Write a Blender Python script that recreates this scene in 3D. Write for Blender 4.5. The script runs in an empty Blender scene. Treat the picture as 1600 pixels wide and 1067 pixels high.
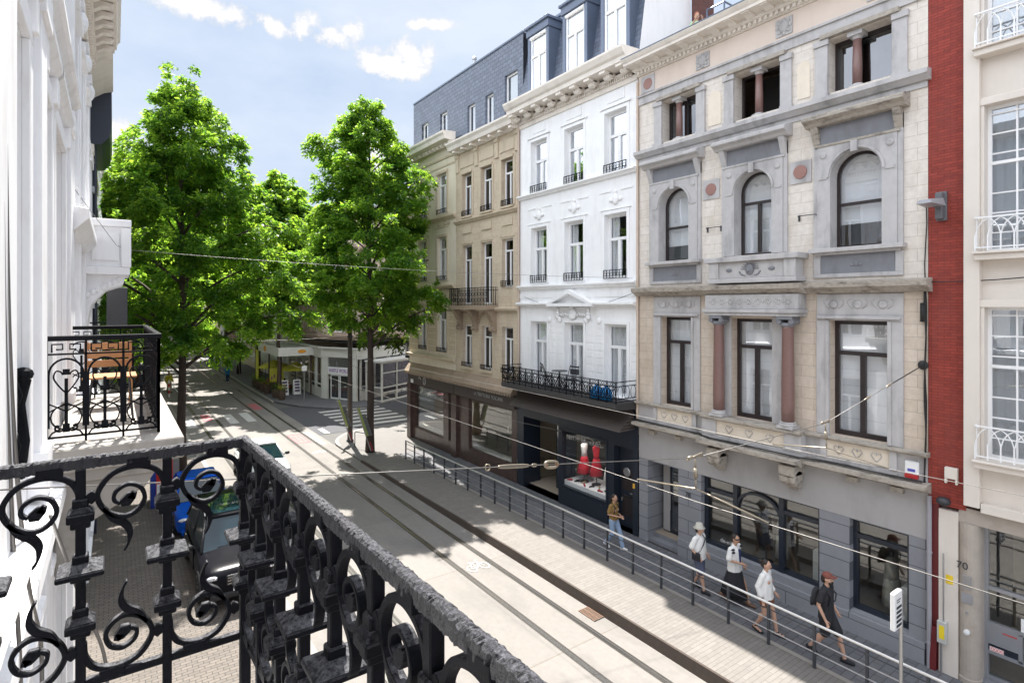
import bpy, bmesh, math, random
import numpy as np
from mathutils import Vector, Matrix
R=math.radians
random.seed(7); rng=np.random.default_rng(7)
scene=bpy.context.scene
C=scene.collection
# ------------------------------------------------------------------ materials
def nmat(name):
    m=bpy.data.materials.new(name); m.use_nodes=True
    nt=m.node_tree; nt.nodes.clear()
    out=nt.nodes.new('ShaderNodeOutputMaterial'); b=nt.nodes.new('ShaderNodeBsdfPrincipled')
    nt.links.new(b.outputs[0],out.inputs[0])
    return m,nt,b,out
def N(nt,t,**k):
    n=nt.nodes.new(t)
    for a,v in k.items():
        if a.startswith('i_'): n.inputs[int(a[2:])].default_value=v
        else: setattr(n,a,v)
    return n
def rgba(c): return (c[0],c[1],c[2],1)
def mixc(nt,fac,a,b,mode='MIX'):
    n=nt.nodes.new('ShaderNodeMix'); n.data_type='RGBA'; n.blend_type=mode
    for sock,v in ((n.inputs[0],fac),(n.inputs[6],a),(n.inputs[7],b)):
        if hasattr(v,'links'): nt.links.new(v,sock)
        elif isinstance(v,(int,float)): sock.default_value=v
        else: sock.default_value=rgba(v)
    return n.outputs[2]
def pos(nt): return nt.nodes.new('ShaderNodeNewGeometry').outputs['Position']
def ramp(nt,src,lo,hi,a=0.,b=1.):
    n=N(nt,'ShaderNodeMapRange'); n.inputs[1].default_value=lo; n.inputs[2].default_value=hi
    n.inputs[3].default_value=a; n.inputs[4].default_value=b
    nt.links.new(src,n.inputs[0]); return n.outputs[0]
def noise(nt,vec,scale,detail=4,rough=.55):
    n=N(nt,'ShaderNodeTexNoise'); n.inputs['Scale'].default_value=scale; n.inputs['Detail'].default_value=detail
    n.inputs['Roughness'].default_value=rough
    if vec is not None: nt.links.new(vec,n.inputs['Vector'])
    return n.outputs[0]
def scalev(nt,vec,s):
    n=N(nt,'ShaderNodeVectorMath',operation='MULTIPLY'); nt.links.new(vec,n.inputs[0]); n.inputs[1].default_value=s
    return n.outputs[0]
def bump(nt,b,h,strength,dist=.01):
    n=N(nt,'ShaderNodeBump'); n.inputs['Strength'].default_value=strength; n.inputs['Distance'].default_value=dist
    nt.links.new(h,n.inputs['Height']); nt.links.new(n.outputs[0],b.inputs['Normal'])
def swz(nt,vec,order):
    s=N(nt,'ShaderNodeSeparateXYZ'); nt.links.new(vec,s.inputs[0]); c=N(nt,'ShaderNodeCombineXYZ')
    for i,ch in enumerate(order):
        if ch in 'xyz': nt.links.new(s.outputs['xyz'.index(ch)],c.inputs[i])
    return c.outputs[0]
def plain(name,col,rough=.5,metal=0.,var=.12,vs=6.,bmp=0.,spec=.5,coat=0.,dirt=None,dirt_amt=.3,dirt_scale=(1.2,1.2,.35)):
    m,nt,b,o=nmat(name)
    p=pos(nt)
    c=mixc(nt,noise(nt,p,vs),tuple(x*(1-var) for x in col),tuple(min(1,x*(1+var)) for x in col))
    if dirt is not None:
        d=noise(nt,scalev(nt,p,dirt_scale),1.6,7,.65)
        c=mixc(nt,ramp(nt,d,.5,.78,0,dirt_amt),c,dirt)
    nt.links.new(c,b.inputs['Base Color'])
    b.inputs['Roughness'].default_value=rough; b.inputs['Metallic'].default_value=metal
    b.inputs['Specular IOR Level'].default_value=spec
    if coat: b.inputs['Coat Weight'].default_value=coat; b.inputs['Coat Roughness'].default_value=.05
    if bmp: bump(nt,b,noise(nt,p,vs*8,6,.7),bmp)
    return m
def brick(name,c1,c2,mort,bw,bh,order,msize=.02,rough=.85,dirt=None,dirt_amt=.35,bmp=.25,var=.5,dscale=(1.,1.,.4),offset=.5,bias=0.):
    m,nt,b,o=nmat(name); p=pos(nt)
    v=swz(nt,p,order)
    t=N(nt,'ShaderNodeTexBrick'); nt.links.new(v,t.inputs['Vector']); t.offset=offset
    t.inputs['Color1'].default_value=rgba(c1); t.inputs['Color2'].default_value=rgba(c2); t.inputs['Mortar'].default_value=rgba(mort)
    t.inputs['Scale'].default_value=1.; t.inputs['Mortar Size'].default_value=msize; t.inputs['Mortar Smooth'].default_value=.3
    t.inputs['Brick Width'].default_value=bw; t.inputs['Row Height'].default_value=bh; t.inputs['Bias'].default_value=bias
    c=mixc(nt,ramp(nt,noise(nt,p,9.,6,.7),.25,.75,1-var*.35,1+var*.2),(0,0,0),t.outputs['Color'],'MIX')
    mm=mixc(nt,1.,t.outputs['Color'],ramp(nt,noise(nt,p,7.,6,.7),.25,.75,1-var*.5,1.),'MULTIPLY')
    if dirt is not None:
        d=noise(nt,scalev(nt,p,dscale),1.3,7,.65)
        mm=mixc(nt,ramp(nt,d,.48,.75,0,dirt_amt),mm,dirt)
    nt.links.new(mm,b.inputs['Base Color']); b.inputs['Roughness'].default_value=rough
    inv=N(nt,'ShaderNodeMath',operation='SUBTRACT'); inv.inputs[0].default_value=1.; nt.links.new(t.outputs['Fac'],inv.inputs[1])
    ad=N(nt,'ShaderNodeMath',operation='MULTIPLY_ADD'); nt.links.new(noise(nt,p,30.,5,.7),ad.inputs[0]); ad.inputs[1].default_value=.35; nt.links.new(inv.outputs[0],ad.inputs[2])
    bump(nt,b,ad.outputs[0],bmp,.02)
    return m
def glassmat(name,tint=(.9,.95,.95),refl=.12,rough=.0,f0=1.5):
    m=bpy.data.materials.new(name); m.use_nodes=True; nt=m.node_tree; nt.nodes.clear()
    out=N(nt,'ShaderNodeOutputMaterial'); mx=N(nt,'ShaderNodeMixShader'); tr=N(nt,'ShaderNodeBsdfTransparent'); gl=N(nt,'ShaderNodeBsdfGlossy')
    tr.inputs[0].default_value=rgba(tint); gl.inputs['Roughness'].default_value=rough; gl.inputs['Color'].default_value=(.95,.97,1,1)
    fr=N(nt,'ShaderNodeLayerWeight'); fr.inputs[0].default_value=.5
    pw=N(nt,'ShaderNodeMath',operation='POWER'); nt.links.new(fr.outputs['Facing'],pw.inputs[0]); pw.inputs[1].default_value=4.
    ad=N(nt,'ShaderNodeMath',operation='MULTIPLY_ADD',use_clamp=True); nt.links.new(pw.outputs[0],ad.inputs[0]); ad.inputs[1].default_value=.9; ad.inputs[2].default_value=.04+refl
    n=noise(nt,pos(nt),.9,2); bp=N(nt,'ShaderNodeBump'); bp.inputs['Strength'].default_value=.04; bp.inputs['Distance'].default_value=.05
    nt.links.new(n,bp.inputs['Height']); nt.links.new(bp.outputs[0],gl.inputs['Normal'])
    nt.links.new(ad.outputs[0],mx.inputs[0]); nt.links.new(tr.outputs[0],mx.inputs[1]); nt.links.new(gl.outputs[0],mx.inputs[2]); nt.links.new(mx.outputs[0],out.inputs[0])
    return m
M={}
# ------------------------------------------------------------------ objects
def tag(o,label=None,cat=None,group=None,kind=None):
    if label: o['label']=label
    if cat: o['category']=cat
    if group: o['group']=group
    if kind: o['kind']=kind
    return o
def thing(name,label,cat,loc=(0,0,0),rz=0.,group=None):
    o=bpy.data.objects.new(name,None); C.objects.link(o); o.location=loc; o.rotation_euler=(0,0,rz); o.empty_display_size=.2
    return tag(o,label,cat,group)
def kids(o): return [c for c in bpy.data.objects if c.parent==o]
def copy_tree(o,parent=None):
    ch=kids(o)
    c=o.copy(); C.objects.link(c)
    if parent is not None: c.parent=parent
    for k in ch: copy_tree(k,c)
    return c
def RF(s,d,z): return (14.-d,s,z)
XL=-.62
def LF(s,d,z): return (XL+d,s,z)
def ID(x,y,z): return (x,y,z)
def frame(ox,oy,ang,mir=1):
    # s along direction ang, d outward = to the right of s (mir=1)
    ca,sa=math.cos(ang),math.sin(ang)
    return lambda s,d,z:(ox+s*ca+mir*d*sa, oy+s*sa-mir*d*ca, z)
class MB:
    def __init__(self,T=ID): self.v=[];self.f=[];self.T=T
    def add(self,vs,fs):
        o=len(self.v); self.v+= [self.T(*p) for p in vs]; self.f+=[tuple(i+o for i in f) for f in fs]
    def box(self,a0,a1,b0,b1,c0,c1,ch=0.):
        if a0>a1:a0,a1=a1,a0
        if b0>b1:b0,b1=b1,b0
        if c0>c1:c0,c1=c1,c0
        self.add([(a,b,c) for a in(a0,a1) for b in(b0,b1) for c in(c0,c1)],[(0,1,3,2),(4,6,7,5),(0,4,5,1),(2,3,7,6),(0,2,6,4),(1,5,7,3)])
        return self
    def quad(self,*p): self.add(list(p),[tuple(range(len(p)))]); return self
    def frus(self,a0,a1,b0,b1,c0,c1,i):
        # box whose top (c1) is inset by i
        self.add([(a0,b0,c0),(a1,b0,c0),(a1,b1,c0),(a0,b1,c0),(a0+i,b0+i,c1),(a1-i,b0+i,c1),(a1-i,b1-i,c1),(a0+i,b1-i,c1)],[(3,2,1,0),(4,5,6,7),(0,1,5,4),(1,2,6,5),(2,3,7,6),(3,0,4,7)])
    def ext(self,pts,lo,hi,ax):
        # extrude 2D polygon; ax = which local axis is extruded (0 s,1 d,2 z); pts give the other two in order
        n=len(pts)
        def P(p,h):
            q=[p[0],p[1]]; q.insert(ax,h); return tuple(q)
        self.add([P(p,lo) for p in pts]+[P(p,hi) for p in pts],[tuple(range(n-1,-1,-1)),tuple(range(n,2*n))]+[(i,(i+1)%n,(i+1)%n+n,i+n) for i in range(n)])
        return self
    def lathe(self,prof,c=(0,0,0),n=16,ax=2):
        vs=[];fs=[]
        for r,h in prof:
            for i in range(n):
                a=2*math.pi*i/n; q=[r*math.cos(a),r*math.sin(a)]; q.insert(ax,h)
                vs.append((c[0]+q[0],c[1]+q[1],c[2]+q[2]))
        m=len(prof)
        for j in range(m-1):
            for i in range(n): fs.append((j*n+i,j*n+(i+1)%n,(j+1)*n+(i+1)%n,(j+1)*n+i))
        fs.append(tuple(range(n-1,-1,-1))); fs.append(tuple((m-1)*n+i for i in range(n)))
        self.add(vs,fs); return self
    def cyl(self,p,q,r,n=8,r2=None): return self.tube([p,q],[r,r if r2 is None else r2],n)
    def tube(self,path,r,n=8,closed=False):
        P=[Vector(p) for p in path]; m=len(P)
        if not hasattr(r,'__len__'): r=[r]*m
        vs=[];fs=[];up=None
        for i in range(m):
            t=(P[(i+1)%m]-P[i-1]) if closed else (P[min(i+1,m-1)]-P[max(i-1,0)])
            if t.length<1e-9: t=Vector((0,0,1))
            t.normalize()
            if up is None: up=Vector((0,0,1)) if abs(t.z)<.9 else Vector((1,0,0))
            a=t.cross(up)
            if a.length<1e-6: a=t.cross(Vector((0,1,0)))
            a.normalize(); b=a.cross(t).normalized(); up=b
            for k in range(n):
                w=2*math.pi*k/n; q=P[i]+(a*math.cos(w)+b*math.sin(w))*r[i]; vs.append(tuple(q))
        for i in range(m if closed else m-1):
            j=(i+1)%m
            for k in range(n): fs.append((i*n+k,i*n+(k+1)%n,j*n+(k+1)%n,j*n+k))
        if not closed: fs.append(tuple(range(n-1,-1,-1))); fs.append(tuple((m-1)*n+k for k in range(n)))
        self.add(vs,fs); return self
    def bar(self,path,t,w,nrm,tt=None):
        # flat bar along a planar path; t thickness in plane, w width along nrm
        P=[Vector(p) for p in path]; nn=Vector(nrm).normalized(); m=len(P); vs=[];fs=[]
        for i in range(m):
            d=(P[min(i+1,m-1)]-P[max(i-1,0)]).normalized(); s=d.cross(nn).normalized()
            th=t if tt is None else tt[i]
            for (a,b) in ((-1,-1),(1,-1),(1,1),(-1,1)): vs.append(tuple(P[i]+s*a*th/2+nn*b*w/2))
        for i in range(m-1):
            for k in range(4): fs.append((i*4+k,i*4+(k+1)%4,i*4+4+(k+1)%4,i*4+4+k))
        fs.append((3,2,1,0)); fs.append(tuple((m-1)*4+k for k in range(4)))
        self.add(vs,fs); return self
    def ell(self,c,r,nu=10,nv=7):
        vs=[];fs=[]
        for j in range(1,nv):
            th=math.pi*j/nv
            for i in range(nu):
                a=2*math.pi*i/nu; vs.append((c[0]+r[0]*math.sin(th)*math.cos(a),c[1]+r[1]*math.sin(th)*math.sin(a),c[2]+r[2]*math.cos(th)))
        for j in range(nv-2):
            for i in range(nu): fs.append((j*nu+i,(j+1)*nu+i,(j+1)*nu+(i+1)%nu,j*nu+(i+1)%nu))
        vs+= [(c[0],c[1],c[2]+r[2]),(c[0],c[1],c[2]-r[2])]; t=len(vs)-2; k=(nv-2)*nu
        for i in range(nu): fs.append((t,i,(i+1)%nu)); fs.append((t+1,k+(i+1)%nu,k+i))
        self.add(vs,fs); return self
    def wall(self,s0,s1,z0,z1,opens,depth,d=0.):
        S=sorted(set([s0,s1]+[x for o in opens for x in o[:2] if s0<x<s1])); Z=sorted(set([z0,z1]+[x for o in opens for x in o[2:4] if z0<x<z1]))
        ins=lambda a,b:any(o[0]-1e-6<=a<=o[1]+1e-6 and o[2]-1e-6<=b<=o[3]+1e-6 for o in opens)
        for i in range(len(S)-1):
            for j in range(len(Z)-1):
                if not ins((S[i]+S[i+1])/2,(Z[j]+Z[j+1])/2):
                    self.quad((S[i],d,Z[j]),(S[i+1],d,Z[j]),(S[i+1],d,Z[j+1]),(S[i],d,Z[j+1]))
        for o in opens:
            a,b,c,e=o[:4]; dp=o[4] if len(o)>4 else depth
            self.quad((a,d,c),(a,d-dp,c),(a,d-dp,e),(a,d,e)); self.quad((b,d,c),(b,d,e),(b,d-dp,e),(b,d-dp,c))
            self.quad((a,d,e),(a,d-dp,e),(b,d-dp,e),(b,d,e)); self.quad((a,d,c),(b,d,c),(b,d-dp,c),(a,d-dp,c))
        return self
    def archplate(self,s0,s1,z0,z1,a0,a1,zs,d0,d1,n=16,zb=None):
        # plate from d0 (back) to d1 (front) with an arched opening a0..a1, springing zs; open down to z0
        r=(a1-a0)/2; c=(a0+a1)/2
        arc=[(c-r*math.cos(math.pi*i/n),zs+r*math.sin(math.pi*i/n)) for i in range(n+1)]
        def fr(d):
            self.quad((s0,d,z0),(a0,d,z0),(a0,d,zs),(s0,d,zs)); self.quad((a1,d,z0),(s1,d,z0),(s1,d,zs),(a1,d,zs))
        fr(d1)
        out=[]
        for (x,z) in arc:
            dx,dz=x-c,z-zs
            cand=[]
            if dx<-1e-9: cand.append((s0-c)/dx)
            if dx>1e-9: cand.append((s1-c)/dx)
            if dz>1e-9: cand.append((z1-zs)/dz)
            k=min(cand); out.append((c+dx*k,zs+dz*k))
        for i in range(n):
            q=[(arc[i][0],d1,arc[i][1]),(out[i][0],d1,out[i][1])]
            # insert corner if needed
            a,b=out[i],out[i+1]
            if abs(a[0]-b[0])>1e-6 and abs(a[1]-b[1])>1e-6:
                cx=s0 if b[0]<c else s1
                q.append((cx,d1,z1))
            q+= [(b[0],d1,b[1]),(arc[i+1][0],d1,arc[i+1][1])]
            self.quad(*q)
            self.quad((arc[i][0],d1,arc[i][1]),(arc[i+1][0],d1,arc[i+1][1]),(arc[i+1][0],d0,arc[i+1][1]),(arc[i][0],d0,arc[i][1]))
        for a in (a0,a1): self.quad((a,d0,z0),(a,d1,z0),(a,d1,zs),(a,d0,zs))
        for a in (s0,s1): self.quad((a,d0,z0),(a,d1,z0),(a,d1,z1),(a,d0,z1))
        self.quad((s0,d0,z1),(s1,d0,z1),(s1,d1,z1),(s0,d1,z1))
        return self
    def build(self,name,mat,parent=None,smooth=False,bevel=0.,recalc=True,kind=None,label=None,seg=1):
        me=bpy.data.meshes.new(name); me.from_pydata(self.v,[],self.f); me.validate()
        if recalc:
            bm=bmesh.new(); bm.from_mesh(me); bmesh.ops.recalc_face_normals(bm,faces=bm.faces); bm.to_mesh(me); bm.free()
        me.materials.append(mat)
        if smooth: me.polygons.foreach_set('use_smooth',[True]*len(me.polygons))
        o=bpy.data.objects.new(name,me); C.objects.link(o)
        if parent is not None:
            o.parent=parent
            off=Vector((0,0,0)); p=parent
            mw=Matrix.Identity(4); chain=[]
            while p is not None: chain.append(p); p=p.parent
            for q in reversed(chain): mw=mw@(Matrix.LocRotScale(q.location,q.rotation_euler,q.scale))
            if not getattr(self,'local',False): o.matrix_basis=mw.inverted()
        if bevel:
            md=o.modifiers.new('b','BEVEL'); md.width=bevel; md.segments=seg; md.limit_method='ANGLE'; md.angle_limit=R(40)
        if kind: o['kind']=kind
        if label: o['label']=label
        return o
def LMB():
    m=MB(ID); m.local=True; return m
def catmull(pts,k=6,closed=False):
    P=[np.array(p,float) for p in pts]; n=len(P); out=[]
    rg=range(n if closed else n-1)
    for i in rg:
        a=P[(i-1)%n] if (closed or i>0) else 2*P[0]-P[1]; b=P[i]; c=P[(i+1)%n]; d=P[(i+2)%n] if (closed or i+2<n) else 2*P[-1]-P[-2]
        for j in range(k):
            t=j/k; out.append(tuple(.5*((2*b)+(-a+c)*t+(2*a-5*b+4*c-d)*t*t+(-a+3*b-3*c+d)*t**3)))
    if not closed: out.append(tuple(P[-1]))
    return out
def text(s,size,mat,parent,loc,rot,name='lettering',ext=.004,align='CENTER',sx=1.,sp=1.):
    cu=bpy.data.curves.new(name,'FONT'); cu.body=s; cu.size=size; cu.align_x=align; cu.align_y='CENTER'; cu.extrude=ext; cu.space_character=sp
    o=bpy.data.objects.new('t',cu); C.objects.link(o)
    dg=bpy.context.evaluated_depsgraph_get(); me=bpy.data.meshes.new_from_object(o.evaluated_get(dg)); C.objects.unlink(o); bpy.data.objects.remove(o)
    me.transform(Matrix.LocRotScale(Vector(loc),rot,Vector((sx,1,1)))); me.materials.clear(); me.materials.append(mat)
    ob=bpy.data.objects.new(name,me); C.objects.link(ob)
    if parent is not None:
        ob.parent=parent; chain=[]; p=parent
        while p is not None: chain.append(p); p=p.parent
        mw=Matrix.Identity(4)
        for q in reversed(chain): mw=mw@Matrix.LocRotScale(q.location,q.rotation_euler,q.scale)
        ob.matrix_basis=mw.inverted()
    return ob
from mathutils import Euler
ROT_R=Euler((R(90),0,R(-90)))     # text on the right-hand facades (facing -x)
# ------------------------------------------------------------------ palette
M['white']=plain('white_render',(.86,.86,.86),.75,var=.05,vs=2,dirt=(.46,.43,.40),dirt_amt=.26,dirt_scale=(2.2,2.2,.5),bmp=.08)
M['whiteL']=plain('white_painted_stone',(.86,.86,.875),.6,var=.04,vs=2,dirt=(.52,.46,.40),dirt_amt=.42,dirt_scale=(2.5,2.5,.6),bmp=.07)
M['corn']=plain('cream_cornice',(.78,.72,.645),.8,var=.08,vs=4,dirt=(.34,.29,.24),dirt_amt=.4,bmp=.1)
M['lime2']=brick('tan_limestone_blocks',(.70,.60,.50),(.64,.54,.44),(.44,.36,.29),.62,.27,'yz',.006,.85,dirt=(.36,.27,.19),dirt_amt=.6,bmp=.15)
M['lime']=brick('cream_limestone_blocks',(.80,.74,.67),(.765,.70,.625),(.55,.48,.41),.62,.27,'yz',.006,.85,dirt=(.40,.31,.22),dirt_amt=.5,bmp=.15)
M['cream']=plain('cream_stone',(.74,.655,.54),.85,var=.1,vs=5,dirt=(.42,.33,.22),dirt_amt=.4,bmp=.1)
M['blue']=plain('blue_grey_stone',(.475,.46,.455),.75,var=.18,vs=5,dirt=(.15,.14,.14),dirt_amt=.8,bmp=.15)
M['blued']=plain('dark_blue_stone',(.21,.215,.235),.75,var=.18,vs=5,dirt=(.12,.11,.11),dirt_amt=.5,bmp=.15)
M['ledge']=plain('weathered_stone_ledge',(.39,.35,.30),.9,var=.35,vs=12,dirt=(.055,.045,.035),dirt_amt=1.,dirt_scale=(3.,2.2,6.),bmp=.3)
M['shopgrey']=brick('grey_rusticated_stone',(.275,.28,.30),(.25,.256,.28),(.10,.105,.12),3.,.42,'yz',.012,.7,dirt=(.15,.155,.17),dirt_amt=.35,bmp=.35,var=.2)
M['shopplain']=plain('grey_painted_render',(.38,.365,.36),.75,var=.06,vs=3,dirt=(.22,.21,.20),dirt_amt=.4,bmp=.06)
M['granite']=plain('red_granite',(.21,.12,.105),.35,var=.3,vs=35,dirt=(.2,.15,.14),dirt_amt=.35)
M['reddisc']=plain('red_granite_disc',(.30,.155,.13),.5,var=.15,vs=40)
M['redbrick']=brick('red_painted_brick',(.36,.052,.034),(.27,.038,.026),(.20,.03,.02),.22,.062,'yz',.007,.75,dirt=(.20,.045,.035),dirt_amt=.75,bmp=.5,var=.6)
M['pink']=plain('pinkish_stone',(.68,.58,.50),.8,var=.05,vs=3,dirt=(.5,.4,.32),dirt_amt=.25,bmp=.05)
M['tan']=brick('tan_stone_blocks',(.67,.565,.43),(.61,.50,.37),(.47,.37,.27),.8,.3,'yz',.005,.85,dirt=(.33,.26,.18),dirt_amt=.5,bmp=.12)
M['tand']=plain('tan_stone_trim',(.56,.47,.35),.85,var=.12,vs=5,dirt=(.26,.21,.15),dirt_amt=.55,bmp=.15)
M['brownstone']=plain('brown_weathered_stone',(.33,.255,.185),.88,var=.2,vs=6,dirt=(.15,.12,.09),dirt_amt=.6,bmp=.25)
M['beige']=plain('beige_render',(.71,.635,.51),.85,var=.05,vs=3,dirt=(.42,.35,.26),dirt_amt=.35,bmp=.06)
M['slate']=brick('blue_slate',(.125,.15,.20),(.17,.20,.265),(.06,.07,.09),.34,.19,'yz',.012,.45,bmp=.5,var=.5)
M['slatex']=brick('blue_slate_side',(.125,.15,.20),(.17,.20,.265),(.06,.07,.09),.34,.19,'xz',.012,.45,bmp=.5,var=.5)
M['zinc']=plain('slate_blue_zinc',(.12,.15,.21),.4,metal=.2,var=.12,vs=3)
M['frw']=plain('white_window_frame',(.82,.82,.82),.4,var=.02)
M['frb']=plain('dark_brown_window_frame',(.028,.020,.020),.35,var=.2)
M['frbl']=plain('blue_black_shop_frame',(.018,.024,.036),.3,var=.2)
M['blind']=plain('white_fabric_blind',(.86,.86,.85),.9,var=.03)
M['curtain']=plain('pale_curtain',(.78,.78,.75),.95,var=.12,vs=3)
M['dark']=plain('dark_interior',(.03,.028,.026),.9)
M['roomb']=plain('room_interior',(.34,.28,.22),.9)
M['roofk']=plain('grey_roofing',(.16,.16,.17),.9,var=.2)
M['iron']=plain('black_wrought_iron',(.009,.0095,.012),.55,var=.5,vs=40,bmp=.3,spec=.06)
def dusty_iron():
    m,nt,b,o=nmat('dusty_black_iron'); g=N(nt,'ShaderNodeNewGeometry'); p=g.outputs['Position']
    c=mixc(nt,noise(nt,p,40.),(.003,.0032,.0045),(.008,.0085,.011))
    sx=N(nt,'ShaderNodeSeparateXYZ'); nt.links.new(g.outputs['Normal'],sx.inputs[0])
    mu=N(nt,'ShaderNodeMath',operation='MULTIPLY'); nt.links.new(ramp(nt,sx.outputs['Z'],.55,.9),mu.inputs[0]); nt.links.new(ramp(nt,noise(nt,p,70.,6,.75),.36,.62),mu.inputs[1])
    c=mixc(nt,mu.outputs[0],c,(.13,.13,.14)); nt.links.new(c,b.inputs['Base Color']); b.inputs['Roughness'].default_value=.5; b.inputs['Specular IOR Level'].default_value=.035
    bump(nt,b,noise(nt,p,140.,6,.75),.5,.004); return m
M['irond']=dusty_iron()
M['irong']=plain('grey_black_iron',(.035,.036,.042),.45,var=.4,vs=30)
M['glass']=glassmat('window_glass',(.98,.99,1.),.10)
M['glassc']=glassmat('clear_display_glass',(.97,.98,.98),.015)
M['glassm']=glassmat('muted_window_glass',(.72,.75,.77),.2)
M['glassb']=glassmat('slate_blue_glass',(.16,.2,.26),.14)
M['glassk']=glassmat('dark_window_glass',(.35,.3,.33),.05)
M['glassd']=glassmat('reflective_window_glass',(.5,.55,.57),.2)
M['glassr']=glassmat('sky_reflecting_glass',(.55,.6,.63),.45)
M['glasss']=glassmat('shop_window_glass',(.93,.94,.92),.06)
M['steel']=plain('galvanised_steel',(.45,.45,.45),.35,metal=.8,var=.15,vs=20)
M['railpost']=plain('grey_painted_post',(.06,.065,.075),.45,metal=.3,var=.15)
M['handrail']=plain('brushed_steel_handrail',(.80,.79,.77),.3,metal=.75,var=.05)
M['wire']=plain('weathered_wire',(.20,.19,.18),.45,metal=.6,var=.2)
M['wiredk']=plain('black_cable',(.02,.02,.02),.6)
M['letterd']=plain('dim_grey_lettering',(.34,.33,.32),.5)
M['letterw']=plain('pale_lettering',(.7,.7,.68),.5)
M['letterk']=plain('dark_lettering',(.04,.04,.05),.5)
SUN_E=4.6; SKY_S=.08; EXPO=1.6; VEIL=3.9; PUFF=5.2; FILL=10.8
# ------------------------------------------------------------------ camera, sun, sky
HC=7.7; TH=math.atan(622/870.)
cd=bpy.data.cameras.new('camera'); cam=bpy.data.objects.new('camera',cd); C.objects.link(cam)
cd.sensor_width=36; cd.lens=36*870/1600.; cd.shift_y=-56.5/1600.; cd.clip_start=.05; cd.clip_end=1500
cam.location=(0,0,HC); cam.rotation_euler=(R(90),0,-TH); scene.camera=cam
SUN=Vector((.13,.64,1.)).normalized()
sl=bpy.data.lights.new('sun','SUN'); sl.energy=SUN_E; sl.angle=R(.55); sl.color=(1.,.955,.89)
so=bpy.data.objects.new('sun',sl); C.objects.link(so); so.rotation_euler=SUN.to_track_quat('Z','Y').to_euler()
w=bpy.data.worlds.new('World'); scene.world=w; w.use_nodes=True
nt=w.node_tree; nt.nodes.clear()
wo=N(nt,'ShaderNodeOutputWorld'); bg=N(nt,'ShaderNodeBackground'); nt.links.new(bg.outputs[0],wo.inputs[0]); bg.inputs[1].default_value=SKY_S
sky=N(nt,'ShaderNodeTexSky'); sky.sky_type='NISHITA'; sky.sun_disc=False
sky.sun_elevation=math.asin(SUN.z); sky.sun_rotation=math.atan2(SUN.x,SUN.y); sky.air_density=1.2; sky.dust_density=2.0; sky.ozone_density=1.2
co=N(nt,'ShaderNodeTexCoord').outputs['Generated']
def vdot(v):
    n=N(nt,'ShaderNodeVectorMath',operation='DOT_PRODUCT'); nt.links.new(co,n.inputs[0]); n.inputs[1].default_value=tuple(v); return n.outputs['Value']
def mth(op,a,b=None,clamp=False):
    n=N(nt,'ShaderNodeMath',operation=op,use_clamp=clamp)
    for i,x in enumerate((a,b)):
        if x is None: continue
        if isinstance(x,(int,float)): n.inputs[i].default_value=x
        else: nt.links.new(x,n.inputs[i])
    return n.outputs[0]
cs,cc=math.sin(TH),math.cos(TH)
def direction(px,py):
    u=(px-800)/870.; v=(py-477)/870.
    return Vector((cs+u*cc,cc-u*cs,-v)).normalized()
wv=N(nt,'ShaderNodeVectorMath',operation='ADD')
wn=N(nt,'ShaderNodeTexNoise'); wn.inputs['Scale'].default_value=22.; wn.inputs['Detail'].default_value=7.; wn.inputs['Roughness'].default_value=.62; nt.links.new(co,wn.inputs['Vector'])
fine=wn.outputs[0]
puff=None
for (px,py,ax,ay) in ((430,44,26,14),(474,40,28,19),(524,58,40,17),(546,48,26,21),(610,94,52,27),(645,86,42,31),(632,108,46,20),(172,262,44,56),(200,218,34,20),(225,330,60,50),(590,250,60,40),(330,20,90,16),(680,40,70,10)):
    d=direction(px,py); r=Vector((d.y,-d.x,0)).normalized(); u=r.cross(d).normalized()
    k=870./math.sqrt(1+((px-800)/870)**2)
    dd=vdot(d); a=mth('DIVIDE',vdot(r),dd); b=mth('DIVIDE',vdot(u),dd)
    a=mth('MULTIPLY',a,k/ax*1.0); b=mth('MULTIPLY',b,k/ay*1.0)
    e=mth('SQRT',mth('ADD',mth('MULTIPLY',a,a),mth('MULTIPLY',b,b)))
    f=mth('SUBTRACT',1.,e)
    f=mth('MINIMUM',f,mth('MULTIPLY',dd,50.))
    f=mth('MINIMUM',f,1.)
    puff=f if puff is None else mth('MAXIMUM',puff,f)
puff=mth('ADD',puff,mth('MULTIPLY',mth('SUBTRACT',fine,.53),3.0))
pm=N(nt,'ShaderNodeMapRange'); pm.interpolation_type='SMOOTHSTEP'; pm.inputs[1].default_value=.02; pm.inputs[2].default_value=.62; nt.links.new(puff,pm.inputs[0])
# thin high veil, and broad soft cloud over the rest of the dome
st=N(nt,'ShaderNodeVectorMath',operation='MULTIPLY'); nt.links.new(co,st.inputs[0]); st.inputs[1].default_value=(1.,1.,2.2)
vn=N(nt,'ShaderNodeTexNoise'); vn.inputs['Scale'].default_value=3.4; vn.inputs['Detail'].default_value=6.; vn.inputs['Roughness'].default_value=.55; nt.links.new(st.outputs[0],vn.inputs['Vector'])
veil=N(nt,'ShaderNodeMapRange'); veil.inputs[1].default_value=.36; veil.inputs[2].default_value=.68; veil.inputs[3].default_value=.42; veil.inputs[4].default_value=.95; nt.links.new(vn.outputs[0],veil.inputs[0])
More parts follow.
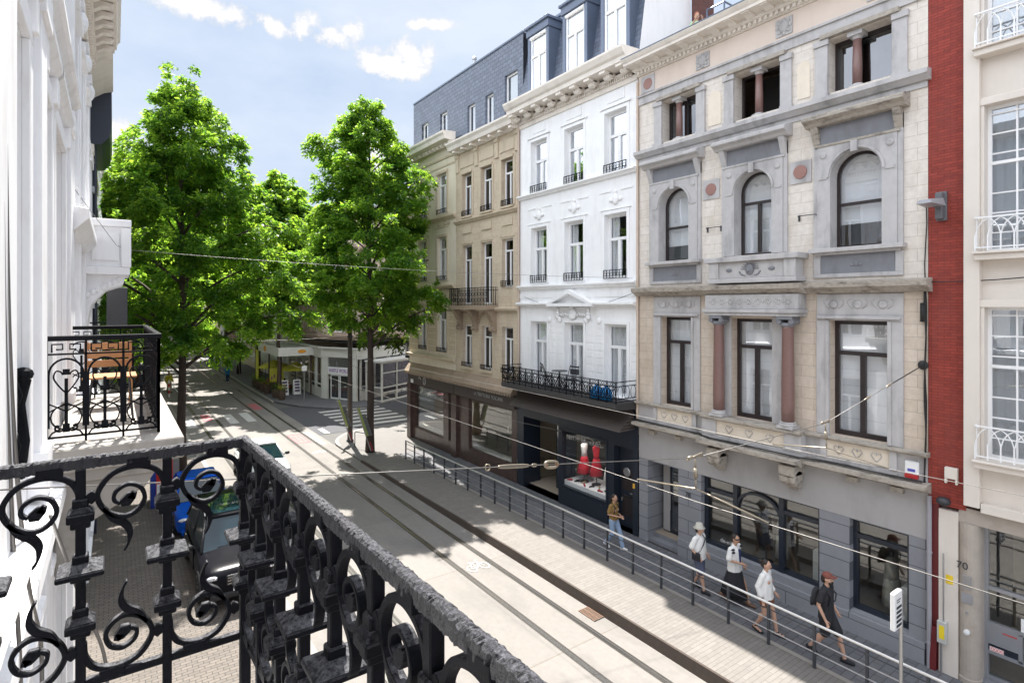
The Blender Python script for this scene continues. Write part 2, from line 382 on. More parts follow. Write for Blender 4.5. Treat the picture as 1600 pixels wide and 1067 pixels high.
# keep the sky round the sun from burning out: air light capped
cap=N(nt,'ShaderNodeMix'); cap.data_type='RGBA'; cap.blend_type='DARKEN'; cap.inputs[0].default_value=1.; nt.links.new(sky.outputs[0],cap.inputs[6]); cap.inputs[7].default_value=(1.9,2.55,3.6,1)
c1=N(nt,'ShaderNodeMix'); c1.data_type='RGBA'; nt.links.new(veil.outputs[0],c1.inputs[0]); nt.links.new(cap.outputs[2],c1.inputs[6]); c1.inputs[7].default_value=(VEIL*.86,VEIL*.95,VEIL*1.10,1)
c2=N(nt,'ShaderNodeMix'); c2.data_type='RGBA'; nt.links.new(pm.outputs[0],c2.inputs[0]); nt.links.new(c1.outputs[2],c2.inputs[6]); shd=mth('ADD',mth('MULTIPLY',ramp(nt,puff,.2,1.2),.34),.70)
cvn=N(nt,'ShaderNodeVectorMath',operation='SCALE'); cvn.inputs[0].default_value=(PUFF,PUFF,PUFF*1.02); nt.links.new(shd,cvn.inputs['Scale']); nt.links.new(cvn.outputs[0],c2.inputs[7])
# unseen bright cloud added overhead and behind the camera to lift the shaded facades
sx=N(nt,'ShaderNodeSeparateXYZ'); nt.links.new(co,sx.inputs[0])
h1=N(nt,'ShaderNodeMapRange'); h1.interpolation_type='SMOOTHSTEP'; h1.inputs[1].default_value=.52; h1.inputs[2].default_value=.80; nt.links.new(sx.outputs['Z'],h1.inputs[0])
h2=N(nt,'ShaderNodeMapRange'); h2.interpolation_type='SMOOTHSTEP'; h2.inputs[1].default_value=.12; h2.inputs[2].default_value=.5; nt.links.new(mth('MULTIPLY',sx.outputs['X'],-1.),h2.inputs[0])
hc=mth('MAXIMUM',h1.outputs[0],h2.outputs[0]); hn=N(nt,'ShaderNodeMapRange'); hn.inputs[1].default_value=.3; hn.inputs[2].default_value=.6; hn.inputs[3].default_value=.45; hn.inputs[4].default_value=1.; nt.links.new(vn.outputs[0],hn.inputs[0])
c3=N(nt,'ShaderNodeMix'); c3.data_type='RGBA'; nt.links.new(mth('MULTIPLY',hc,hn.outputs[0],True),c3.inputs[0]); nt.links.new(c2.outputs[2],c3.inputs[6]); c3.inputs[7].default_value=(FILL*.93,FILL*.98,FILL*1.07,1)
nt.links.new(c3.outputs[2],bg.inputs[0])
vs_=scene.view_settings; vs_.view_transform='Standard'; vs_.look='None'; vs_.exposure=EXPO; vs_.gamma=1; vs_.use_curve_mapping=False
# ------------------------------------------------------------------ ground
M['ground']=plain('ground_asphalt',(.10,.098,.095),.9,var=.15,vs=2)
M['road']=brick('beige_concrete_roadway',(.215,.199,.183),(.20,.186,.17),(.16,.14,.12),200.,4.7,'xy',.02,.85,dirt=(.125,.118,.112),dirt_amt=.75,bmp=.12,var=.35,dscale=(.9,.35,1),offset=0.)
M['side']=plain('grey_asphalt_side_street',(.07,.07,.078),.9,var=.2,vs=3,bmp=.1)
M['pav']=brick('brown_brick_paving',(.175,.15,.128),(.13,.113,.098),(.06,.053,.047),.21,.10,'xy',.011,.85,dirt=(.10,.085,.07),dirt_amt=.55,bmp=.3,dscale=(1,1,1))
M['slabs']=brick('pale_paving_bricks',(.215,.198,.18),(.188,.173,.157),(.12,.107,.094),.62,.105,'xy',.006,.85,dirt=(.15,.135,.12),dirt_amt=.5,bmp=.25,dscale=(1,1,1))
M['walk']=brick('grey_pavement_blocks',(.165,.165,.175),(.13,.13,.142),(.08,.08,.085),.3,.2,'xy',.012,.8,dirt=(.12,.12,.125),dirt_amt=.4,bmp=.25,dscale=(1,1,1))
M['plaza']=plain('pale_plaza_paving',(.155,.147,.14),.85,var=.12,vs=3,dirt=(.10,.095,.09),dirt_amt=.5,dirt_scale=(1,1,1),bmp=.1)
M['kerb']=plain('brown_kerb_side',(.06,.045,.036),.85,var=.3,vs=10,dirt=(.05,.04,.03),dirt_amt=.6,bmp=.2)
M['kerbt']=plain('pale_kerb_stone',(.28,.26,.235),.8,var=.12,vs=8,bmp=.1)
M['paint']=plain('worn_white_paint',(.50,.49,.47),.7,var=.12,vs=14,dirt=(.17,.16,.145),dirt_amt=1.,dirt_scale=(5,5,5))
M['paintr']=plain('worn_red_paint',(.36,.10,.11),.7,var=.12,vs=14,dirt=(.17,.15,.14),dirt_amt=1.,dirt_scale=(5,5,5))
M['railst']=plain('polished_tram_rail',(.55,.54,.52),.22,metal=1.,var=.1)
M['groove']=plain('dark_rail_groove',(.045,.04,.036),.8,var=.3,vs=9)
M['grate']=plain('rusty_cast_iron',(.16,.09,.055),.8,var=.3,vs=25)
def sheet(name,x0,x1,y0,y1,z,mat,kind='structure'):
    b=MB(); b.quad((x0,y0,z),(x1,y0,z),(x1,y1,z),(x0,y1,z)); return b.build(name,mat,recalc=False,kind=kind)
sheet('ground',-400,400,-300,700,-.02,M['ground'])
sheet('road',3.55,9.9,-25,160,0.,M['road'])
sheet('parking_strip',-.62,3.5,-25,32,.004,M['pav'])
sheet('parking_edge_strip',3.5,3.68,-25,32,.008,M['kerbt'])
sheet('pavement',-.62,3.55,32,160,.04,M['plaza'])
sheet('side_street',9.9,80,33.6,44.0,-.008,M['side'])
# tram platform: full height near, ramps down to the road at its far end
b=MB(); ys=[-25,14,20,25.6,26.6]; zs=[.26,.25,.17,.11,.09]
for i in range(4):
    b.quad((9.955,ys[i],zs[i]),(11.78,ys[i],zs[i]),(11.78,ys[i+1],zs[i+1]),(9.955,ys[i+1],zs[i+1]))
b.build('platform_paving',M['slabs'],recalc=False,kind='structure')
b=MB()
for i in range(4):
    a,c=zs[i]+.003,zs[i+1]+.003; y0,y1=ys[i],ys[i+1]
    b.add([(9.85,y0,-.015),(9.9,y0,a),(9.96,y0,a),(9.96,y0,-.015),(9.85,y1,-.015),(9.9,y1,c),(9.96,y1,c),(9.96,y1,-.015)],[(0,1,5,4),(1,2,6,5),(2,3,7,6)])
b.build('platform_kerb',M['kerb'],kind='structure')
b=MB()
for i in range(4):
    a,c=zs[i]+.004,zs[i+1]+.004; y0,y1=ys[i],ys[i+1]
    b.add([(11.78,y0,0),(11.78,y0,a),(11.9,y0,a),(11.9,y0,0),(11.78,y1,0),(11.78,y1,c),(11.9,y1,c),(11.9,y1,0)],[(0,1,5,4),(1,2,6,5),(2,3,7,6)])
b.build('platform_back_edge',M['kerbt'],kind='structure')
sheet('shop_pavement',11.9,14.6,-25,26.6,.1,M['walk'])
# corner pavement with a rounded kerb towards the side street
arc=[(9.9+3.6*(1-math.cos(a)),30.0+3.6*math.sin(a)) for a in [R(90*i/12) for i in range(13)]]
pl=[(9.9,26.6)]+arc+[(80,33.6),(80,29.9),(14.6,29.9),(14.6,26.6)]
b=MB(); b.ext(pl,-.015,.085,2); b.build('corner_pavement',M['plaza'],kind='structure')
b=MB()
for i in range(12):
    p,q=arc[i],arc[i+1]; dp=Vector((13.5-p[0],30-p[1])).normalized()*.16; dq=Vector((13.5-q[0],30-q[1])).normalized()*.16
    b.quad((p[0],p[1],.09),(p[0]+dp.x,p[1]+dp.y,.09),(q[0]+dq.x,q[1]+dq.y,.09),(q[0],q[1],.09))
b.build('corner_kerb',M['kerbt'],recalc=False,kind='structure')
b=MB(); b.ext([(10.3,160),(10.3,46.8),(11.4,43.6),(13.2,41.2),(15.6,40.4),(24,44.2),(60,63),(60,160)],-.015,.1,2); b.build('far_pavement',M['walk'],kind='structure')
b=MB(); b.box(10.14,10.3,46.8,160,-.015,.105); b.build('far_kerb',M['kerbt'],kind='structure')
b=MB(); b.box(3.4,3.55,32,160,-.015,.06); b.build('left_kerb',M['kerbt'],kind='structure')
# rails
for x in (4.6,5.6,8.2,9.2):
    sheet('rail_bed',x-.085,x+.095,-25,160,.004,M['groove'])
    sheet('tram_rail',x-.055,x+.015,-25,160,.009,M['railst'])
    sheet('rail_lip',x+.055,x+.075,-25,160,.009,M['railst'])
# painted marks
def polymark(name,polys,mat,z=.006):
    b=MB()
    for p in polys: b.quad(*[(x,y,z) for x,y in p])
    return b.build(name,mat,recalc=False,kind='structure')
bar=lambda x0,x1,y0,y1:[(x0,y0),(x1,y0),(x1,y1),(x0,y1)]
polymark('crossing_stripes',[bar(x,x+.55,40.,43.6) for x in (3.75,6.15,7.2)],M['paint'],.012)
polymark('crossing_stripes',[bar(9.32,9.62,31.2,34.8),bar(10.3,10.62,33.7,35.2)],M['paint'],.012)
polymark('side_crossing_stripes',[[(12.0+0.,34.6+k*1.15),(16.5,34.6+k*1.15),(16.5,35.15+k*1.15),(12.0,35.15+k*1.15)] for k in range(6)],M['paint'],-.002)
polymark('red_paint_mark',[bar(4.85,5.4,41.9,44.3)],M['paintr'],.012); polymark('red_paint_mark',[bar(8.4,9.0,44.3,47.2)],M['paintr'],.012)
polymark('red_outline_mark',[bar(8.3,9.05,34.4,34.55),bar(8.3,9.05,32.1,32.25),bar(8.3,8.38,32.25,34.4),bar(8.97,9.05,32.25,34.4),bar(8.5,8.58,32.6,34.1),bar(8.75,8.83,32.6,34.1)],M['paintr'],.012)
def bike_mark(cx,cy,s,z=.0125):
    # bicycle symbol seen the right way up by riders heading away (+y): symbol lies across the lane
    b=MB()
    def ring(x,y,r,w=.045):
        n=20
        for i in range(n):
            a,c=2*math.pi*i/n,2*math.pi*(i+1)/n
            b.quad(*[(cx+s*(x+rr*math.cos(t)),cy+s*1.5*(y+rr*math.sin(t)),z) for rr,t in ((r-w,a),(r,a),(r,c),(r-w,c))])
    def ln(p,q,w=.045):
        d=Vector((q[0]-p[0],q[1]-p[1])); n=Vector((-d.y,d.x)).normalized()*w/2
        b.quad(*[(cx+s*a,cy+s*1.5*c,z) for a,c in ((p[0]+n.x,p[1]+n.y),(p[0]-n.x,p[1]-n.y),(q[0]-n.x,q[1]-n.y),(q[0]+n.x,q[1]+n.y))])
    ring(-.34,0,.23); ring(.34,0,.23)
    for p,q in (((-.34,0),(-.14,.34)),((-.14,.34),(.22,.34)),((-.14,.34),(.03,.0)),((-.34,0),(.03,0)),((.03,0),(.22,.34)),((.34,0),(.2,.46)),((.2,.46),(.32,.5)),((-.2,.42),(-.06,.42)),((-.14,.34),(-.12,.42))): ln(p,q)
    b.build('cycle_lane_symbol',M['paint'],recalc=False,kind='structure')
bike_mark(8.72,13.9,.62); bike_mark(8.75,29.6,.62); bike_mark(5.1,24,.6)
# drain grate by the platform kerb
g=thing('drain_grate','rusty iron drain grate in the roadway beside the platform kerb','grate',(9.68,10.15,.004))
b=MB(); b.box(9.52,9.84,9.86,10.44,.003,.012); b.build('grate_pit',M['groove'],g)
b=MB()
for k in range(13):
    y=9.88+k*.045
    for x in (9.54,9.69): b.box(x,x+.13,y,y+.02,.012,.02)
for x in (9.52,9.67,9.82): b.box(x,x+.02,9.86,10.44,.0125,.021)
b.build('grate_bars',M['grate'],g)
# ------------------------------------------------------------------ right-hand row
def window(b,T,s0,s1,z0,z1,dep,frame='frw',glass='glass',style='T',fw=.07,tr=.72,blind=None,bmat='blind',bfrac=1.,arch=None,label=None,mull=True,folds=False,grid=None):
    """window (frame) > pane, blind, sitting dep behind the wall face"""
    f=MB(T); d0,d1=-dep,-dep+.07
    if arch is None:
        f.box(s0,s0+fw,d0,d1,z0,z1); f.box(s1-fw,s1,d0,d1,z0,z1); f.box(s0+fw,s1-fw,d0,d1,z0,z0+fw*1.2); f.box(s0+fw,s1-fw,d0,d1,z1-fw,z1)
    else:
        f.archplate(s0,s1,z0,z1+.02,s0+fw,s1-fw,arch-.0,d0,d1)
        f.box(s0+fw,s1-fw,d0,d1,z0,z0+fw)
    zt=z0+(z1-z0)*tr; c=(s0+s1)/2
    if tr<1: f.box(s0+fw,s1-fw,d0,d1+.02,zt,zt+fw)
    if mull: f.box(c-fw*.6,c+fw*.6,d0,d1+.01,z0+fw*1.2,zt if tr<1 else z1-fw)
    if grid:
        nx,nz=grid
        for i in range(1,nx): x=s0+(s1-s0)*i/nx; f.box(x-.012,x+.012,d0+.02,d1-.01,z0+fw,z1-fw)
        for j in range(1,nz): z=z0+(z1-z0)*j/nz; f.box(s0+fw,s1-fw,d0+.022,d1-.012,z-.012,z+.012)
    w=f.build('window',M[frame],b,label=label)
    p=MB(T); p.box(s0+.03,s1-.03,d0+.02,d0+.032,z0+.03,z1-.02); p.build('pane',M[glass],w)
    if blind=='flat':
        q=MB(T); zz=z1-(z1-z0)*bfrac; n=7
        for i in range(n):
            a=zz+(z1-zz)*i/n; e=zz+(z1-zz)*(i+1)/n
            q.add([(s0,d0-.10,a),(s1,d0-.10,a),(s1,d0-.075,e),(s0,d0-.075,e)],[(0,1,2,3)])
        q.build('blind',M[bmat],w,recalc=False)
    elif blind=='curtain':
        q=MB(T); n=36
        pts=[(s0+(s1-s0)*i/n,d0-.13+.025*math.sin(i*1.7)+.012*math.sin(i*.63)) for i in range(n+1)]
        for i in range(n):
            t=i/n
            if .38<t<.62 and bfrac<1: continue
            q.quad((pts[i][0],pts[i][1],z0),(pts[i+1][0],pts[i+1][1],z0),(pts[i+1][0],pts[i+1][1],z1),(pts[i][0],pts[i][1],z1))
        q.build('curtain',M[bmat],w,recalc=False)
    return w
def shell(b,T,s0,s1,z0,z1,back,front=-.35,mat='roofk',roof=True,name='roof',sides=True):
    q=MB(T)
    q.quad((s0,-back,z0),(s1,-back,z0),(s1,-back,z1),(s0,-back,z1))
    if roof: q.quad((s0,front,z1),(s1,front,z1),(s1,-back,z1),(s0,-back,z1))
    if sides:
        for s in (s0,s1): q.quad((s,front+.35,z0),(s,-back,z0),(s,-back,z1),(s,front+.35,z1))
    q.build(name,M[mat],b,recalc=False)
    # dark rooms behind the windows
def rooms(b,T,s0,s1,floors,dep=3.2,mat='roomb'):
    q=MB(T)
    for z in floors: q.quad((s0,-.3,z),(s1,-.3,z),(s1,-dep,z),(s0,-dep,z))
    q.quad((s0,-dep,floors[0]),(s1,-dep,floors[0]),(s1,-dep,floors[-1]),(s0,-dep,floors[-1]))
    q.build('interior',M[mat],b,recalc=False)
def cornice(q,T,s0,s1,prof):
    # prof list of (d,z) polygon, extruded along s
    q.ext(prof,s0,s1,0)
def railing(b,T,s0,s1,d,z0,z1,mat='iron',name='window_guard',n=7,label=None,arch=True):
    q=MB(T); q.box(s0,s1,d-.015,d+.015,z1-.025,z1); q.box(s0,s1,d-.012,d+.012,z0,z0+.02)
    for i in range(n+1):
        s=s0+(s1-s0)*i/n; q.box(s-.009,s+.009,d-.009,d+.009,z0,z1-.02)
    for i in range(n):
        c=s0+(s1-s0)*(i+.5)/n; r=(s1-s0)/n*.42; zc=(z0+z1)/2
        q.tube([(c+r*math.cos(a),d,zc+min(r,(z1-z0)*.4)*math.sin(a)) for a in [2*math.pi*k/8 for k in range(8)]],.008,4,True)
    for s in (s0,s1): q.box(s-.01,s+.01,0.,d,z1-.02,z1-.004)
    return q.build(name,M[mat],b,label=label)
# ================= grey stone house =================
G=thing('stone_house','wide cream and blue-grey stone house with arched windows and red granite columns','house',(14,8.45,.1))
T=RF; g0,g1=4.46,12.42
W1=[(10.36,11.5),(7.87,9.05),(5.2,6.44)]
A2=[(10.43,11.55),(7.86,8.93),(5.3,6.4)]
T3=[(10.2,11.46),(7.65,8.97),(5.12,6.47)]
op=[(a,b,4.6,7.34,.32) for a,b in W1]+[(a-.12,b+.12,9.06,11.4,.36) for a,b in A2]+[(a,b,12.79,14.07,.42) for a,b in T3]
q=MB(T); q.wall(g0,g1,8.1,15.2,op[3:],.3); q.build('upper_wall',M['lime'],G)
q=MB(T); q.wall(g0,g1,3.9,8.1,op[:3],.3); q.build('wall',M['lime2'],G)
# ground floor
og=[(10.86,12.06,.1,2.72,.75),(6.69,10.05,.74,2.74,.28),(4.81,6.0,.6,2.73,.3)]
q=MB(T); q.wall(g0,g1,.1,2.74,og,.4); q.build('ground_floor_wall',M['shopgrey'],G)
q=MB(T); q.box(g0,g1,-.4,.006,2.745,3.74); q.build('fascia_band',M['shopplain'],G)
q=MB(T); q.box(10.06,10.85,0,.05,.1,.62); q.box(4.5,10.04,0,.06,.1,.55); q.build('plinth',M['shopgrey'],G)
shell(G,T,g0,g1,.1,15.57,9.); rooms(G,T,g0+.02,g1-.02,[.35,3.7,8.2,12.3,15.1])
# door
q=MB(T); q.box(10.86,12.06,-.75,-.05,.1,.22); q.box(10.86,12.06,-.75,-.3,.22,.34); q.build('door_step',M['blued'],G)
q=MB(T); q.box(10.9,11.96,-.72,-.66,.34,2.68); dr=q.build('door',M['frbl'],G)
q=MB(T); q.box(11.0,11.6,-.655,-.645,.5,2.5); q.build('door_glass',M['glassd'],dr); q=MB(T); q.box(11.68,11.94,-.655,-.63,.4,2.66); q.build('side_panel',M['shopplain'],dr)
q=MB(T); q.cyl((11.64,-.6,1.1),(11.64,-.6,1.7),.015); q.build('handle',M['steel'],dr)
# shop window with three bays and a segmental arch in the middle
q=MB(T); fb=.09
for s in (6.69,10.05-.1): q.box(s,s+.1,-.28,-.16,.74,2.74)
for s in (7.66,8.98): q.box(s,s+.13,-.28,-.14,.74,2.74)
q.box(6.79,9.95,-.28,-.16,.74,.84); q.box(6.79,9.95,-.28,-.16,2.66,2.74)
for a,b_ in ((6.79,7.66),(9.11,9.95)): q.box(a,b_,-.28,-.15,2.28,2.38)
c=(7.79+8.98)/2; pts=[(c+.595*math.cos(a),-.21,2.16+.42*math.sin(a)) for a in [math.pi*i/16 for i in range(17)]]
q.bar(pts,.07,.1,(0,1,0)); sw=q.build('shop_window',M['frbl'],G)
q=MB(T); q.box(6.72,10.0,-.25,-.235,.78,2.7); q.build('pane',M['glasss'],sw)
q=MB(T); q.box(6.5,10.2,-2.6,-.27,.1,.5); q.build('display_floor',M['roomb'],sw)
q=MB(T)
for a,b_,c_,e in ((4.81,4.9,.6,2.73),(5.91,6.0,.6,2.73),(4.9,5.91,.6,.7),(4.9,5.91,2.64,2.73),(4.9,5.91,2.26,2.36)): q.box(a,b_,-.3,-.18,c_,e)
sw2=q.build('shop_window',M['frbl'],G)
q=MB(T); q.box(4.85,5.95,-.26,-.245,.64,2.69); q.build('pane',M['glasss'],sw2)
text('78',.2,M['letterk'],G,(13.985,10.5,2.02),ROT_R,'house_number')
text('de-mŭld',.16,M['letterw'],sw,(14.23,9.3,.95),ROT_R,'window_lettering',.001)
# low cornice, with a bowed middle on two consoles
q=MB(T)
pr=lambda k:[(0,3.74),(.08+k,3.74),(.2+k,3.82),(.34+k,3.84),(.34+k,3.93),(0,3.96)]
q.ext(pr(0),4.4,6.95,0); q.ext(pr(.28),6.951,9.79,0); q.ext(pr(0),9.791,12.46,0); q.build('low_cornice',M['ledge'],G)
for s in (9.35,7.25):
    q=MB(T); q.box(s-.2,s+.2,0.,.5,3.5,3.738); q.lathe([(.0,-.2),(.2,-.2),(.22,-.1),(.17,0),(.22,.1),(.2,.2),(0,.2)],(s,.26,3.42),14,0); q.lathe([(0,-.14),(.12,-.14),(.13,0),(.12,.14),(0,.14)],(s,.08,3.2),12,0)
    q.build('console',M['ledge'],G,bevel=.01)
for s in (5.0,5.9,10.8,11.8): MB(T).box(s-.12,s+.12,.007,.14,3.62,3.737).build('cornice_block',M['ledge'],G)
# pedestal zone
q=MB(T)
for a,b_,d in ((4.46,5.0,.04),(6.62,6.96,.04),(9.8,10.15,.04),(11.75,12.42,.04)): q.box(a,b_,0,d,3.965,4.5)
for a,b_ in ((5.001,6.619),(10.151,11.749)):
    q.box(a,b_,0,.06,3.965,4.1); q.box(a,a+.14,0,.12,4.101,4.5); q.box(b_-.14,b_,0,.12,4.101,4.5)
q.box(6.961,9.8,0,.3,3.965,4.09)
for s in (6.961,9.35): q.box(s,s+.44,0.,.33,4.091,4.5)
q.build('pedestal_dies',M['blue'],G)
for a,b_,d in ((5.142,6.478,.07),(10.292,11.608,.07),(7.402,9.349,.27)):
    q=MB(T); q.box(a,b_,0.,d,4.105,4.495); pn=q.build('pedestal_panel',M['cream'],G)
    q=MB(T); cx=(a+b_)/2; w=b_-a
    for k in (-.3,0,.3):
        s=cx+k*w
        for m in (-1,1):
            q.tube([(s,d+.004,4.18),(s+m*.05,d+.01,4.24),(s+m*.11,d+.008,4.32),(s+m*.07,d+.008,4.39),(s+m*.03,d+.006,4.34)],[.007,.012,.011,.009,.004],5)
        q.ell((s,d+.004,4.36),(.02,.012,.04),8,6)
    q.build('carving',M['blue'],pn,smooth=True)
q=MB(T); q.ext([(0,4.5),(.16,4.5),(.2,4.54),(.2,4.58),(0,4.6)],4.42,6.95,0); q.ext([(0,4.5),(.36,4.5),(.42,4.54),(.42,4.6),(0,4.62)],6.951,9.799,0); q.ext([(0,4.5),(.16,4.5),(.2,4.54),(.2,4.58),(0,4.6)],9.8,12.46,0)
q.build('sill_course',M['ledge'],G)
# first-floor surrounds
for i,(a,b_) in enumerate(W1):
    q=MB(T)
    if i!=1:
        q.box(a-.3,a-.001,0,.05,4.6,7.34); q.box(b_+.001,b_+.3,0,.05,4.6,7.34); q.box(a-.08,a-.0005,.05,.08,4.6,7.34); q.box(b_+.0005,b_+.08,.05,.08,4.6,7.34)
        q.box(a-.3,b_+.3,0,.052,7.341,7.47); q.box(a-.26,b_+.26,.052,.12,7.38,7.44); q.box(a-.3,b_+.3,0,.03,7.471,7.97)
    else:
        q.box(a-.5,a-.001,0,.05,4.62,7.4); q.box(b_+.001,b_+.5,0,.05,4.62,7.4)
    sr=q.build('window_surround',M['blue'],G,bevel=.008)
    if i!=1:
        q=MB(T); cx=(a+b_)/2
        for k in (-.42,0,.42):
            q.lathe([(.0,.03),(.09,.03),(.1,.045),(.08,.055),(0,.055)],(cx+k*(b_-a),0,7.72),12,1)
            for m in (-1,1): q.tube([(cx+k*(b_-a)+m*.1,.035,7.62),(cx+k*(b_-a)+m*.2,.042,7.7),(cx+k*(b_-a)+m*.22,.04,7.8),(cx+k*(b_-a)+m*.15,.036,7.84)],[.008,.014,.011,.004],5)
        q.build('carving',M['blue'],sr,smooth=True)
for i,(a,b_) in enumerate(W1): window(G,T,a,b_,4.6,7.34,.32,'frb','glass','T',.095,.70,'flat')
# red columns carrying the middle entablature
for s in (9.3,7.34):
    q=MB(T); c=(s,.24,0); prof=[(.15,4.79),(.155,5.2),(.148,6.2),(.135,7.12),(.14,7.16)]; q.lathe(prof,c,20); co_=q.build('column',M['granite'],G,smooth=True)
    q=MB(T); q.box(s-.2,s+.2,.04,.42,4.62,4.69); q.lathe([(.2,4.691),(.21,4.72),(.18,4.745),(.19,4.775),(.16,4.789)],c,20); q.build('column_base',M['blue'],co_)
    q=MB(T); q.lathe([(.145,7.161),(.17,7.2),(.17,7.26)],c,18); q.box(s-.2,s+.2,.04,.43,7.34,7.415)
    for m in (-1,1): q.lathe([(0,-.17),(.065,-.17),(.075,0),(.065,.17),(0,.17)],(s+m*.16,.24,7.29),12,1)
    q.build('capital',M['blued'],co_,bevel=.006)
q=MB(T); q.box(6.98,9.66,0,.44,7.42,7.5); q.box(6.95,9.69,0,.48,7.501,7.6); q.box(7.0,9.64,0,.4,7.601,7.985)
en=q.build('entablature',M['blue'],G,bevel=.01)
q=MB(T)
for k in range(9):
    s=7.25+k*.265
    for a in range(6): q.ell((s+.06*math.cos(a*1.05),.405,7.8+.06*math.sin(a*1.05)),(.03,.014,.03),6,5)
    q.ell((s+.13,.405,7.8),(.018,.012,.05),6,5)
q.build('carving',M['blue'],en,smooth=True)
q=MB(T); pr2=lambda k:[(0,7.99),(.12+k,7.99),(.26+k,8.1),(.34+k,8.12),(.36+k,8.24),(0,8.29)]
q.ext(pr2(0),4.38,6.9,0); q.ext(pr2(.2),6.901,9.7,0); q.ext(pr2(0),9.701,12.46,0); q.build('middle_cornice',M['ledge'],G)
# second-floor arched windows
for i,(a,b_) in enumerate(A2):
    r=(b_-a)/2; zs=11.31-r; o0,o1=a-.3,b_+.3
    q=MB(T); q.archplate(o0,o1,9.06,11.52,a,b_,zs,-.34,.09)
    q.box(o0-.1,o0-.001,0,.06,9.06,11.9); q.box(o1+.001,o1+.1,0,.06,9.06,11.9)
    sr=q.build('arched_surround',M['blue'],G)
    q=MB(T)
    pts=[((a+b_)/2+(r+.05)*math.cos(t),.1,zs+(r+.05)*math.sin(t)) for t in [math.pi*k/18 for k in range(19)]]
    q.bar(pts,.05,.05,(0,1,0)); q.box((a+b_)/2-.07,(a+b_)/2+.07,.09,.17,11.25,11.5)
    for m in (o0+.14,o1-.14):
        q.lathe([(0,.09),(.075,.09),(.08,.11),(.05,.125),(0,.125)],(m,0,11.3),12,1); q.box(m-.1,m+.1,.09,.11,zs-.04,zs+.02)
    q.build('arch_moulding',M['blue'],sr)
    q=MB(T); q.box(o0-.02,o1+.02,0,.06,11.525,11.99); q.build('frieze_panel',M['blued'],sr)
    q=MB(T); q.box(o0-.05,o1+.05,.0,.11,11.5,11.56)
    for m in (o0-.1,o1-.06):
        q.ext([(0,11.56),(.06,11.56),(.16,11.8),(.24,11.99),(0,11.99)],m,m+.16,0)
    q.ext([(0,11.995),(.24,11.995),(.3,12.06),(.42,12.12),(.42,12.2),(.3,12.26),(0,12.3)],o0-.22,o1+.22,0)
    q.build('window_hood',M['ledge'] if i==2 else M['blue'],sr,bevel=.006)
    if i!=1:
        q=MB(T); q.box(o0-.16,o1+.16,0,.22,8.96,9.055)
        q.box(o0-.05,o1+.05,0,.12,8.9,8.959); q.box(o0-.1,o1+.1,0,.05,8.36,8.45); q.box(o0-.1,o0+.05,0,.05,8.451,8.899); q.box(o1-.05,o1+.1,0,.05,8.451,8.899)
        sl_=q.build('window_sill',M['blue'],sr,bevel=.006)
        q=MB(T); q.box(o0+.051,o1-.051,0,.025,8.452,8.898); q.ell(((a+b_)/2,.03,8.68),(.06,.03,.08),8,6); q.ell(((a+b_)/2-.09,.03,8.64),(.05,.02,.03),8,6); q.ell(((a+b_)/2+.09,.03,8.64),(.05,.02,.03),8,6); q.build('sill_panel',M['blued'],sr)
    window(G,T,a,b_,9.06,11.31,.33,'frb','glass','A',.07,.45 if i!=1 else .62,'flat',bfrac=(.78,1.,.74)[i],arch=zs,mull=(i==1))
# stone balcony in the middle
q=MB(T); q.box(7.0,9.5,.02,.5,8.295,8.42); q.box(7.06,9.44,.02,.44,8.421,8.86); q.box(6.94,9.56,.0,.56,8.861,9.0)
for s in (7.02,9.16): q.box(s,s+.3,.44,.5,8.421,8.86)
sb=q.build('stone_balcony',M['blue'],G,bevel=.012)
q=MB(T); q.ell((8.25,.45,8.64),(.12,.05,.15),10,8); q.ell((8.25,.49,8.62),(.05,.04,.06),8,6)
for a in range(9):
    t=math.pi*a/8; q.tube([(8.25+.13*math.cos(t),.445,8.66+.13*math.sin(t)),(8.25+.26*math.cos(t),.455,8.66+.16*math.sin(t))],[.02,.006],5)
for m in (-1,1): q.ell((8.25+m*.6,.45,8.64),(.09,.025,.05),8,6); q.tube([(8.25+m*.3,.445,8.6),(8.25+m*.24,.45,8.52),(8.25+m*.12,.45,8.48)],[.02,.02,.008],5)
q.build('carving',M['blued'],sb,smooth=True)
for s in (9.7,7.14):
    q=MB(T); q.box(s-.27,s+.27,0,.03,10.75,11.31); dq=q.build('medallion_plate',M['blue'],G)
    q=MB(T); q.lathe([(0,.03),(.17,.03),(.165,.055),(0,.062)],(s,0,11.03),22,1); q.build('medallion_disc',M['reddisc'],dq)
for s in (9.6,6.95):
    q=MB(T); q.tube([(s-.22,.02,9.9),(s-.22,.1,9.92),(s+.22,.1,9.92),(s+.22,.02,9.9)],.012,5); q.box(s-.24,s-.2,0,.03,9.8,9.95); q.box(s+.2,s+.24,0,.03,9.8,9.95); q.build('iron_bracket',M['irong'],G)
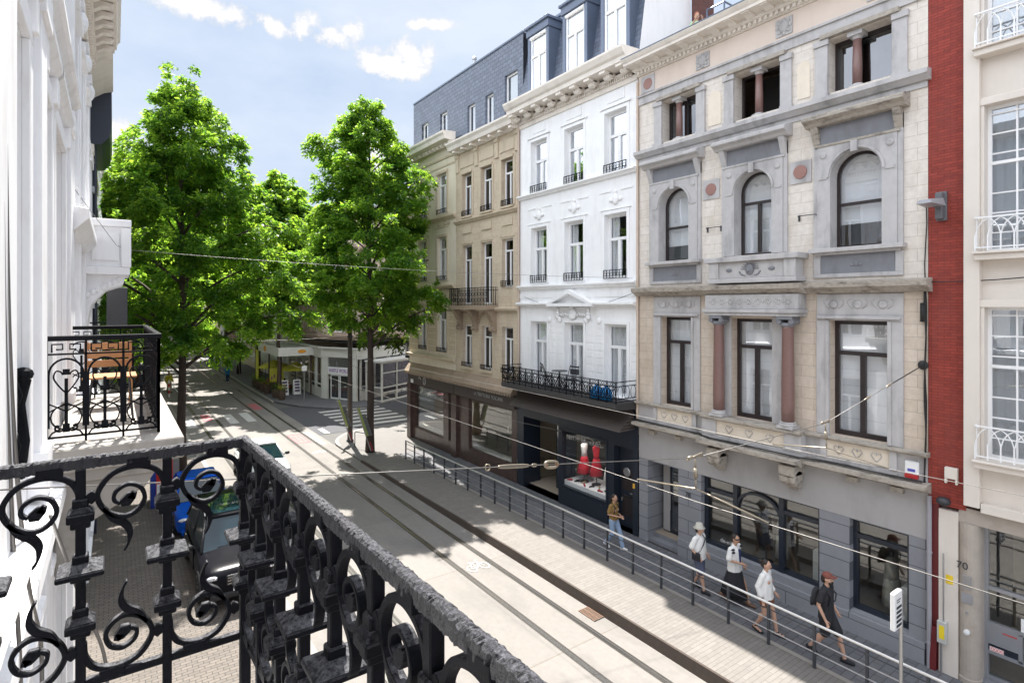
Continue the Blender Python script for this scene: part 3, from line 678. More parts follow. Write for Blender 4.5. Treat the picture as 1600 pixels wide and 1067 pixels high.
# third floor
q=MB(T); q.ext([(0,12.45),(.1,12.45),(.2,12.54),(.24,12.56),(.24,12.66),(0,12.69)],4.4,12.46,0);
q.box(4.461,12.419,0,.035,12.32,12.449); q.build('upper_sill_course',M['blue'],G)
for i,(a,b_) in enumerate(T3):
    q=MB(T); 
    for x0,x1 in ((a-.3,a-.001),(b_+.001,b_+.3)):
        if x0>b_: q.build('pilaster',M['blue'],G,bevel=.006); q=MB(T)
        q.box(x0,x1,0,.06,12.69,13.95); q.box(x0-.03,x1+.03 if x1>b_ else x1,0,.1,12.691,12.8); q.box(x0-.03,x1+.03 if x1>b_ else x1,0,.1,13.951,14.09)
    sr=q.build('pilaster',M['blue'],G,bevel=.006)
    q=MB(T); q.box(a-.16,b_+.16,0.,.14,14.095,14.2); q.build('lintel',M['ledge'],sr)
    cx=(a+b_)/2+(.1,.02,.1)[i]
    q=MB(T); q.lathe([(.1,12.86),(.1,13.3),(.088,13.9)],(cx,-.14,0),16); cl=q.build('window_column',M['granite'],sr,smooth=True)
    q=MB(T); q.box(cx-.14,cx+.14,-.28,.0,12.79,12.83); q.lathe([(.13,12.83),(.12,12.859)],(cx,-.14,0),16); q.build('column_base',M['blue'],sr); q=MB(T); q.lathe([(.09,13.901),(.13,13.97)],(cx,-.14,0),16); q.box(cx-.16,cx+.16,-.3,.02,13.971,14.07); q.build('capital',M['blue'],sr)
    if i==1:
        w=MB(T); w.box(a,a+.07,-.42,-.36,12.8,14.06); w.box(b_-.07,b_,-.42,-.36,12.8,14.06); w.box(a+.07,b_-.07,-.42,-.36,12.8,12.86); w.box(a+.07,b_-.07,-.42,-.36,14.,14.06); w=w.build('window',M['frb'],G,label='open dark window with its casements swung inwards')
        q=MB(T); q.quad((a+.05,-.4,12.8),(a+.05,-.95,12.8),(a+.05,-.95,14.05),(a+.05,-.4,14.05)); q.build('pane',M['glassd'],w,recalc=False)
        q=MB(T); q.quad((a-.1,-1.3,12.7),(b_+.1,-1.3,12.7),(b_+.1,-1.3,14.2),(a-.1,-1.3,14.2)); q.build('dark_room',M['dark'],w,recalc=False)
    else:
        window(G,T,a,b_,12.79,14.07,.40,'frb','glassb','S',.08,1.,None,mull=(i==0))
for a,b_ in ((9.33,9.86),(6.85,7.28)):
    c=(a+b_)/2; r=(b_-a)/2-.06
    q=MB(T); pts=[(c-r,12.85)]+[(c+r*math.cos(t),13.62+r*math.sin(t)) for t in [math.pi-math.pi*k/14 for k in range(15)]]+[(c+r,12.85)]
    q.ext([(x,z) for x,z in pts],0,.02,1); q.build('blind_arch',M['cream'],G)
q=MB(T); q.box(g0,g1,0,.05,14.205,14.44); q.box(g0-.02,g1+.03,0,.1,14.441,14.5); q.build('architrave',M['blue'],G)
q=MB(T); q.box(g0,g1,0,.02,14.501,15.14); q.build('frieze',M['pink'],G)
for s in (9.97,7.55,5.4):
    q=MB(T); q.box(s-.22,s+.22,.02,.05,14.6,15.04); qq=q.build('frieze_block',M['blue'],G)
    q=MB(T); q.ell((s,.055,14.82),(.14,.05,.16),10,7)
    for t in range(8): q.ell((s+.17*math.cos(t*.785),.055,14.82+.17*math.sin(t*.785)),(.05,.025,.05),6,5)
    q.build('carving',M['blue'],qq,smooth=True)
q=MB(T); q.box(11.75,12.3,.02,.045,14.55,15.08); qq=q.build('frieze_block',M['blue'],G); q=MB(T); q.lathe([(0,.045),(.18,.045),(.17,.06),(0,.065)],(12.02,0,14.81),20,1); q.build('medallion_disc',M['reddisc'],qq)
q=MB(T); q.box(g0,12.44,0,.08,15.145,15.17)
k=g0+.03
while k<12.36: q.box(k,k+.075,.1,.17,15.17,15.26); k+=.15
q.box(g0,12.44,0,.1,15.171,15.26); q.ext([(0,15.261),(.2,15.261),(.24,15.30),(0,15.30)],g0,12.46,0)
q.box(g0-.06,12.5,0,.24,15.301,15.37)
k=g0+.1
while k<12.3: q.ext([(.24,15.30),(.3,15.29),(.42,15.33),(.6,15.345),(.6,15.369),(.24,15.369)],k,k+.22,0); k+=.52
q.ext([(0,15.371),(.64,15.371),(.65,15.44),(.69,15.47),(.75,15.54),(.75,15.565),(0,15.59)],g0-.08,12.52,0); q.build('cornice',M['corn'],G)
q=MB(T); q.box(g0-.08,12.52,.72,.77,15.567,15.59); q.build('gutter_edge',M['zinc'],G)
# roof-terrace bits behind the cornice
ch=thing('chimney_stack','dark red brick chimney stack behind the stone house cornice','chimney',(17.,12.2,15.6))
M['dbrick']=brick('dark_red_brick',(.17,.06,.05),(.12,.045,.04),(.10,.07,.06),.22,.07,'yz',.01,.85,bmp=.4)
q=MB(); q.box(16.78,17.45,12.0,12.44,15.65,20.6); q.build('stack',M['dbrick'],ch)
q=MB(); q.box(16.74,17.49,11.96,12.45,20.6,20.75); q.build('cap',M['ledge'],ch)
fr=thing('roof_railing','grey steel railing of the roof terrace beside the chimney','railing',(16.6,11.2,15.7))
q=MB()
q.box(15.,18.2,10.5,12.,15.575,15.82)
for z in (16.9,17.3,17.6): q.cyl((16.2,10.75,z),(16.2,11.4,z),.03,6); q.cyl((16.2,10.75,z),(18.,10.75,z),.03,6)
for x,y in ((16.2,11.4),(16.2,10.75),(18.,10.75)): q.cyl((x,y,15.83),(x,y,17.62),.03,6)
q.build('bars',M['zinc'],fr)
# ================= white house =================
Wh=thing('white_house','white rendered house with a triangular pediment and slate mansard dormers','house',(14,15.75,.1))
h0,h1=12.46,19.0
cols=[(12.94,13.98),(15.06,16.1),(17.17,18.2)]
op=[(a,b,4.56,7.05,.26) for a,b in cols]+[(a,b,8.6,10.85,.26) for a,b in cols]+[(a,b,12.26,14.38,.26) for a,b in cols]
q=MB(T); q.wall(h0,h1,4.3,15.3,op,.28); q.build('wall',M['white'],Wh)
shell(Wh,T,h0,h1,.1,16.,9.,sides=False); rooms(Wh,T,h0+.02,h1-.02,[.2,4.3,8.2,12.,15.2])
q=MB(T); q.quad((h0+.005,0,3.9),(h0+.005,-9,3.9),(h0+.005,-9,15.59),(h0+.005,-2.76,15.6),(h0+.005,-2.76,19.55),(h0+.005,-.6,19.5),(h0+.005,-.05,16)); q.quad((h0+.005,-2.76,15.6),(h1+.2,-2.76,15.6),(h1+.2,-2.76,19.5),(h0+.005,-2.76,19.5)); q.build('gable_wall',M['white'],Wh,recalc=False)
q=MB(T)
for zc in (8.47,12.22): 
    q.ext([(0,zc-.12),(.08,zc-.12),(.14,zc-.03),(.2,zc-.02),(.2,zc+.03),(0,zc+.05)],h0+.01,h1,0)
q.ext([(0,7.66),(.12,7.66),(.24,7.74),(.24,7.8),(0,7.83)],h0+.01,14.35,0); q.ext([(0,7.66),(.12,7.66),(.24,7.74),(.24,7.8),(0,7.83)],16.9,h1,0)
q.box(h0+.01,h1,0,.03,8.0,8.2)
for a,b_ in cols:
    for z0,z1 in ((4.56,7.05),(8.6,10.85),(12.26,14.38)):
        q.box(a-.12,a-.001,0,.04,z0,z1+.12); q.box(b_+.001,b_+.12,0,.04,z0,z1+.12); q.box(a-.0005,b_+.0005,0,.041,z1+.001,z1+.12)
    q.box(a-.2,b_+.2,0,.08,14.52,14.58); q.box(a-.2,b_+.2,0,.05,10.99,11.03)
    q.box(a+.1,b_-.1,0,.03,14.7,15.05)
    c=(a+b_)/2
    for z in (11.35,): 
        q.ell((c,.04,z),(.14,.06,.2),8,6); q.ell((c-.2,.03,z-.02),(.12,.04,.07),8,5); q.ell((c+.2,.03,z-.02),(.12,.04,.07),8,5); q.ell((c,.03,z+.25),(.08,.05,.08),8,5)
    q.box(a-.25,a+.3,0,.025,11.62,11.68); q.box(b_-.3,b_+.25,0,.025,11.62,11.68)
k=h0+.06
for z in [4.8+.26*i for i in range(9)]:
    for a,b_ in ((12.5,12.8),(14.12,14.45),(14.6,14.92),(16.24,16.55),(16.72,17.03),(18.34,18.66)):
        q.box(a,b_,0,.02,z,z+.2)
for a in (14.1,14.75,16.22,16.85): q.ell((a+.15,.04,7.15),(.1,.06,.12),8,6)
q.build('mouldings',M['white'],Wh)
# pediment with cartouche
q=MB(T); z0,z1=7.66,8.3; a,b_=14.36,16.89; c=(a+b_)/2
q.ext([(a,z0),(b_,z0),(b_,z0+.12),(a,z0+.12)],0,.3,1)
q.ext([(a,z0+.121),(a+.28,z0+.121),(c,z1-.16),(c,z1)],0,.3,1); q.ext([(b_,z0+.121),(c+.0005,z1),(c+.0005,z1-.16),(b_-.28,z0+.121)],0,.3,1)
q.ext([(a+.285,z0+.122),(b_-.285,z0+.122),(c,z1-.165)],0,.06,1); pd=q.build('pediment',M['white'],Wh)
q=MB(T); q.lathe([(0,.02),(.19,.02),(.22,.06),(.17,.1),(.1,.09),(0,.12)],(c,0,7.36),16,1)
for m in (-1,1):
    for k in range(6):
        t=.25+.13*k; q.tube([(c+m*(t-.06),.05,7.28+.03*math.sin(k*2)),(c+m*(t+.02),.09,7.36+.05*math.sin(k)),(c+m*(t+.1),.05,7.3-.02*k)],[.035,.03,.01],5)
    for k in range(3): q.ell((c+m*.85,.06,7.25+.14*k),(.1-.02*k,.06,.09),8,6)
q.ell((c,.1,7.62),(.1,.08,.07),8,6)
q.build('cartouche',M['white'],pd,smooth=True)
# cornice
q=MB(T); q.box(h0+.01,h1,0,.06,15.1,15.3)
k=h0+.2
while k<h1-.1:
    q.box(k,k+.05,.06,.14,15.26,15.38); k+=.1
q.box(h0-.02,h1+.02,0,.12,15.39,15.5)
for i in range(9):
    s=h0+.3+i*.76; q.lathe([(0,-.14),(.11,-.14),(.13,0),(.11,.14),(0,.14)],(s,.3,15.46),12,0); q.box(s-.14,s+.14,.1,.62,15.5,15.6)
q.ext([(0,15.601),(.66,15.601),(.68,15.74),(.76,15.8),(.86,15.96),(.86,16.03),(0,16.08)],h0-.06,h1+.06,0); q.build('cornice',M['corn'],Wh)
# mansard with three dormers
q=MB(T); q.quad((h0+.02,-.12,16.05),(h1+.2,-.12,16.05),(h1+.2,-.75,19.45),(h0+.02,-.75,19.45)); q.quad((h1+.2,-.12,16.05),(h1+.2,-2.75,16.05),(h1+.2,-2.75,19.45),(h1+.2,-.75,19.45)); q.build('mansard',M['slate'],Wh,recalc=False)
q=MB(T); q.quad((h0+.02,-.75,19.45),(h1+.2,-.75,19.45),(h1+.2,-2.75,19.5),(h0+.02,-2.75,19.5)); q.box(h0,h1+.25,-.85,-.68,19.42,19.52); q.build('roof',M['zinc'],Wh,recalc=False)
for c in (13.5,15.55,17.75):
    a,b_=c-.52,c+.52; d1=.02
    q=MB(T); q.box(a-.16,a,-1.,d1,16.06,18.75); q.box(b_,b_+.16,-1.,d1,16.06,18.75); q.box(a-.2,b_+.2,-1.4,d1+.06,18.751,19.05); q.box(a-.26,b_+.26,-1.5,d1+.14,19.051,19.16)
    dm=q.build('dormer',M['zinc'],Wh,bevel=.01)
    w=window(Wh,T,a,b_,16.1,18.74,-d1+.12,'frw','glassr','T',.08,.66,'flat')
    q=MB(T); q.cyl((a,-.02,18.66),(b_,-.02,18.66),.07,10); q.build('roller_blind_box',M['frw'],dm)
for a,b_ in cols:
    window(Wh,T,a,b_,4.56,7.05,.25,'frw','glass','T',.1,.66,'curtain',bfrac=1.)
    window(Wh,T,a,b_,8.6,10.85,.25,'frw','glass','T',.1,.6,'curtain',bfrac=.5)
    window(Wh,T,a,b_,12.26,14.38,.25,'frw','glassr','T',.1,.6,'curtain',bfrac=.5)
    for z in (8.62,12.28): railing(Wh,T,a,b_,.07,z,z+.3)
# dark shop front of the white house
q=MB(T)
q.wall(h0,h1+.2,.1,4.3,[(12.7,13.55,.1,2.9,.35),(13.85,16.35,.75,3.0,.12),(16.5,18.75,.1,3.05,.9)],.3); q.build('shopfront_wall',M['frbl'],Wh)
q=MB(T); q.quad((12.6,.75,3.6),(18.75,.75,3.6),(18.75,.06,4.22),(12.6,.06,4.22)); q.quad((12.6,.75,3.6),(12.6,.06,4.22),(12.6,.0,3.6)); q.quad((12.6,.75,3.6),(18.75,.75,3.6),(18.75,.0,3.6),(12.6,.0,3.6)); q.quad((18.75,.75,3.6),(18.75,.06,4.22),(18.75,0,3.6))
M['perf']=brick('perforated_brown_metal',(.13,.105,.09),(.115,.095,.085),(.05,.04,.036),.05,.05,'yz',.012,.6,bmp=.2,var=.2)
q.build('shop_canopy',M['perf'],Wh,recalc=False)
q=MB(T)
for a,b_,c_,e in ((13.85,13.93,.75,3.0),(16.27,16.35,.75,3.0),(13.93,16.27,.75,.83),(13.93,16.27,2.92,3.0)): q.box(a,b_,-.12,.02,c_,e)
q.box(13.8,16.4,0,.06,.1,.74); sw=q.build('display_window',M['frbl'],Wh)
q=MB(T); q.box(13.9,16.3,-.1,-.09,.8,2.95); q.build('pane',M['glassc'],sw)
q=MB(T); q.box(13.86,16.34,-1.3,-.13,.74,.98); q.build('display_plinth',M['frw'],sw)
q=MB(T); q.quad((13.6,-1.35,.74),(16.6,-1.35,.74),(16.6,-1.35,3.05),(13.6,-1.35,3.05)); q.build('backdrop',M['dark'],sw,recalc=False)
text('BITTE KAI RAND',.19,M['letterd'],sw,(13.975,15.0,2.72),ROT_R,'shop_lettering',.002,sp=1.25)
q=MB(T); q.box(12.74,13.52,-.34,-.28,.12,2.85); dr=q.build('door',M['frbl'],Wh)
q=MB(T)
for z in (.5,1.4): 
    q.box(12.84,13.42,-.28,-.262,z,z+.7)
q.box(12.95,13.3,-.265,-.25,1.15,1.2); q.build('door_panels',M['frb'],dr)
q=MB(T); q.lathe([(0,-.28),(.14,-.28),(.16,-.26),(.14,-.24),(0,-.24)],(13.2,0,2.0),14,1); q.box(13.36,13.4,-.28,-.2,1.0,1.12); q.box(12.95,13.05,-.28,-.25,1.3,1.33); q.build('brass_knocker',M['steel'],dr)
MB(T).box(12.6,12.68,0,.02,1.65,1.8).build('yellow_notice',plain('yellow_card',(.75,.42,.05),.6),Wh)
q=MB(T); q.box(16.6,17.6,-.88,-.82,.1,2.95); dr=q.build('door',M['frbl'],Wh); MB(T).box(16.7,17.5,-.815,-.805,.4,2.8).build('door_glass',M['glassd'],dr)
# iron balcony of the white house
bl=MB(T); bl.box(12.5,18.95,.0,1.0,4.38,4.54); bl.ext([(0,4.28),(.9,4.34),(.96,4.379),(0,4.379)],12.5,18.95,0); slab=bl.build('balcony_slab',plain('black_stone',(.05,.047,.045),.85,var=.4,vs=8,bmp=.3),Wh)  # whole slab in one mottled near-black colour
q=MB(T); d=.96; z0,z1=4.545,5.25; s0,s1=12.53,18.92
for z in (z0+.05,z0+.14,z1-.16,z1-.02):
    q.box(s0,s1,d-.012,d+.012,z-.012,z+.012)
    for s in (s0,s1): q.box(s-.012,s+.012,0,d-.013,z-.012,z+.012)
n=16
for i in range(n+1):
    s=s0+(s1-s0)*i/n; q.box(s-.014,s+.014,d-.013,d+.0145,z0,z1)
for i in range(n):
    c=s0+(s1-s0)*(i+.5)/n; h=(s1-s0)/n*.42; zc=(z0+z1)/2-.02
    q.tube([(c+h*math.cos(t),d,zc+.22*math.sin(t)) for t in [2*math.pi*k/12 for k in range(12)]],.015,4,True); q.tube([(c+h*.5*math.cos(t),d,zc+.11*math.sin(t)) for t in [2*math.pi*k/10 for k in range(10)]],.013,4,True); q.bar([(c-h,d,zc-.2),(c+h,d,zc+.2)],.016,.016,(0,1,0)); q.bar([(c-h,d-.001,zc+.2),(c+h,d-.001,zc-.2)],.016,.016,(0,1,0))
    for m in (-1,1):
        q.tube([(c+m*.01,d,zc-.2),(c+m*h*.7,d,zc-.05),(c+m*h*.4,d,zc+.12),(c+m*.02,d,zc+.02)],.015,4)
    for k in (-.5,0,.5): q.tube([(c+k*h*1.3+.05*math.cos(t),d,z1-.09+.05*math.sin(t)) for t in [2*math.pi*j/6 for j in range(6)]],.009,4,True)
for s in (s0,s1):
    for k in range(3):
        y=.16+.3*k; q.tube([(s,y+.12*math.cos(t),(z0+z1)/2-.02+.22*math.sin(t)) for t in [2*math.pi*j/10 for j in range(10)]],.011,4,True)
q.build('balcony_railing',M['iron'],Wh)
# furniture and blue sacks on that balcony
def bistro_chair(T,s,d,z,rot,label):
    o=T(s,d,z); r=thing('folding_chair',label,'chair',o,rot,'folding chairs on the white house balcony')
    q=LMB(); q.box(-.2,.2,-.2,.2,.43,.46); q.build('seat',M['irong'],r)
    q=LMB(); q.box(-.2,.2,.2,.225,.62,.82); q.box(-.2,.2,.2,.225,.88,.93); q.build('backrest',M['irong'],r)
    for m in (-1,1):
        q=LMB(); q.cyl((m*.19,-.2,0),(m*.19,.21,.95),.014,6); q.build('leg',M['irong'],r); q=LMB(); q.cyl((m*.17,.2,0),(m*.17,-.18,.44),.014,6); q.build('leg',M['irong'],r)
    return r
bistro_chair(T,16.6,.5,4.545,R(60),'black folding chair left of the small table on the white house balcony')
bistro_chair(T,15.2,.5,4.545,R(-80),'black folding chair right of the small table on the white house balcony')
tb=thing('bistro_table','small black round table on the white house balcony','table',T(15.9,.45,4.545))
q=LMB(); q.lathe([(0,.7),(.3,.7),(.3,.72),(0,.72)],(0,0,0),18); q.build('tabletop',M['irong'],tb)
for k in range(3):
    q=LMB(); a=k*2.09; q.cyl((.26*math.cos(a),.26*math.sin(a),0),(-.05*math.cos(a),-.05*math.sin(a),.7),.014,6); q.build('leg',M['irong'],tb)
M['bluebag']=plain('bright_blue_plastic',(.02,.30,.72),.35,var=.2,vs=6)
def sack(T,s,d,z,r,h,label,sd):
    rr=random.Random(sd); t=thing('refuse_sack',label,'sack',T(s,d,z),0,'blue sacks on the white house balcony')
    q=LMB(); prof=[(0.02,0),(r*.9,.02),(r*1.05,h*.3),(r*.95,h*.6),(r*.5,h*.85),(r*.14,h*.95),(r*.3,h)]
    q.lathe(prof,(0,0,0),16); q.v=[(x+rr.uniform(-.025,.025),y+rr.uniform(-.025,.025),z_+rr.uniform(-.01,.01)*(z_>.03)) for x,y,z_ in q.v]
    q.build('bag',M['bluebag'],t,smooth=True)
sack(T,13.2,.72,4.545,.2,.5,'bright blue sack on the white house balcony, nearest its right corner',1); sack(T,13.68,.7,4.545,.22,.46,'bright blue sack on the white house balcony, left one of the pair',2)
# ================= tan three-bay house =================
Bn=thing('tan_house','narrow tan stone house with white windows and a short iron balcony','house',(14,21.75,.1))
b0,b1=19.02,24.42
cl3=[(19.5,20.35),(21.15,22.05),(22.9,23.78)]
op=[(a,b,4.72,6.75,.26) for a,b in cl3]+[(a,b,8.5 if i==0 else 7.75,10.62,.26) for i,(a,b) in enumerate(cl3)]+[(a,b,12.05,14.1,.26) for a,b in cl3]
q=MB(T); q.wall(b0,b1,4.3,15.2,op,.28); q.build('wall',M['tan'],Bn)
shell(Bn,T,b0,b1,.1,15.7,9.,sides=False); rooms(Bn,T,b0+.02,b1-.02,[.2,4.4,7.5,11.8,15.1])
q=MB(T)
for zc in (11.85,):
    q.ext([(0,zc-.14),(.06,zc-.14),(.14,zc-.04),(.18,zc-.03),(.18,zc+.03),(0,zc+.05)],b0,b1,0)
q.ext([(0,7.42),(.1,7.42),(.2,7.5),(.22,7.58),(0,7.62)],b0,b1,0)
for a,b_ in cl3:
    q.box(a-.05,b_+.05,0,.07,14.12,14.24); q.box(a+.02,b_-.02,0,.05,11.2,11.55); q.box(a-.14,b_+.14,0,.03,10.7,10.78)
    q.box(a-.05,b_+.05,0,.1,4.6,4.715); q.box(a-.04,b_+.04,0,.1,11.96,12.045)
    for x in (a-.17,b_+.02): q.box(x,x+.15,0,.035,12.05,14.1)
for x in (19.05,20.6,22.3,24.1):
    q.box(x,x+.28,0,.06,14.3,15.2); q.box(x-.02,x+.3,0,.1,15.0,15.19)
for a,b_ in ((19.4,20.5),(20.98,22.2),(22.7,24.)): q.box(a,b_,0,.035,14.45,14.95)
q.build('mouldings',M['tand'],Bn)
q=MB(T); q.ext([(0,15.2),(.1,15.2),(.2,15.3),(.45,15.34),(.5,15.5),(.6,15.62),(.6,15.7),(0,15.76)],b0-.04,b1+.04,0)
k=b0+.1
while k<b1-.2: q.box(k,k+.16,.1,.42,15.2,15.3); k+=.8
q.build('cornice',M['corn'],Bn)
for i,(a,b_) in enumerate(cl3):
    window(Bn,T,a,b_,4.72,6.75,.25,'frw','glassk','T',.07,.72,None)
    window(Bn,T,a,b_,8.5 if i==0 else 7.75,10.62,.25,'frw','glassk','T',.07,.74,None)
    window(Bn,T,a,b_,12.05,14.1,.25,'frw','glassk','T',.07,.7,None)
    railing(Bn,T,a,b_,.06,12.07,12.32)
    railing(Bn,T,a,b_,.06,4.74,4.95)
railing(Bn,T,cl3[0][0],cl3[0][1],.06,8.52,8.78)
q=MB(T); q.box(20.65,24.1,0,.62,7.5,7.68)
for s in (20.9,22.45,23.85):
    q.ext([(0,6.5),(.12,6.6),(.2,6.95),(.42,7.3),(.55,7.48),(.0,7.495)],s-.14,s+.14,0); q.lathe([(0,-.16),(.11,-.16),(.12,.16),(0,.16)],(s,.14,6.62),12,0)
for c in (21.6,23.35):
    q.tube([(c+.62*math.cos(t),.06,6.85+.5*math.sin(t)) for t in [math.pi*k/12 for k in range(13)]],.05,6)
    q.ell((c,.05,7.4),(.18,.06,.12),8,6)
q.build('balcony_slab',M['brownstone'],Bn)
q=MB(T); d=.58; s0,s1=20.7,24.05; z0,z1=7.69,8.52
for z in (z0+.05,z1-.02,z1-.14):
    q.box(s0,s1,d-.012,d+.012,z-.012,z+.012)
    for s in (s0,s1): q.box(s-.012,s+.012,0,d-.0125,z-.012,z+.012)
n=26
for i in range(n+1): s=s0+(s1-s0)*i/n; q.box(s-.009,s+.009,d-.0095,d+.0095,z0,z1)
for i in range(n//2):
    c=s0+(s1-s0)*(2*i+1)/n
    for zc in (z0+.25,z0+.52): q.tube([(c+.09*math.cos(t),d,zc+.11*math.sin(t)) for t in [2*math.pi*k/8 for k in range(8)]],.01,4,True)
for s in (s0,s1):
    for k in range(4): q.box(s-.0085,s+.0085,.1+.12*k,.118+.12*k,z0,z1)
q.build('balcony_railing',M['iron'],Bn)
# ================= beige two-bay corner house =================
Be=thing('beige_corner_house','beige rendered two-bay house at the street corner with rusticated first floor','house',(14,27.1,.1))
e0,e1=24.43,29.85
cl2=[(25.35,26.4),(27.6,28.55)]
op=[(a,b,5.25,7.6,.25) for a,b in cl2]+[(a,b,9.0,11.28,.25) for a,b in cl2]+[(a,b,12.5,14.6,.25) for a,b in cl2]
q=MB(T); q.wall(e0,e1,4.4,15.9,op,.28)
TC=frame(14.,29.85,0.,-1)   # return wall along the side street: s to the east, d to the north
q.build('wall',M['beige'],Be)
q=MB(TC); q.wall(0,9,4.4,15.9,[(1.5,2.5,5.25,7.6),(4.5,5.5,5.25,7.6),(1.5,2.5,9.,11.28),(4.5,5.5,9.,11.28),(1.5,2.5,12.5,14.6),(4.5,5.5,12.5,14.6)],.28); q.build('side_wall',M['beige'],Be)
for s in (1.5,4.5):
    for z0,z1 in ((5.25,7.6),(9.,11.28),(12.5,14.6)): window(Be,TC,s,s+1.,z0,z1,.25,'frw','glassd','T',.08,.7)
shell(Be,T,e0,e1-.3,.1,16.2,8.8,sides=False); rooms(Be,T,e0+.02,e1-.3,[.2,4.5,8.5,12.,15.8])
q=MB(T)
for zc,k in ((12.28,0),(8.72,.06),(4.95,.02)):
    q.ext([(0,zc-.16),(.06+k,zc-.16),(.14+k,zc-.05),(.2+k,zc-.04),(.2+k,zc+.04),(0,zc+.06)],e0,e1,0)
q.box(e0,e1,0,.05,8.1,8.5); q.box(e0,e1,0,.03,14.9,14.98); q.box(e0,e1,0,.05,15.3,15.4)
for a,b_ in cl2:
    for z0,z1 in ((5.25,7.6),(9.0,11.28),(12.5,14.6)):
        q.box(a-.13,a-.001,0,.05,z0,z1+.13); q.box(b_+.001,b_+.13,0,.05,z0,z1+.13); q.box(a-.0005,b_+.0005,0,.05,z1+.001,z1+.13)
    q.box((a+b_)/2-.09,(a+b_)/2+.09,0,.1,7.74,8.09)
    for x in (a-.2,a+.15,b_-.2): q.ell((x,.03,11.95),(.16,.04,.1),8,5)
    q.box(a-.25,b_+.25,0,.02,11.75,11.8)
for z in [5.2+.34*i for i in range(9)]:
    for a,b_ in ((24.5,25.15),(26.6,27.4),(28.75,29.83)): q.box(a,b_,0,.025,z,z+.29)
q.build('mouldings',M['tand'],Be)
q=MB(T); q.ext([(0,15.9),(.1,15.9),(.2,15.98),(.62,16.02),(.66,16.2),(.74,16.3),(.74,16.4),(0,16.46)],e0+.05,e1+.4,0)
k=e0+.2
while k<e1+.2: q.lathe([(0,-.09),(.1,-.09),(.12,0),(.1,.09),(0,.09)],(k,.24,15.9),10,0); k+=.42
q.build('cornice',M['corn'],Be)
for i,(a,b_) in enumerate(cl2):
    for z0,z1 in ((5.25,7.6),(9.0,11.28),(12.5,14.6)):
        window(Be,T,a,b_,z0,z1,.24,'frw','glassd','T',.08,.7,'curtain',bfrac=.5); railing(Be,T,a,b_,.06,z0+.01,z0+.24)
# slate mansard over the tan and beige houses: each house owns its stretch
def mans(par,s0,s1,wins,zb):
    f=lambda z:-.35-.12*(z-16)/3.5
    q=MB(T); S=sorted([s0,s1]+[x for w in wins for x in w[:2]])
    q2=[(a,b,c,e,.25) for a,b,c,e in wins]
    q.wall(s0,s1,zb,19.45,q2,.25,-.32); q.build('mansard',M['slate'],par)
    q=MB(T); q.quad((s0,-.32,19.45),(s1,-.32,19.45),(s1,-8.8,19.5),(s0,-8.8,19.5)); q.box(s0,s1,-.4,-.28,19.42,19.5); q.build('roof',M['zinc'],par,recalc=False)
    for a,b,c,e in wins: window(par,T,a,b,c,e,.52,'frw','glassd','S',.07,1.,'flat',mull=False)
mans(Bn,19.2,24.42,[(19.6,20.6,16.2,18.0),(21.5,22.2,16.2,17.6),(23.1,23.85,16.2,17.6)],15.7)
mans(Be,24.421,29.95,[(25.9,26.7,16.9,18.0),(28.1,28.9,16.9,18.0)],16.3)
q=MB(); q.quad((14.32,29.95,16.3),(23,29.95,16.3),(23,29.95,19.45),(14.32,29.95,19.45)); q.build('mansard_side',M['slatex'],Be,recalc=False)
q=MB(T); q.cyl((24.6,-1.2,19.4),(24.6,-1.2,20.4),.09,8); q.lathe([(.13,20.4),(.13,20.5),(.02,20.6)],(24.6,-1.2,0),10); q.build('flue',M['steel'],Be)
# ---- shop fronts under the two houses
M['marble']=plain('dark_brown_marble',(.075,.048,.042),.25,var=.35,vs=5,dirt=(.14,.09,.07),dirt_amt=.6,dirt_scale=(2,2,2))
M['cream2']=plain('cream_shop_panel',(.60,.58,.54),.6,var=.05)
M['fasc']=plain('dark_brown_fascia',(.060,.045,.040),.5,var=.2,vs=3)
def shopfront(par,s0,s1,wins,side=False):
    q=MB(T); q.wall(s0,s1,.1,3.85,[(a,b,.75,3.2,.14) for a,b in wins],.2); q.build('shopfront',M['marble'],par)
    q=MB(T); q.box(s0+.02,s1-.02,0,.12,3.25,3.84); q.build('fascia',M['fasc'],par); q=MB(T); q.ext([(0,3.851),(.3,3.851),(.34,3.95),(.1,4.28),(0,4.42)],s0,s1,0)
    k=s0+.1
    while k<s1-.1: q.ell((k,.3,3.83),(.05,.05,.05),6,4); k+=.2
    q.build('shop_cornice',M['brownstone'],par)
    for a,b in wins:
        q=MB(T); q.box(a,a+.06,-.14,-.06,.75,3.2); q.box(b-.06,b,-.14,-.06,.75,3.2); q.box(a+.06,b-.06,-.14,-.06,.75,.82); q.box(a+.06,b-.06,-.14,-.06,3.12,3.2); w=q.build('shop_window',M['marble'],par)
        q=MB(T); q.box(a+.03,b-.03,-.11,-.1,.78,3.17); q.build('pane',M['glasss'],w)
        q=MB(T); q.box(a,b,-.5,-.3,.5,.9); 
        n=24
        for i in range(n): pass
        q.build('window_ledge',M['cream2'],w)
shopfront(Bn,19.22,24.42,[(19.6,23.2)])
shopfront(Be,24.43,29.85,[(24.75,25.2),(25.75,29.2)])
q=MB(T)
q.box(29.4,29.84,0,.16,.1,3.24); q.build('corner_pillar',M['marble'],Be)
q=MB(T); q.box(24.2,24.7,.0,.14,.1,3.24); q.build('shop_pillar',M['marble'],Be)
text('LA TRATTORIA TOSCANA',.24,M['letterd'],Bn,(13.87,21.3,3.54),ROT_R,'shop_lettering',.006,sx=.85)
q=MB(T)
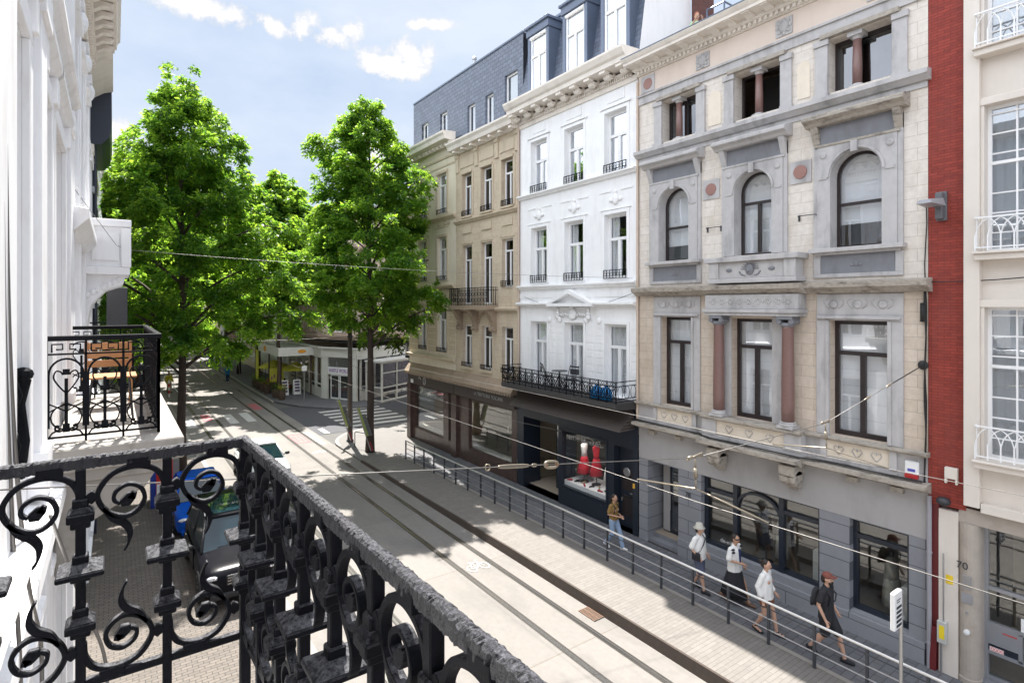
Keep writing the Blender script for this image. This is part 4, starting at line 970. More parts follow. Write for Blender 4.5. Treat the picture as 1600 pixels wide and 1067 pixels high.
for s in (27.7,):
    q.tube([(s+.13*math.cos(t),.13,3.54+.2*math.sin(t)) for t in [2*math.pi*k/14 for k in range(14)]],.015,4,True)
    q.tube([(s+.55+.12*math.cos(t),.13,3.6+.08*math.sin(t)) for t in [2*math.pi*k/10 for k in range(7)]],.02,4)
q.build('shop_emblem',M['letterw'],Be)
q=MB(T); q.box(29.05,29.35,.13,.16,3.3,3.5); q.build('street_name_plate',M['frw'],Be)
TCs=frame(14.,29.85,0.,-1)
q=MB(TCs); q.wall(0,9,.1,4.4,[(.6,3.4,.75,3.2,.14),(4.4,8.2,.75,3.2,.14)],.2); q.build('side_shopfront',M['marble'],Be)
for a,b in ((.6,3.4),(4.4,8.2)): MB(TCs).box(a,b,-.11,-.1,.75,3.2).build('side_pane',M['glasss'],Be)
# corner iron balcony on the side street
q=MB(TCs); q.box(.1,3.2,.0,.8,4.6,4.72)
for z in (4.75,5.45): q.box(.1,3.2,.76,.79,z,z+.03); q.box(.1,.13,0,.75,z,z+.03)
for k in range(26): q.box(.12+.118*k,.14+.118*k,.765,.785,4.75,5.45)
for k in range(6): q.box(.105,.125,.1+.11*k,.12+.11*k,4.75,5.45)
for k in range(12): q.tube([(.25+.24*k+.1*math.cos(t),.775,5.1+.2*math.sin(t)) for t in [2*math.pi*j/8 for j in range(8)]],.012,4,True)
q.build('side_balcony',M['iron'],Be)
# people and sills inside the restaurant are left to the dark; a dresser with lamps reads through the glass
# ================= right-hand cream building with red brick strip =================
Rt=thing('cream_building','cream stone building with a red brick strip and white gridded bay windows','building',(14,1.6,.1))
q=MB(T); q.box(3.82,4.455,-.6,0.,3.55,21.); q.build('brick_pier',M['redbrick'],Rt)
M['redpaint']=plain('dark_red_paint',(.14,.018,.02),.5,var=.2)
q=MB(T); q.box(4.27,4.455,-.5,-.004,.1,3.545); q.build('lower_pier',M['redpaint'],Rt)
r0,r1=-6.,3.815
bays=[(1.75,3.5),(-.9,.85),(-3.6,-1.8)]
rows=[(4.68,7.66),(8.74,11.62),(12.72,15.5),(16.4,19.)]
op=[(a,b,c,e,.3) for a,b in bays for c,e in rows]
M['creamr']=plain('cream_stone_cladding',(.70,.64,.575),.75,var=.04,vs=2,dirt=(.5,.42,.33),dirt_amt=.3,bmp=.04)
M['beiges']=plain('beige_marble_cladding',(.42,.37,.32),.5,var=.25,vs=3,dirt=(.30,.24,.19),dirt_amt=.6,dirt_scale=(2,2,2))
q=MB(T); q.wall(r0,r1,3.75,21,op,.3); q.build('wall',M['creamr'],Rt)
shell(Rt,T,r0,r1+.6,.1,21.,9.,roof=True); rooms(Rt,T,r0+.02,r1-.02,[.2,3.8,8.,12.2,16.,20.9])
q=MB(T)
q.box(3.56,3.815,0.,.16,3.7,21.)
for z0,z1 in rows:
    for a,b_ in bays:
        q.box(a-.08,b_+.08,0,.12,z1+.001,z1+.14); q.box(a-.001,a-.08,0,.1,z0,z1); q.box(b_+.001,b_+.06,0,.1,z0,z1)
        q.box(a-.12,b_+.12,0,.3,z0-.16,z0-.04); q.box(a-.16,b_+.14,0,.36,z0-.04,z0)
q.box(r0,3.55,0,.14,3.62,3.8)
q.build('stone_trim',M['creamr'],Rt,bevel=.008)
for a,b_ in bays[:2]:
    for z0,z1 in rows:
        w=window(Rt,T,a,b_,z0,z1,.2,'frw','glassm','T',.06,.60,'curtain',bfrac=1.)
        q=MB(T)
        for i in (1,3): x=a+(b_-a)*i/4; q.box(x-.014,x+.014,-.18,-.135,z0+.06,z1-.06)
        for j in range(1,8): 
            if j in (4,): continue
            z=z0+(z1-z0)*j/7.4; q.box(a+.06,b_-.06,-.178,-.137,z-.013,z+.013)
        q.build('glazing_bars',M['frw'],w)
        q=MB(T); d=.27; t0,t1=a-.1,b_+.1; zz=z0+.02; zt=z0+.68
        q.box(t0,t1,d-.015,d+.015,zt-.03,zt); q.box(t0,t1,d-.012,d+.012,zz+.05,zz+.075)
        for s in (t0,t1): q.box(s-.012,s+.012,.0,d,zt-.028,zt-.004); q.box(s-.012,s+.012,.0,d,zz+.052,zz+.073)
        n=10; wd=(t1-t0)/n
        for i in range(n+1): q.box(t0+i*wd-.011,t0+i*wd+.011,d-.011,d+.011,zz,zz+.3)
        for i in range(n-1):
            s=t0+i*wd
            for m in (0,1):
                x0=s+2*wd*m; x1=s+wd
                q.tube([(x0,d,zz+.3),(x0+(x1-x0)*.18,d,zz+.44),(x0+(x1-x0)*.5,d,zz+.55),(x1,d,zt-.03)],.011,4)
        for s in (t0,t1):
            for k in (.07,.16): q.box(s-.009,s+.009,k,k+.018,zz+.06,zt-.03)
        q.build('balconette',M['frw'],Rt)
# ground floor: rounded marble pier and glazed metal entrance
q=MB(T); q.box(3.94,4.265,-.5,.03,.1,3.3); q.box(3.94,4.265,-.52,.02,3.301,3.48); q.build('side_pier',M['creamr'],Rt)
q=MB(T); q.lathe([(.2,.1),(.2,.2),(.18,.21),(.18,3.2),(.18,3.3)],(3.78,-.12,0),20); q.box(3.6,3.95,-.5,-.1,.1,3.3); q.build('rounded_pier',M['beiges'],Rt,smooth=False)
q=MB(T); q.box(r0,3.94,-.5,-.02,3.301,3.6); q.build('entrance_lintel',M['beiges'],Rt)
M['alu']=plain('grey_aluminium',(.36,.37,.40),.35,metal=.5,var=.05)
q=MB(T); E0,E1=.2,3.6
for s in (3.54,2.6,1.4,.2): q.box(s,s+.06,-.42,-.3,.2,3.3)
for z in (.2,.72,1.28,2.0): q.box(E0+.06,E1-.06,-.41,-.31,z,z+.07)
q.box(E0,E1,-.42,-.3,3.24,3.3); q.box(3.02,3.08,-.41,-.31,.75,1.3); en=q.build('entrance_frame',M['alu'],Rt)
MB(T).box(E0,E1,-.365,-.355,.2,3.3).build('pane',M['glasss'],en)
q=MB(T); q.box(3.08,3.54,-.36,-.31,.92,1.28); q.build('mailbox_panel',M['alu'],en)
q=MB(T); q.box(3.1,3.54,-.36,-.315,.75,.9); q.build('black_plate',M['frbl'],en)
q=MB(T); q.box(3.3,3.52,-.315,-.312,.79,.87); q.build('warning_sticker',plain('white_sticker',(.8,.7,.7),.5),en)
q=MB(T)
for k in range(4): 
    s=3.325+.05*k; q.tube([(s+.02*math.cos(t),-.311,.83+.03*math.sin(t)) for t in [2*math.pi*j/8 for j in range(8)]],.004,4,True)
q.build('sticker_symbols',plain('red_symbols',(.7,.05,.05),.5),en)
q=MB(T); q.box(3.1,3.32,-.309,-.305,1.2,1.22); q.build('red_label',plain('red_label',(.6,.03,.03),.5),en)
q=MB(T); q.box(2.5,3.05,-.345,-.34,1.36,1.62); q.build('paper_notice',M['frw'],en)
q=MB(T); q.box(r0,3.6,-.6,-.1,.1,.2); q.build('threshold',M['blued'],Rt)
text('70',.2,M['letterk'],Rt,(13.93,3.86,2.45),ROT_R,'house_number')
q=MB(T)
for k in range(6): q.box(3.7,3.86,.061,.066,2.0+.05*k,2.025+.05*k)
q.build('name_plate',M['alu'],Rt); q=MB(T); q.box(3.69,3.87,.061,.07,1.72,1.92); q.build('bell_panel',M['alu'],Rt); q=MB(T); q.box(3.76,3.8,.061,.068,1.5,1.55); q.build('lock',M['alu'],Rt)
q=MB(T); q.lathe([(0,.06),(.05,.06),(.05,.11),(0,.12)],(3.78,0,1.15),12,1); q.build('door_bell',M['frw'],Rt)
q=MB(T); q.box(4.02,4.14,.031,.036,1.98,2.16); q.build('yellow_notice',plain('yellow_notice',(.85,.6,.03),.5),Rt)
# interior hint of the entrance hall
q=MB(T); q.box(.3,3.5,-3.1,-3.,.2,3.3); q.build('hall_wall',M['creamr'],Rt)
# ---------------- fittings on the facades
M['lampk']=plain('dark_grey_lamp_paint',(.14,.14,.15),.5)
lp=thing('wall_lamp','grey box street lamp fixed on the red brick strip','street lamp',T(4.3,0.,9.75))
q=MB(T); q.box(4.12,4.3,.001,.06,9.45,10.05); q.box(4.16,4.28,.06,.2,9.48,10.02); q.build('mount_plate',M['lampk'],lp,bevel=.008)
q=MB(T); q.cyl((4.22,.2,9.72),(4.22,.35,9.74),.05,8); q.build('arm',M['lampk'],lp)
q=MB(T); q.add([(4.06,.3,9.72),(4.4,.3,9.72),(4.36,.95,9.72),(4.1,.95,9.72),(4.1,.3,9.88),(4.36,.3,9.88),(4.32,.9,9.8),(4.14,.9,9.8)],[(0,1,2,3),(4,7,6,5),(0,4,5,1),(1,5,6,2),(2,6,7,3),(3,7,4,0)]); q.build('lamp_head',plain('grey_lamp_head',(.30,.30,.32),.4),lp)
al=thing('alarm_box','white and red alarm box on the stone house above its low cornice','alarm',T(4.72,.05,4.2))
q=MB(T); q.box(4.6,4.86,.001,.1,4.08,4.36); q.build('cover',M['frw'],al,bevel=.02); q=MB(T); q.box(4.61,4.85,.001,.12,4.0,4.079); q.build('red_base',plain('red_plastic',(.5,.03,.03),.4),al); q=MB(T); q.box(4.66,4.8,.1,.104,4.14,4.2); q.build('blue_marking',plain('blue_print',(.08,.08,.4),.5),al)
al=thing('junction_box','small cream junction box on the red brick strip','box',T(4.05,.0,4.27))
q=MB(T); q.box(3.93,4.15,.001,.1,4.15,4.38); q.box(3.93,3.97,.001,.1,4.05,4.15); q.box(4.11,4.15,.001,.1,4.05,4.15); q.build('housing',M['creamr'],al,bevel=.01)
al=thing('black_spotlight','small black spotlight at the foot of the red brick strip','lamp',T(4.15,.0,3.68))
q=MB(T); q.ell((4.15,.14,3.68),(.13,.12,.09),12,8); q.build('housing',M['irong'],al,smooth=True); q=MB(T); q.box(4.12,4.18,0,.06,3.66,3.7); q.build('bracket',M['irong'],al)
al=thing('gas_box','grey wall box with a yellow danger sign beside the red pier','box',T(4.2,.05,1.0))
q=MB(T); q.box(4.1,4.26,.031,.16,.75,1.2); q.build('housing',plain('grey_box',(.5,.5,.47),.5),al,bevel=.01); q=MB(T); q.box(4.13,4.22,.161,.164,.85,1.12); q.build('danger_sign',plain('yellow_sign',(.85,.65,.03),.5),al)
q=MB(T); q.cyl((4.2,.1,.1),(4.2,.1,.75),.02,6); q.cyl((4.16,.1,1.2),(4.16,.1,2.6),.015,6); q.build('pipe',M['steel'],al)
# rain pipes
def pipe(label,s,z0,z1,mat,d=.08,r=.05):
    t=thing('rain_pipe',label,'pipe',T(s,d,z0)); q=MB(T); q.cyl((s,d,z0),(s,d,z1),r,10); q.build('tube',mat,t)
    q=MB(T)
    z=z0+.5
    while z<z1: q.cyl((s,d,z),(s,d,z+.04),r*1.25,10); z+=1.9
    q.build('collars',mat,t)
pipe('tall pale rain pipe between the tan house and the white house',19.0,4.5,15.2,plain('pale_pipe',(.5,.4,.32),.6))
pipe('grey rain pipe at the right edge of the stone house ground floor',4.42,.1,3.7,plain('lavender_grey_pipe',(.32,.31,.34),.6),.06,.045)
pipe('cream rain pipe at the left edge of the stone house',12.44,4.0,15.0,plain('cream_pipe',(.6,.48,.38),.6),.06,.04)
# black cables along the ledge of the stone house
t=thing('cable_run','black cables laid along the low cornice of the stone house','cable',T(8.4,.3,3.95))
q=MB(T); rr=random.Random(3)
for k in range(3):
    q.tube([(4.5+.5*i,(.16 if not 6.9<4.5+.5*i<9.9 else .36)+.03*k+rr.uniform(-.01,.01),3.985+rr.uniform(-.008,.012)) for i in range(17)],.014,5)
q.build('cables',M['wiredk'],t,smooth=True)
t=thing('cable_bundle','black cables hanging down between the stone house and the red brick strip','cable',T(4.47,.05,3.9))
q=MB(T)
for k in range(3): q.tube([(4.49+.02*math.sin(i*1.3+k),.03+.02*k,3.95+.42*i) for i in range(11 if k else 15)],.012,5)
q.box(4.5,4.58,0,.07,7.35,7.75); q.build('cables',M['wiredk'],t,smooth=True)
t=thing('clothes_display_post','dark red slanted post leaning beside the grey box at the red pier','post',T(4.38,.1,.1)); q=MB(T); q.add([(4.3,.02,.1),(4.42,.02,.1),(4.36,.02,1.0),(4.28,.02,1.0),(4.3,.1,.1),(4.42,.1,.1),(4.36,.1,1.0),(4.28,.1,1.0)],[(0,1,2,3),(4,7,6,5),(0,4,5,1),(1,5,6,2),(2,6,7,3),(3,7,4,0)]); q.build('board',M['redpaint'],t)
# ------------------------------------------------------------------ left-hand row
T=LF
M['mossy2']=plain('weathered_pale_ledge',(.55,.54,.54),.85,var=.12,vs=6,dirt=(.2,.18,.16),dirt_amt=.7,dirt_scale=(4,4,4),bmp=.25)
LA=thing('white_town_house','white painted town house on the near left with tall windows and iron balconies','house',(XL,4,0))
a0,a1=-4.,11.2
wins=[(-2.4,-1.2),(.2,1.6),(4.25,6.05),(7.3,8.1),(8.6,10.3)]
op=[(a,b,6.3,9.9,.3) for a,b in wins]+[(a,b,11.4,14.,.3) for a,b in wins]+[(a,b,1.0,4.6,.3) for a,b in wins]
q=MB(T); q.wall(a0,a1,0,15.,op,.3); q.build('wall',M['whiteL'],LA)
shell(LA,T,a0,a1,0,15.,8.,mat='roofk'); rooms(LA,T,a0+.02,a1-.02,[.2,5.6,10.6,14.8])
q=MB(T)
for a,b in wins:
    for z0,z1 in ((6.3,9.9),(11.4,14.),(1.,4.6)):
        q.box(a-.2,a-.001,0,.06,z0,z1); q.box(b+.001,b+.2,0,.06,z0,z1); q.box(a-.2,b+.2,0,.062,z1+.001,z1+.22)
        q.ext([(0,z1+.4),(.08,z1+.4),(.14,z1+.48),(.14,z1+.56),(0,z1+.6)],a-.3,b+.3,0); q.box(a-.24,a-.1,0,.1,z1+.1,z1+.399); q.box(b+.1,b+.24,0,.1,z1+.1,z1+.399)
for a,b in ((3.3,4.0),(6.45,6.95),(10.6,11.15)): q.box(a,b,0,.1,6.0,10.6); q.box(a-.04,b+.04,0,.14,6.0,6.4); q.box(a-.04,b+.04,0,.14,10.3,10.6)
q.box(3.1,4.05,.1,.19,6.0,11.3)
q.ext([(0,10.72),(.1,10.72),(.16,10.8),(.2,10.82),(.2,10.9),(0,10.98)],a0,a1,0)
q.ext([(0,5.6),(.12,5.62),(.22,5.75),(.22,5.9),(0,5.95)],a0,a1,0)
for a in (-.6,2.3,3.6,6.6,10.7): q.box(a,a+.6,0,.12,0,5.59)
q.box(a0,a1,0,.07,.0,.9)
q.build('mouldings',M['whiteL'],LA,bevel=.008)
for a,b in wins:
    for z0,z1 in ((6.3,9.9),(11.4,14.),(1.,4.6)): window(LA,T,a,b,z0,z1,.26,'frw','glassd','T',.09,.7,'curtain',bfrac=.5)
q=MB(T); q.ext([(0,14.4),(.2,14.4),(.5,14.6),(.6,14.9),(0,15.)],a0,a1,0); q.build('cornice',M['whiteL'],LA)
q=MB(T); q.ext([(0,6.18),(.12,6.2),(.24,6.28),(.28,6.36),(.24,6.43),(.1,6.47),(0,6.47)],2.45,4.15,0); q.build('stone_ledge',M['mossy2'],LA,smooth=False)
# black iron scroll guard standing in the near window
q=MB(T)
for z in (6.35,6.9,7.15): q.box(4.3,6.0,-.06,-.02,z,z+.03)
for k in range(8):
    s=4.34+.235*k; q.tube([(s,-.04,6.36),(s,.02,6.6),(s,-.03,6.8),(s,.03,7.0),(s,-.02,7.16)],.016,6)
q.ell((5.98,.02,7.14),(.07,.07,.06),8,6); q.tube([(5.98,.0,6.3),(5.98,.03,6.6),(5.98,0,6.9),(5.98,.04,7.1)],.035,6)
q.build('window_guard',M['iron'],LA)
# our own balcony slab
q=MB(T); q.box(-4.,2.40,.0,1.10,6.0,6.2); q.box(-4.,2.36,0.,1.0,5.86,5.999); q.build('balcony_slab',M['whiteL'],LA,bevel=.015)
q=MB(T); q.box(7.2,11.35,.101,1.26,6.0,6.24); q.box(7.3,11.25,.101,1.14,5.86,5.999)
for s in (7.5,10.9):
    q.ext([(.121,4.9),(.25,5.0),(.4,5.4),(.9,5.7),(1.0,5.859),(.121,5.859)],s-.14,s+.14,0)
M['mossy']=plain('weathered_white_stone',(.34,.315,.285),.8,var=.06,vs=3,dirt=(.10,.10,.07),dirt_amt=.7,dirt_scale=(2.5,2.5,2.5),bmp=.15)
q.build('balcony_slab',M['mossy'],LA,bevel=.015)
# ---------------- wrought iron railing round our balcony
RB=thing('iron_balcony_railing','black wrought iron balcony railing with scrolls and square bosses in the foreground','railing',(.41,2.34,6.2))
xr=lambda y:.41+.07*(1-y/2.34)
up=[(.237,.11),(.232,.058),(.205,.018),(.15,0),(.09,.014),(.054,.055),(.046,.095),(.07,.142),(.115,.168),(.155,.156),(.178,.118),(.165,.076),(.13,.06),(.097,.078),(.09,.106),(.108,.122)]
tail=[(.06,.125),(.085,.165),(.118,.19),(.135,.222),(.13,.262),(.118,.285)]
leaf=[(.108,.122),(.125,.118),(.14,.1),(.15,.088),(.138,.104),(.15,.112)]
ZT=7.155; ZB=6.455
def scroll_panel(P,bays,nrm):
    """P(t,z) -> world point at t metres along the panel"""
    out=[]
    for t0 in bays:
        for flip in (0,1):
            def pt(p):
                a,w=p
                return P(t0+(.245-a if flip else a),(ZB+.012+w) if flip else (ZT-.012-w))
            q=MB(); out.append(q)
            c=[pt(p) for p in catmull(up,5)]; n=len(c)
            q.bar(c,.02,.026,nrm,[.018-.007*i/n for i in range(n)])
            c=[pt(p) for p in catmull(tail,5)]; n=len(c)
            q.bar(c,.02,.026,nrm,[.012+.014*math.sin(math.pi*min(1,i/n*1.3))-.006*i/n for i in range(n)])
            c=[pt(p) for p in leaf]
            q.bar(c,.03,.026,nrm,[.02,.036,.03,.014,.03,.008])
            c=[pt((.16,-.03)),pt((.16,.004))]; q.bar(c,.07,.03,nrm)
            c=[pt((.012,.085)),pt((.03,.085)),pt((.046,.085))]; q.bar(c,.02,.028,nrm,[.02,.044,.012])
    return out
def bosses(x,y):
    for zc,h,r0 in ((7.0,.028,.037),(6.82,.018,.064),(6.64,.026,.041)):
        q=MB(); q.box(x-r0,x+r0,y-r0,y+r0,zc-h/2,zc+h/2)
        q.frus(x-r0,x+r0,y-r0,y+r0,zc+h/2+.0002,zc+h/2+.02,r0-.02)
        q.box(x-.022,x+.022,y-.022,y+.022,zc+h/2+.016,zc+h/2+.045); q.box(x-.027,x+.027,y-.027,y+.027,zc-h/2-.022,zc-h/2-.0003); q.build('boss',M['irond'],RB,bevel=.004)
def railbar(P,t0,t1,n,half,z0,z1,sd,wdir,amp=.0022):
    rr=np.random.default_rng(sd); vs=[];fs=[]; m=10
    prof=[(-half,z0),(-half*1.02,(z0+z1)/2),(-half,z1-.006),(-half*.62,z1),(0,z1+.003),(half*.62,z1),(half,z1-.006),(half*1.02,(z0+z1)/2),(half,z0),(0,z0)]
    for i in range(n+1):
        t=t0+(t1-t0)*i/n
        for a,z in prof:
            j=rr.normal(0,amp,3); p=P(t,z+j[2]); vs.append((p[0]+wdir[0]*(a+j[0]),p[1]+wdir[1]*(a+j[1]),p[2]))
    for i in range(n):
        for k in range(m): fs.append((i*m+k,i*m+(k+1)%m,(i+1)*m+(k+1)%m,(i+1)*m+k))
    fs.append(tuple(range(m))); fs.append(tuple(n*m+k for k in range(m)))
    b=MB(); b.v=vs; b.f=fs; return b
def iron_speckle():
    m,nt,b,o=nmat('pitted_black_handrail'); p=pos(nt)
    n=noise(nt,p,160.,6,.75); g=N(nt,'ShaderNodeNewGeometry'); sx=N(nt,'ShaderNodeSeparateXYZ'); nt.links.new(g.outputs['True Normal'],sx.inputs[0]); mu=N(nt,'ShaderNodeMath',operation='MULTIPLY'); nt.links.new(ramp(nt,sx.outputs['Z'],.2,.9,.05,1.),mu.inputs[0]); nt.links.new(ramp(nt,n,.42,.66),mu.inputs[1])
    c=mixc(nt,mu.outputs[0],(.008,.008,.011),(.125,.125,.145)); nt.links.new(c,b.inputs['Base Color'])
    b.inputs['Roughness'].default_value=.42; b.inputs['Specular IOR Level'].default_value=.3
    bump(nt,b,noise(nt,p,120.,5,.7),1.,.006); return m
M['railtop']=iron_speckle()
PS=lambda t,z:(-.57+t,2.34,z)            # side panel, t along +x
PF=lambda t,z:(xr(2.34-t),2.34-t,z)      # front panel, t towards the camera
side_posts=[-.33,-.09,.155]; 
for x in side_posts: q=MB(); q.box(x-.014,x+.014,2.34-.014,2.34+.014,6.2,7.157); q.build('post',M['irond'],RB,bevel=.003)
for x in side_posts:
    bosses(x,2.34)
q=MB(); q.box(.41-.018,.41+.018,2.322,2.358,6.2,7.157); q.build('corner_post',M['irond'],RB,bevel=.003)
bosses(.41,2.34)
for s_ in scroll_panel(PS,[-.575+.57,-.33+.57,-.09+.57,.155+.57],(0,1,0)): s_.build('scroll',M['irond'],RB,bevel=.002)
fp=[2.34-.245*k for k in range(1,12)]
for y in fp:
    x=xr(y); q=MB(); q.box(x-.015,x+.015,y-.015,y+.015,6.2,7.157); q.build('post',M['irond'],RB,bevel=.003)
    bosses(x,y)
for k in range(11):
    for s_ in scroll_panel(PF,[.245*k],(1,-.03,0)): s_.build('scroll',M['irond'],RB,bevel=.002)
railbar(PS,-.05,.982,170,.014,7.158,7.196,1,(0,1),.0011).build("side_handrail",M['railtop'],RB,smooth=False)
railbar(PF,-.016,2.7,520,.0135,7.1582,7.1962,2,(1,0),.0011).build("front_handrail",M['railtop'],RB,smooth=False)
q=MB(); q.box(-.62,.39,2.328,2.352,6.43,6.455); q.build('side_bottom_rail',M['irond'],RB)
railbar(PF,.03,2.7,40,.013,6.43,6.455,3,(1,0),.0005).build('front_bottom_rail',M['irond'],RB)
# ---------------- gothic railing of the next balcony
NB=thing('gothic_balcony_railing','black iron balcony railing with pointed arches and key pattern on the neighbouring balcony','railing',(.42,7.6,6.24))
def gothic(P,n,w,nrm):
    q=MB(); z0=6.30; top=7.34
    L=n*w
    def bar(pts,t=.018,d=.02): q.bar([P(a,z0+b) for a,b in pts],t,d,nrm)
    bar([(0,.0),(L,.0)],.02,.03); bar([(0,.88),(L,.88)],.018,.03)
    for i in range(n+1): bar([(i*w,-.06),(i*w,1.02)],.03 if i in(0,n) else .022,.03)
    for i in range(n):
        c=(i+.5)*w; h=w/2-.02
        bar([(c-h,.1)]+[(c-h,.62)]+[(c-h*math.cos(t),.66+.17*math.sin(t)) for t in [math.pi*k/12 for k in range(13)]]+[(c+h,.62),(c+h,.1)],.02,.022)
        bar([(c,.08),(c,.62)],.03,.02); bar([(c,.05),(c,.14)],.06,.022); bar([(c,.66),(c,.72)],.06,.02)
        for m in (-1,1):
            bar(catmull([(c,.46),(c+m*.06,.54),(c+m*.105,.63),(c+m*.085,.7),(c+m*.045,.69),(c+m*.03,.66)],4),.014,.02)
            bar([(c,.27),(c+m*h,.36)],.013,.02); bar([(c,.36),(c+m*h,.27)],.013,.018)
            bar(catmull([(c,.10),(c+m*.05,.06),(c+m*.09,.08),(c+m*.085,.12),(c+m*.055,.115)],4),.018,.02)
            bar([(c+m*h,.0),(c+m*(h-.03),.05),(c+m*(h-.1),.085)],.016,.02)
            k=[(c+m*.12,.90),(c+m*.12,.985),(c+m*.03,.985),(c+m*.03,.93),(c+m*.085,.93)]
            bar(k,.016,.018)
        bar([(c+.13*math.cos(t),.21+.13*math.sin(t)) for t in [2*math.pi*k/18 for k in range(19)]],.014,.02)
    return q
gothic(lambda t,z:(-.58+t,7.6,z),3,.333,(0,1,0)).build('near_side_panel',M['iron'],NB)
gothic(lambda t,z:(-.58+t,11.,z),3,.333,(0,1,0)).build('far_side_panel',M['iron'],NB)
gothic(lambda t,z:(.42,7.6+t,z),10,.34,(1,0,0)).build('front_panel',M['iron'],NB)
q=MB(); q.box(-.62,.45,7.565,7.635,7.32,7.375); q.box(-.62,.45,10.965,11.035,7.32,7.375); q.box(.385,.455,7.636,10.964,7.3202,7.3752); q.build('handrail',M['iron'],NB,bevel=.012,seg=2)
# wooden furniture on that balcony
M['wood']=plain('oiled_teak',(.46,.22,.085),.45,var=.25,vs=9)
ch=thing('wooden_chair','orange-brown slatted wooden chair on the neighbouring balcony','chair',(0,10.1,6.24))
for z in (.55,.68,.81): q=MB(); q.box(-.34,.22,10.2,10.225,6.24+z,6.24+z+.1); q.build('back_slat',M['wood'],ch)
q=MB()
for k in range(4): q.box(-.34,.22,9.72+.11*k,9.81+.11*k,6.66,6.685)
q.build('seat',M['wood'],ch)
for x in (-.33,.2):
    for y in (9.74,10.185): q=MB(); q.box(x-.02,x+.02,y-.02,y+.018,6.242,6.655 if y<10 else 7.16); q.build('leg',M['wood'],ch)
tb=thing('wooden_table','small slatted wooden table in front of the wooden chair on the neighbouring balcony','table',(-.05,8.9,6.24))
q=MB()
for k in range(5): q.box(-.32,.24,8.62+.11*k,8.71+.11*k,6.78,6.8)
q.build('tabletop',M['wood'],tb)
for x in (-.28,.2):
    for y in (8.66,9.08): q=MB(); q.cyl((x,y,6.242),(x*.8,y,6.779),.014,6); q.build('leg',M['irong'],tb)
# ---------------- second white house: great bracketed cornice and stone balcony
LB=thing('corniced_white_house','white stone house on the left with a deep bracketed cornice and a stone box balcony','house',(XL,15,0))
c0,c1=11.2,18.4
wb=[(12.,13.2),(14.2,15.4),(16.6,17.8)]
op=[(a,b,z0,z1,.3) for a,b in wb for z0,z1 in ((1.,4.2),(6.2,8.2),(9.9,12.6))]
q=MB(T); q.wall(c0,c1,0,15.6,op,.3); q.build('wall',M['whiteL'],LB)
shell(LB,T,c0+.001,c1,0,16.3,8.); rooms(LB,T,c0+.02,c1-.02,[.2,5.,9.2,15.])
for a,b in wb:
    for z0,z1 in ((1.,4.2),(6.2,8.2),(9.9,12.6)): window(LB,T,a,b,z0,z1,.26,'frw','glassd','T',.09,.7)
q=MB(T)
for s in (11.25,13.5,15.75,17.9): q=MB(T); q.box(s,s+.4,0,.1,5.0,13.6); q.box(s-.05,s+.45,0,.16,13.4,13.6); q.ell((s+.2,.12,13.2),(.2,.1,.2),8,6); q.build('pilaster',M['whiteL'],LB,bevel=.01)
for pr_ in ([(0,8.9),(.12,8.9),(.3,9.1),(.3,9.25),(0,9.3)],[(0,5.4),(.12,5.4),(.25,5.6),(0,5.7)]): q=MB(T); q.ext(pr_,c0,c1,0); q.build('string_course',M['whiteL'],LB,bevel=.01)
q=MB(T)
for a,b in wb: q.box(a-.15,a-.001,0,.08,9.9,12.6); q.box(b+.001,b+.15,0,.08,9.9,12.6); q.box(a-.2,b+.2,0,.15,12.8,12.95)
q.build('mouldings',M['whiteL'],LB,bevel=.01)
q=MB(T); q.box(c0,c1,0,.14,13.65,13.9)
k=c0+.05
while k<c1-.1: q.box(k,k+.07,.14,.22,13.92,14.06); k+=.14
q.box(c0,c1,0,.14,13.901,14.1); q.box(c0,c1,0,.26,14.101,14.2)
k=c0+.1
while k<c1-.25: q.ext([(.0,14.201),(.28,14.22),(.4,14.32),(.56,14.34),(.62,14.42),(0,14.46)],k,k+.2,0); k+=.5
q.box(c0,c1,0,.64,14.461,14.56); q.ext([(0,14.561),(.68,14.561),(.7,14.72),(.76,14.8),(.76,14.9),(0,14.95)],c0-.03,c1+.02,0); q.box(c0,c1,0,.5,14.951,15.9); q.build('cornice',M['corn'],LB)
q=MB(T); s0,s1=16.1,18.2
q.box(s0,s1,.0,.93,8.42,8.6); q.box(s0+.05,s1-.05,0.01,.88,8.601,9.55); q.box(s0-.03,s1+.03,0,.96,9.551,9.72)
q.box(s0+.02,s0+.05,.2,.72,8.75,9.4); q.box(s0-.02,s0+.2,.76,.955,8.602,9.54); q.box(s1-.2,s1+.02,.76,.955,8.602,9.54)
for s in (s0+.15,s1-.4):
    q.ext([(0,7.2),(.1,7.25),(.18,7.7),(.45,8.05),(.8,8.2),(.86,8.419),(0,8.419)],s,s+.25,0)
    for k in range(7): q.ell((s-.01,.12+.1*k,7.95+.06*k),(.03,.07,.08),6,5)
q.build('box_balcony',M['whiteL'],LB,bevel=.012)
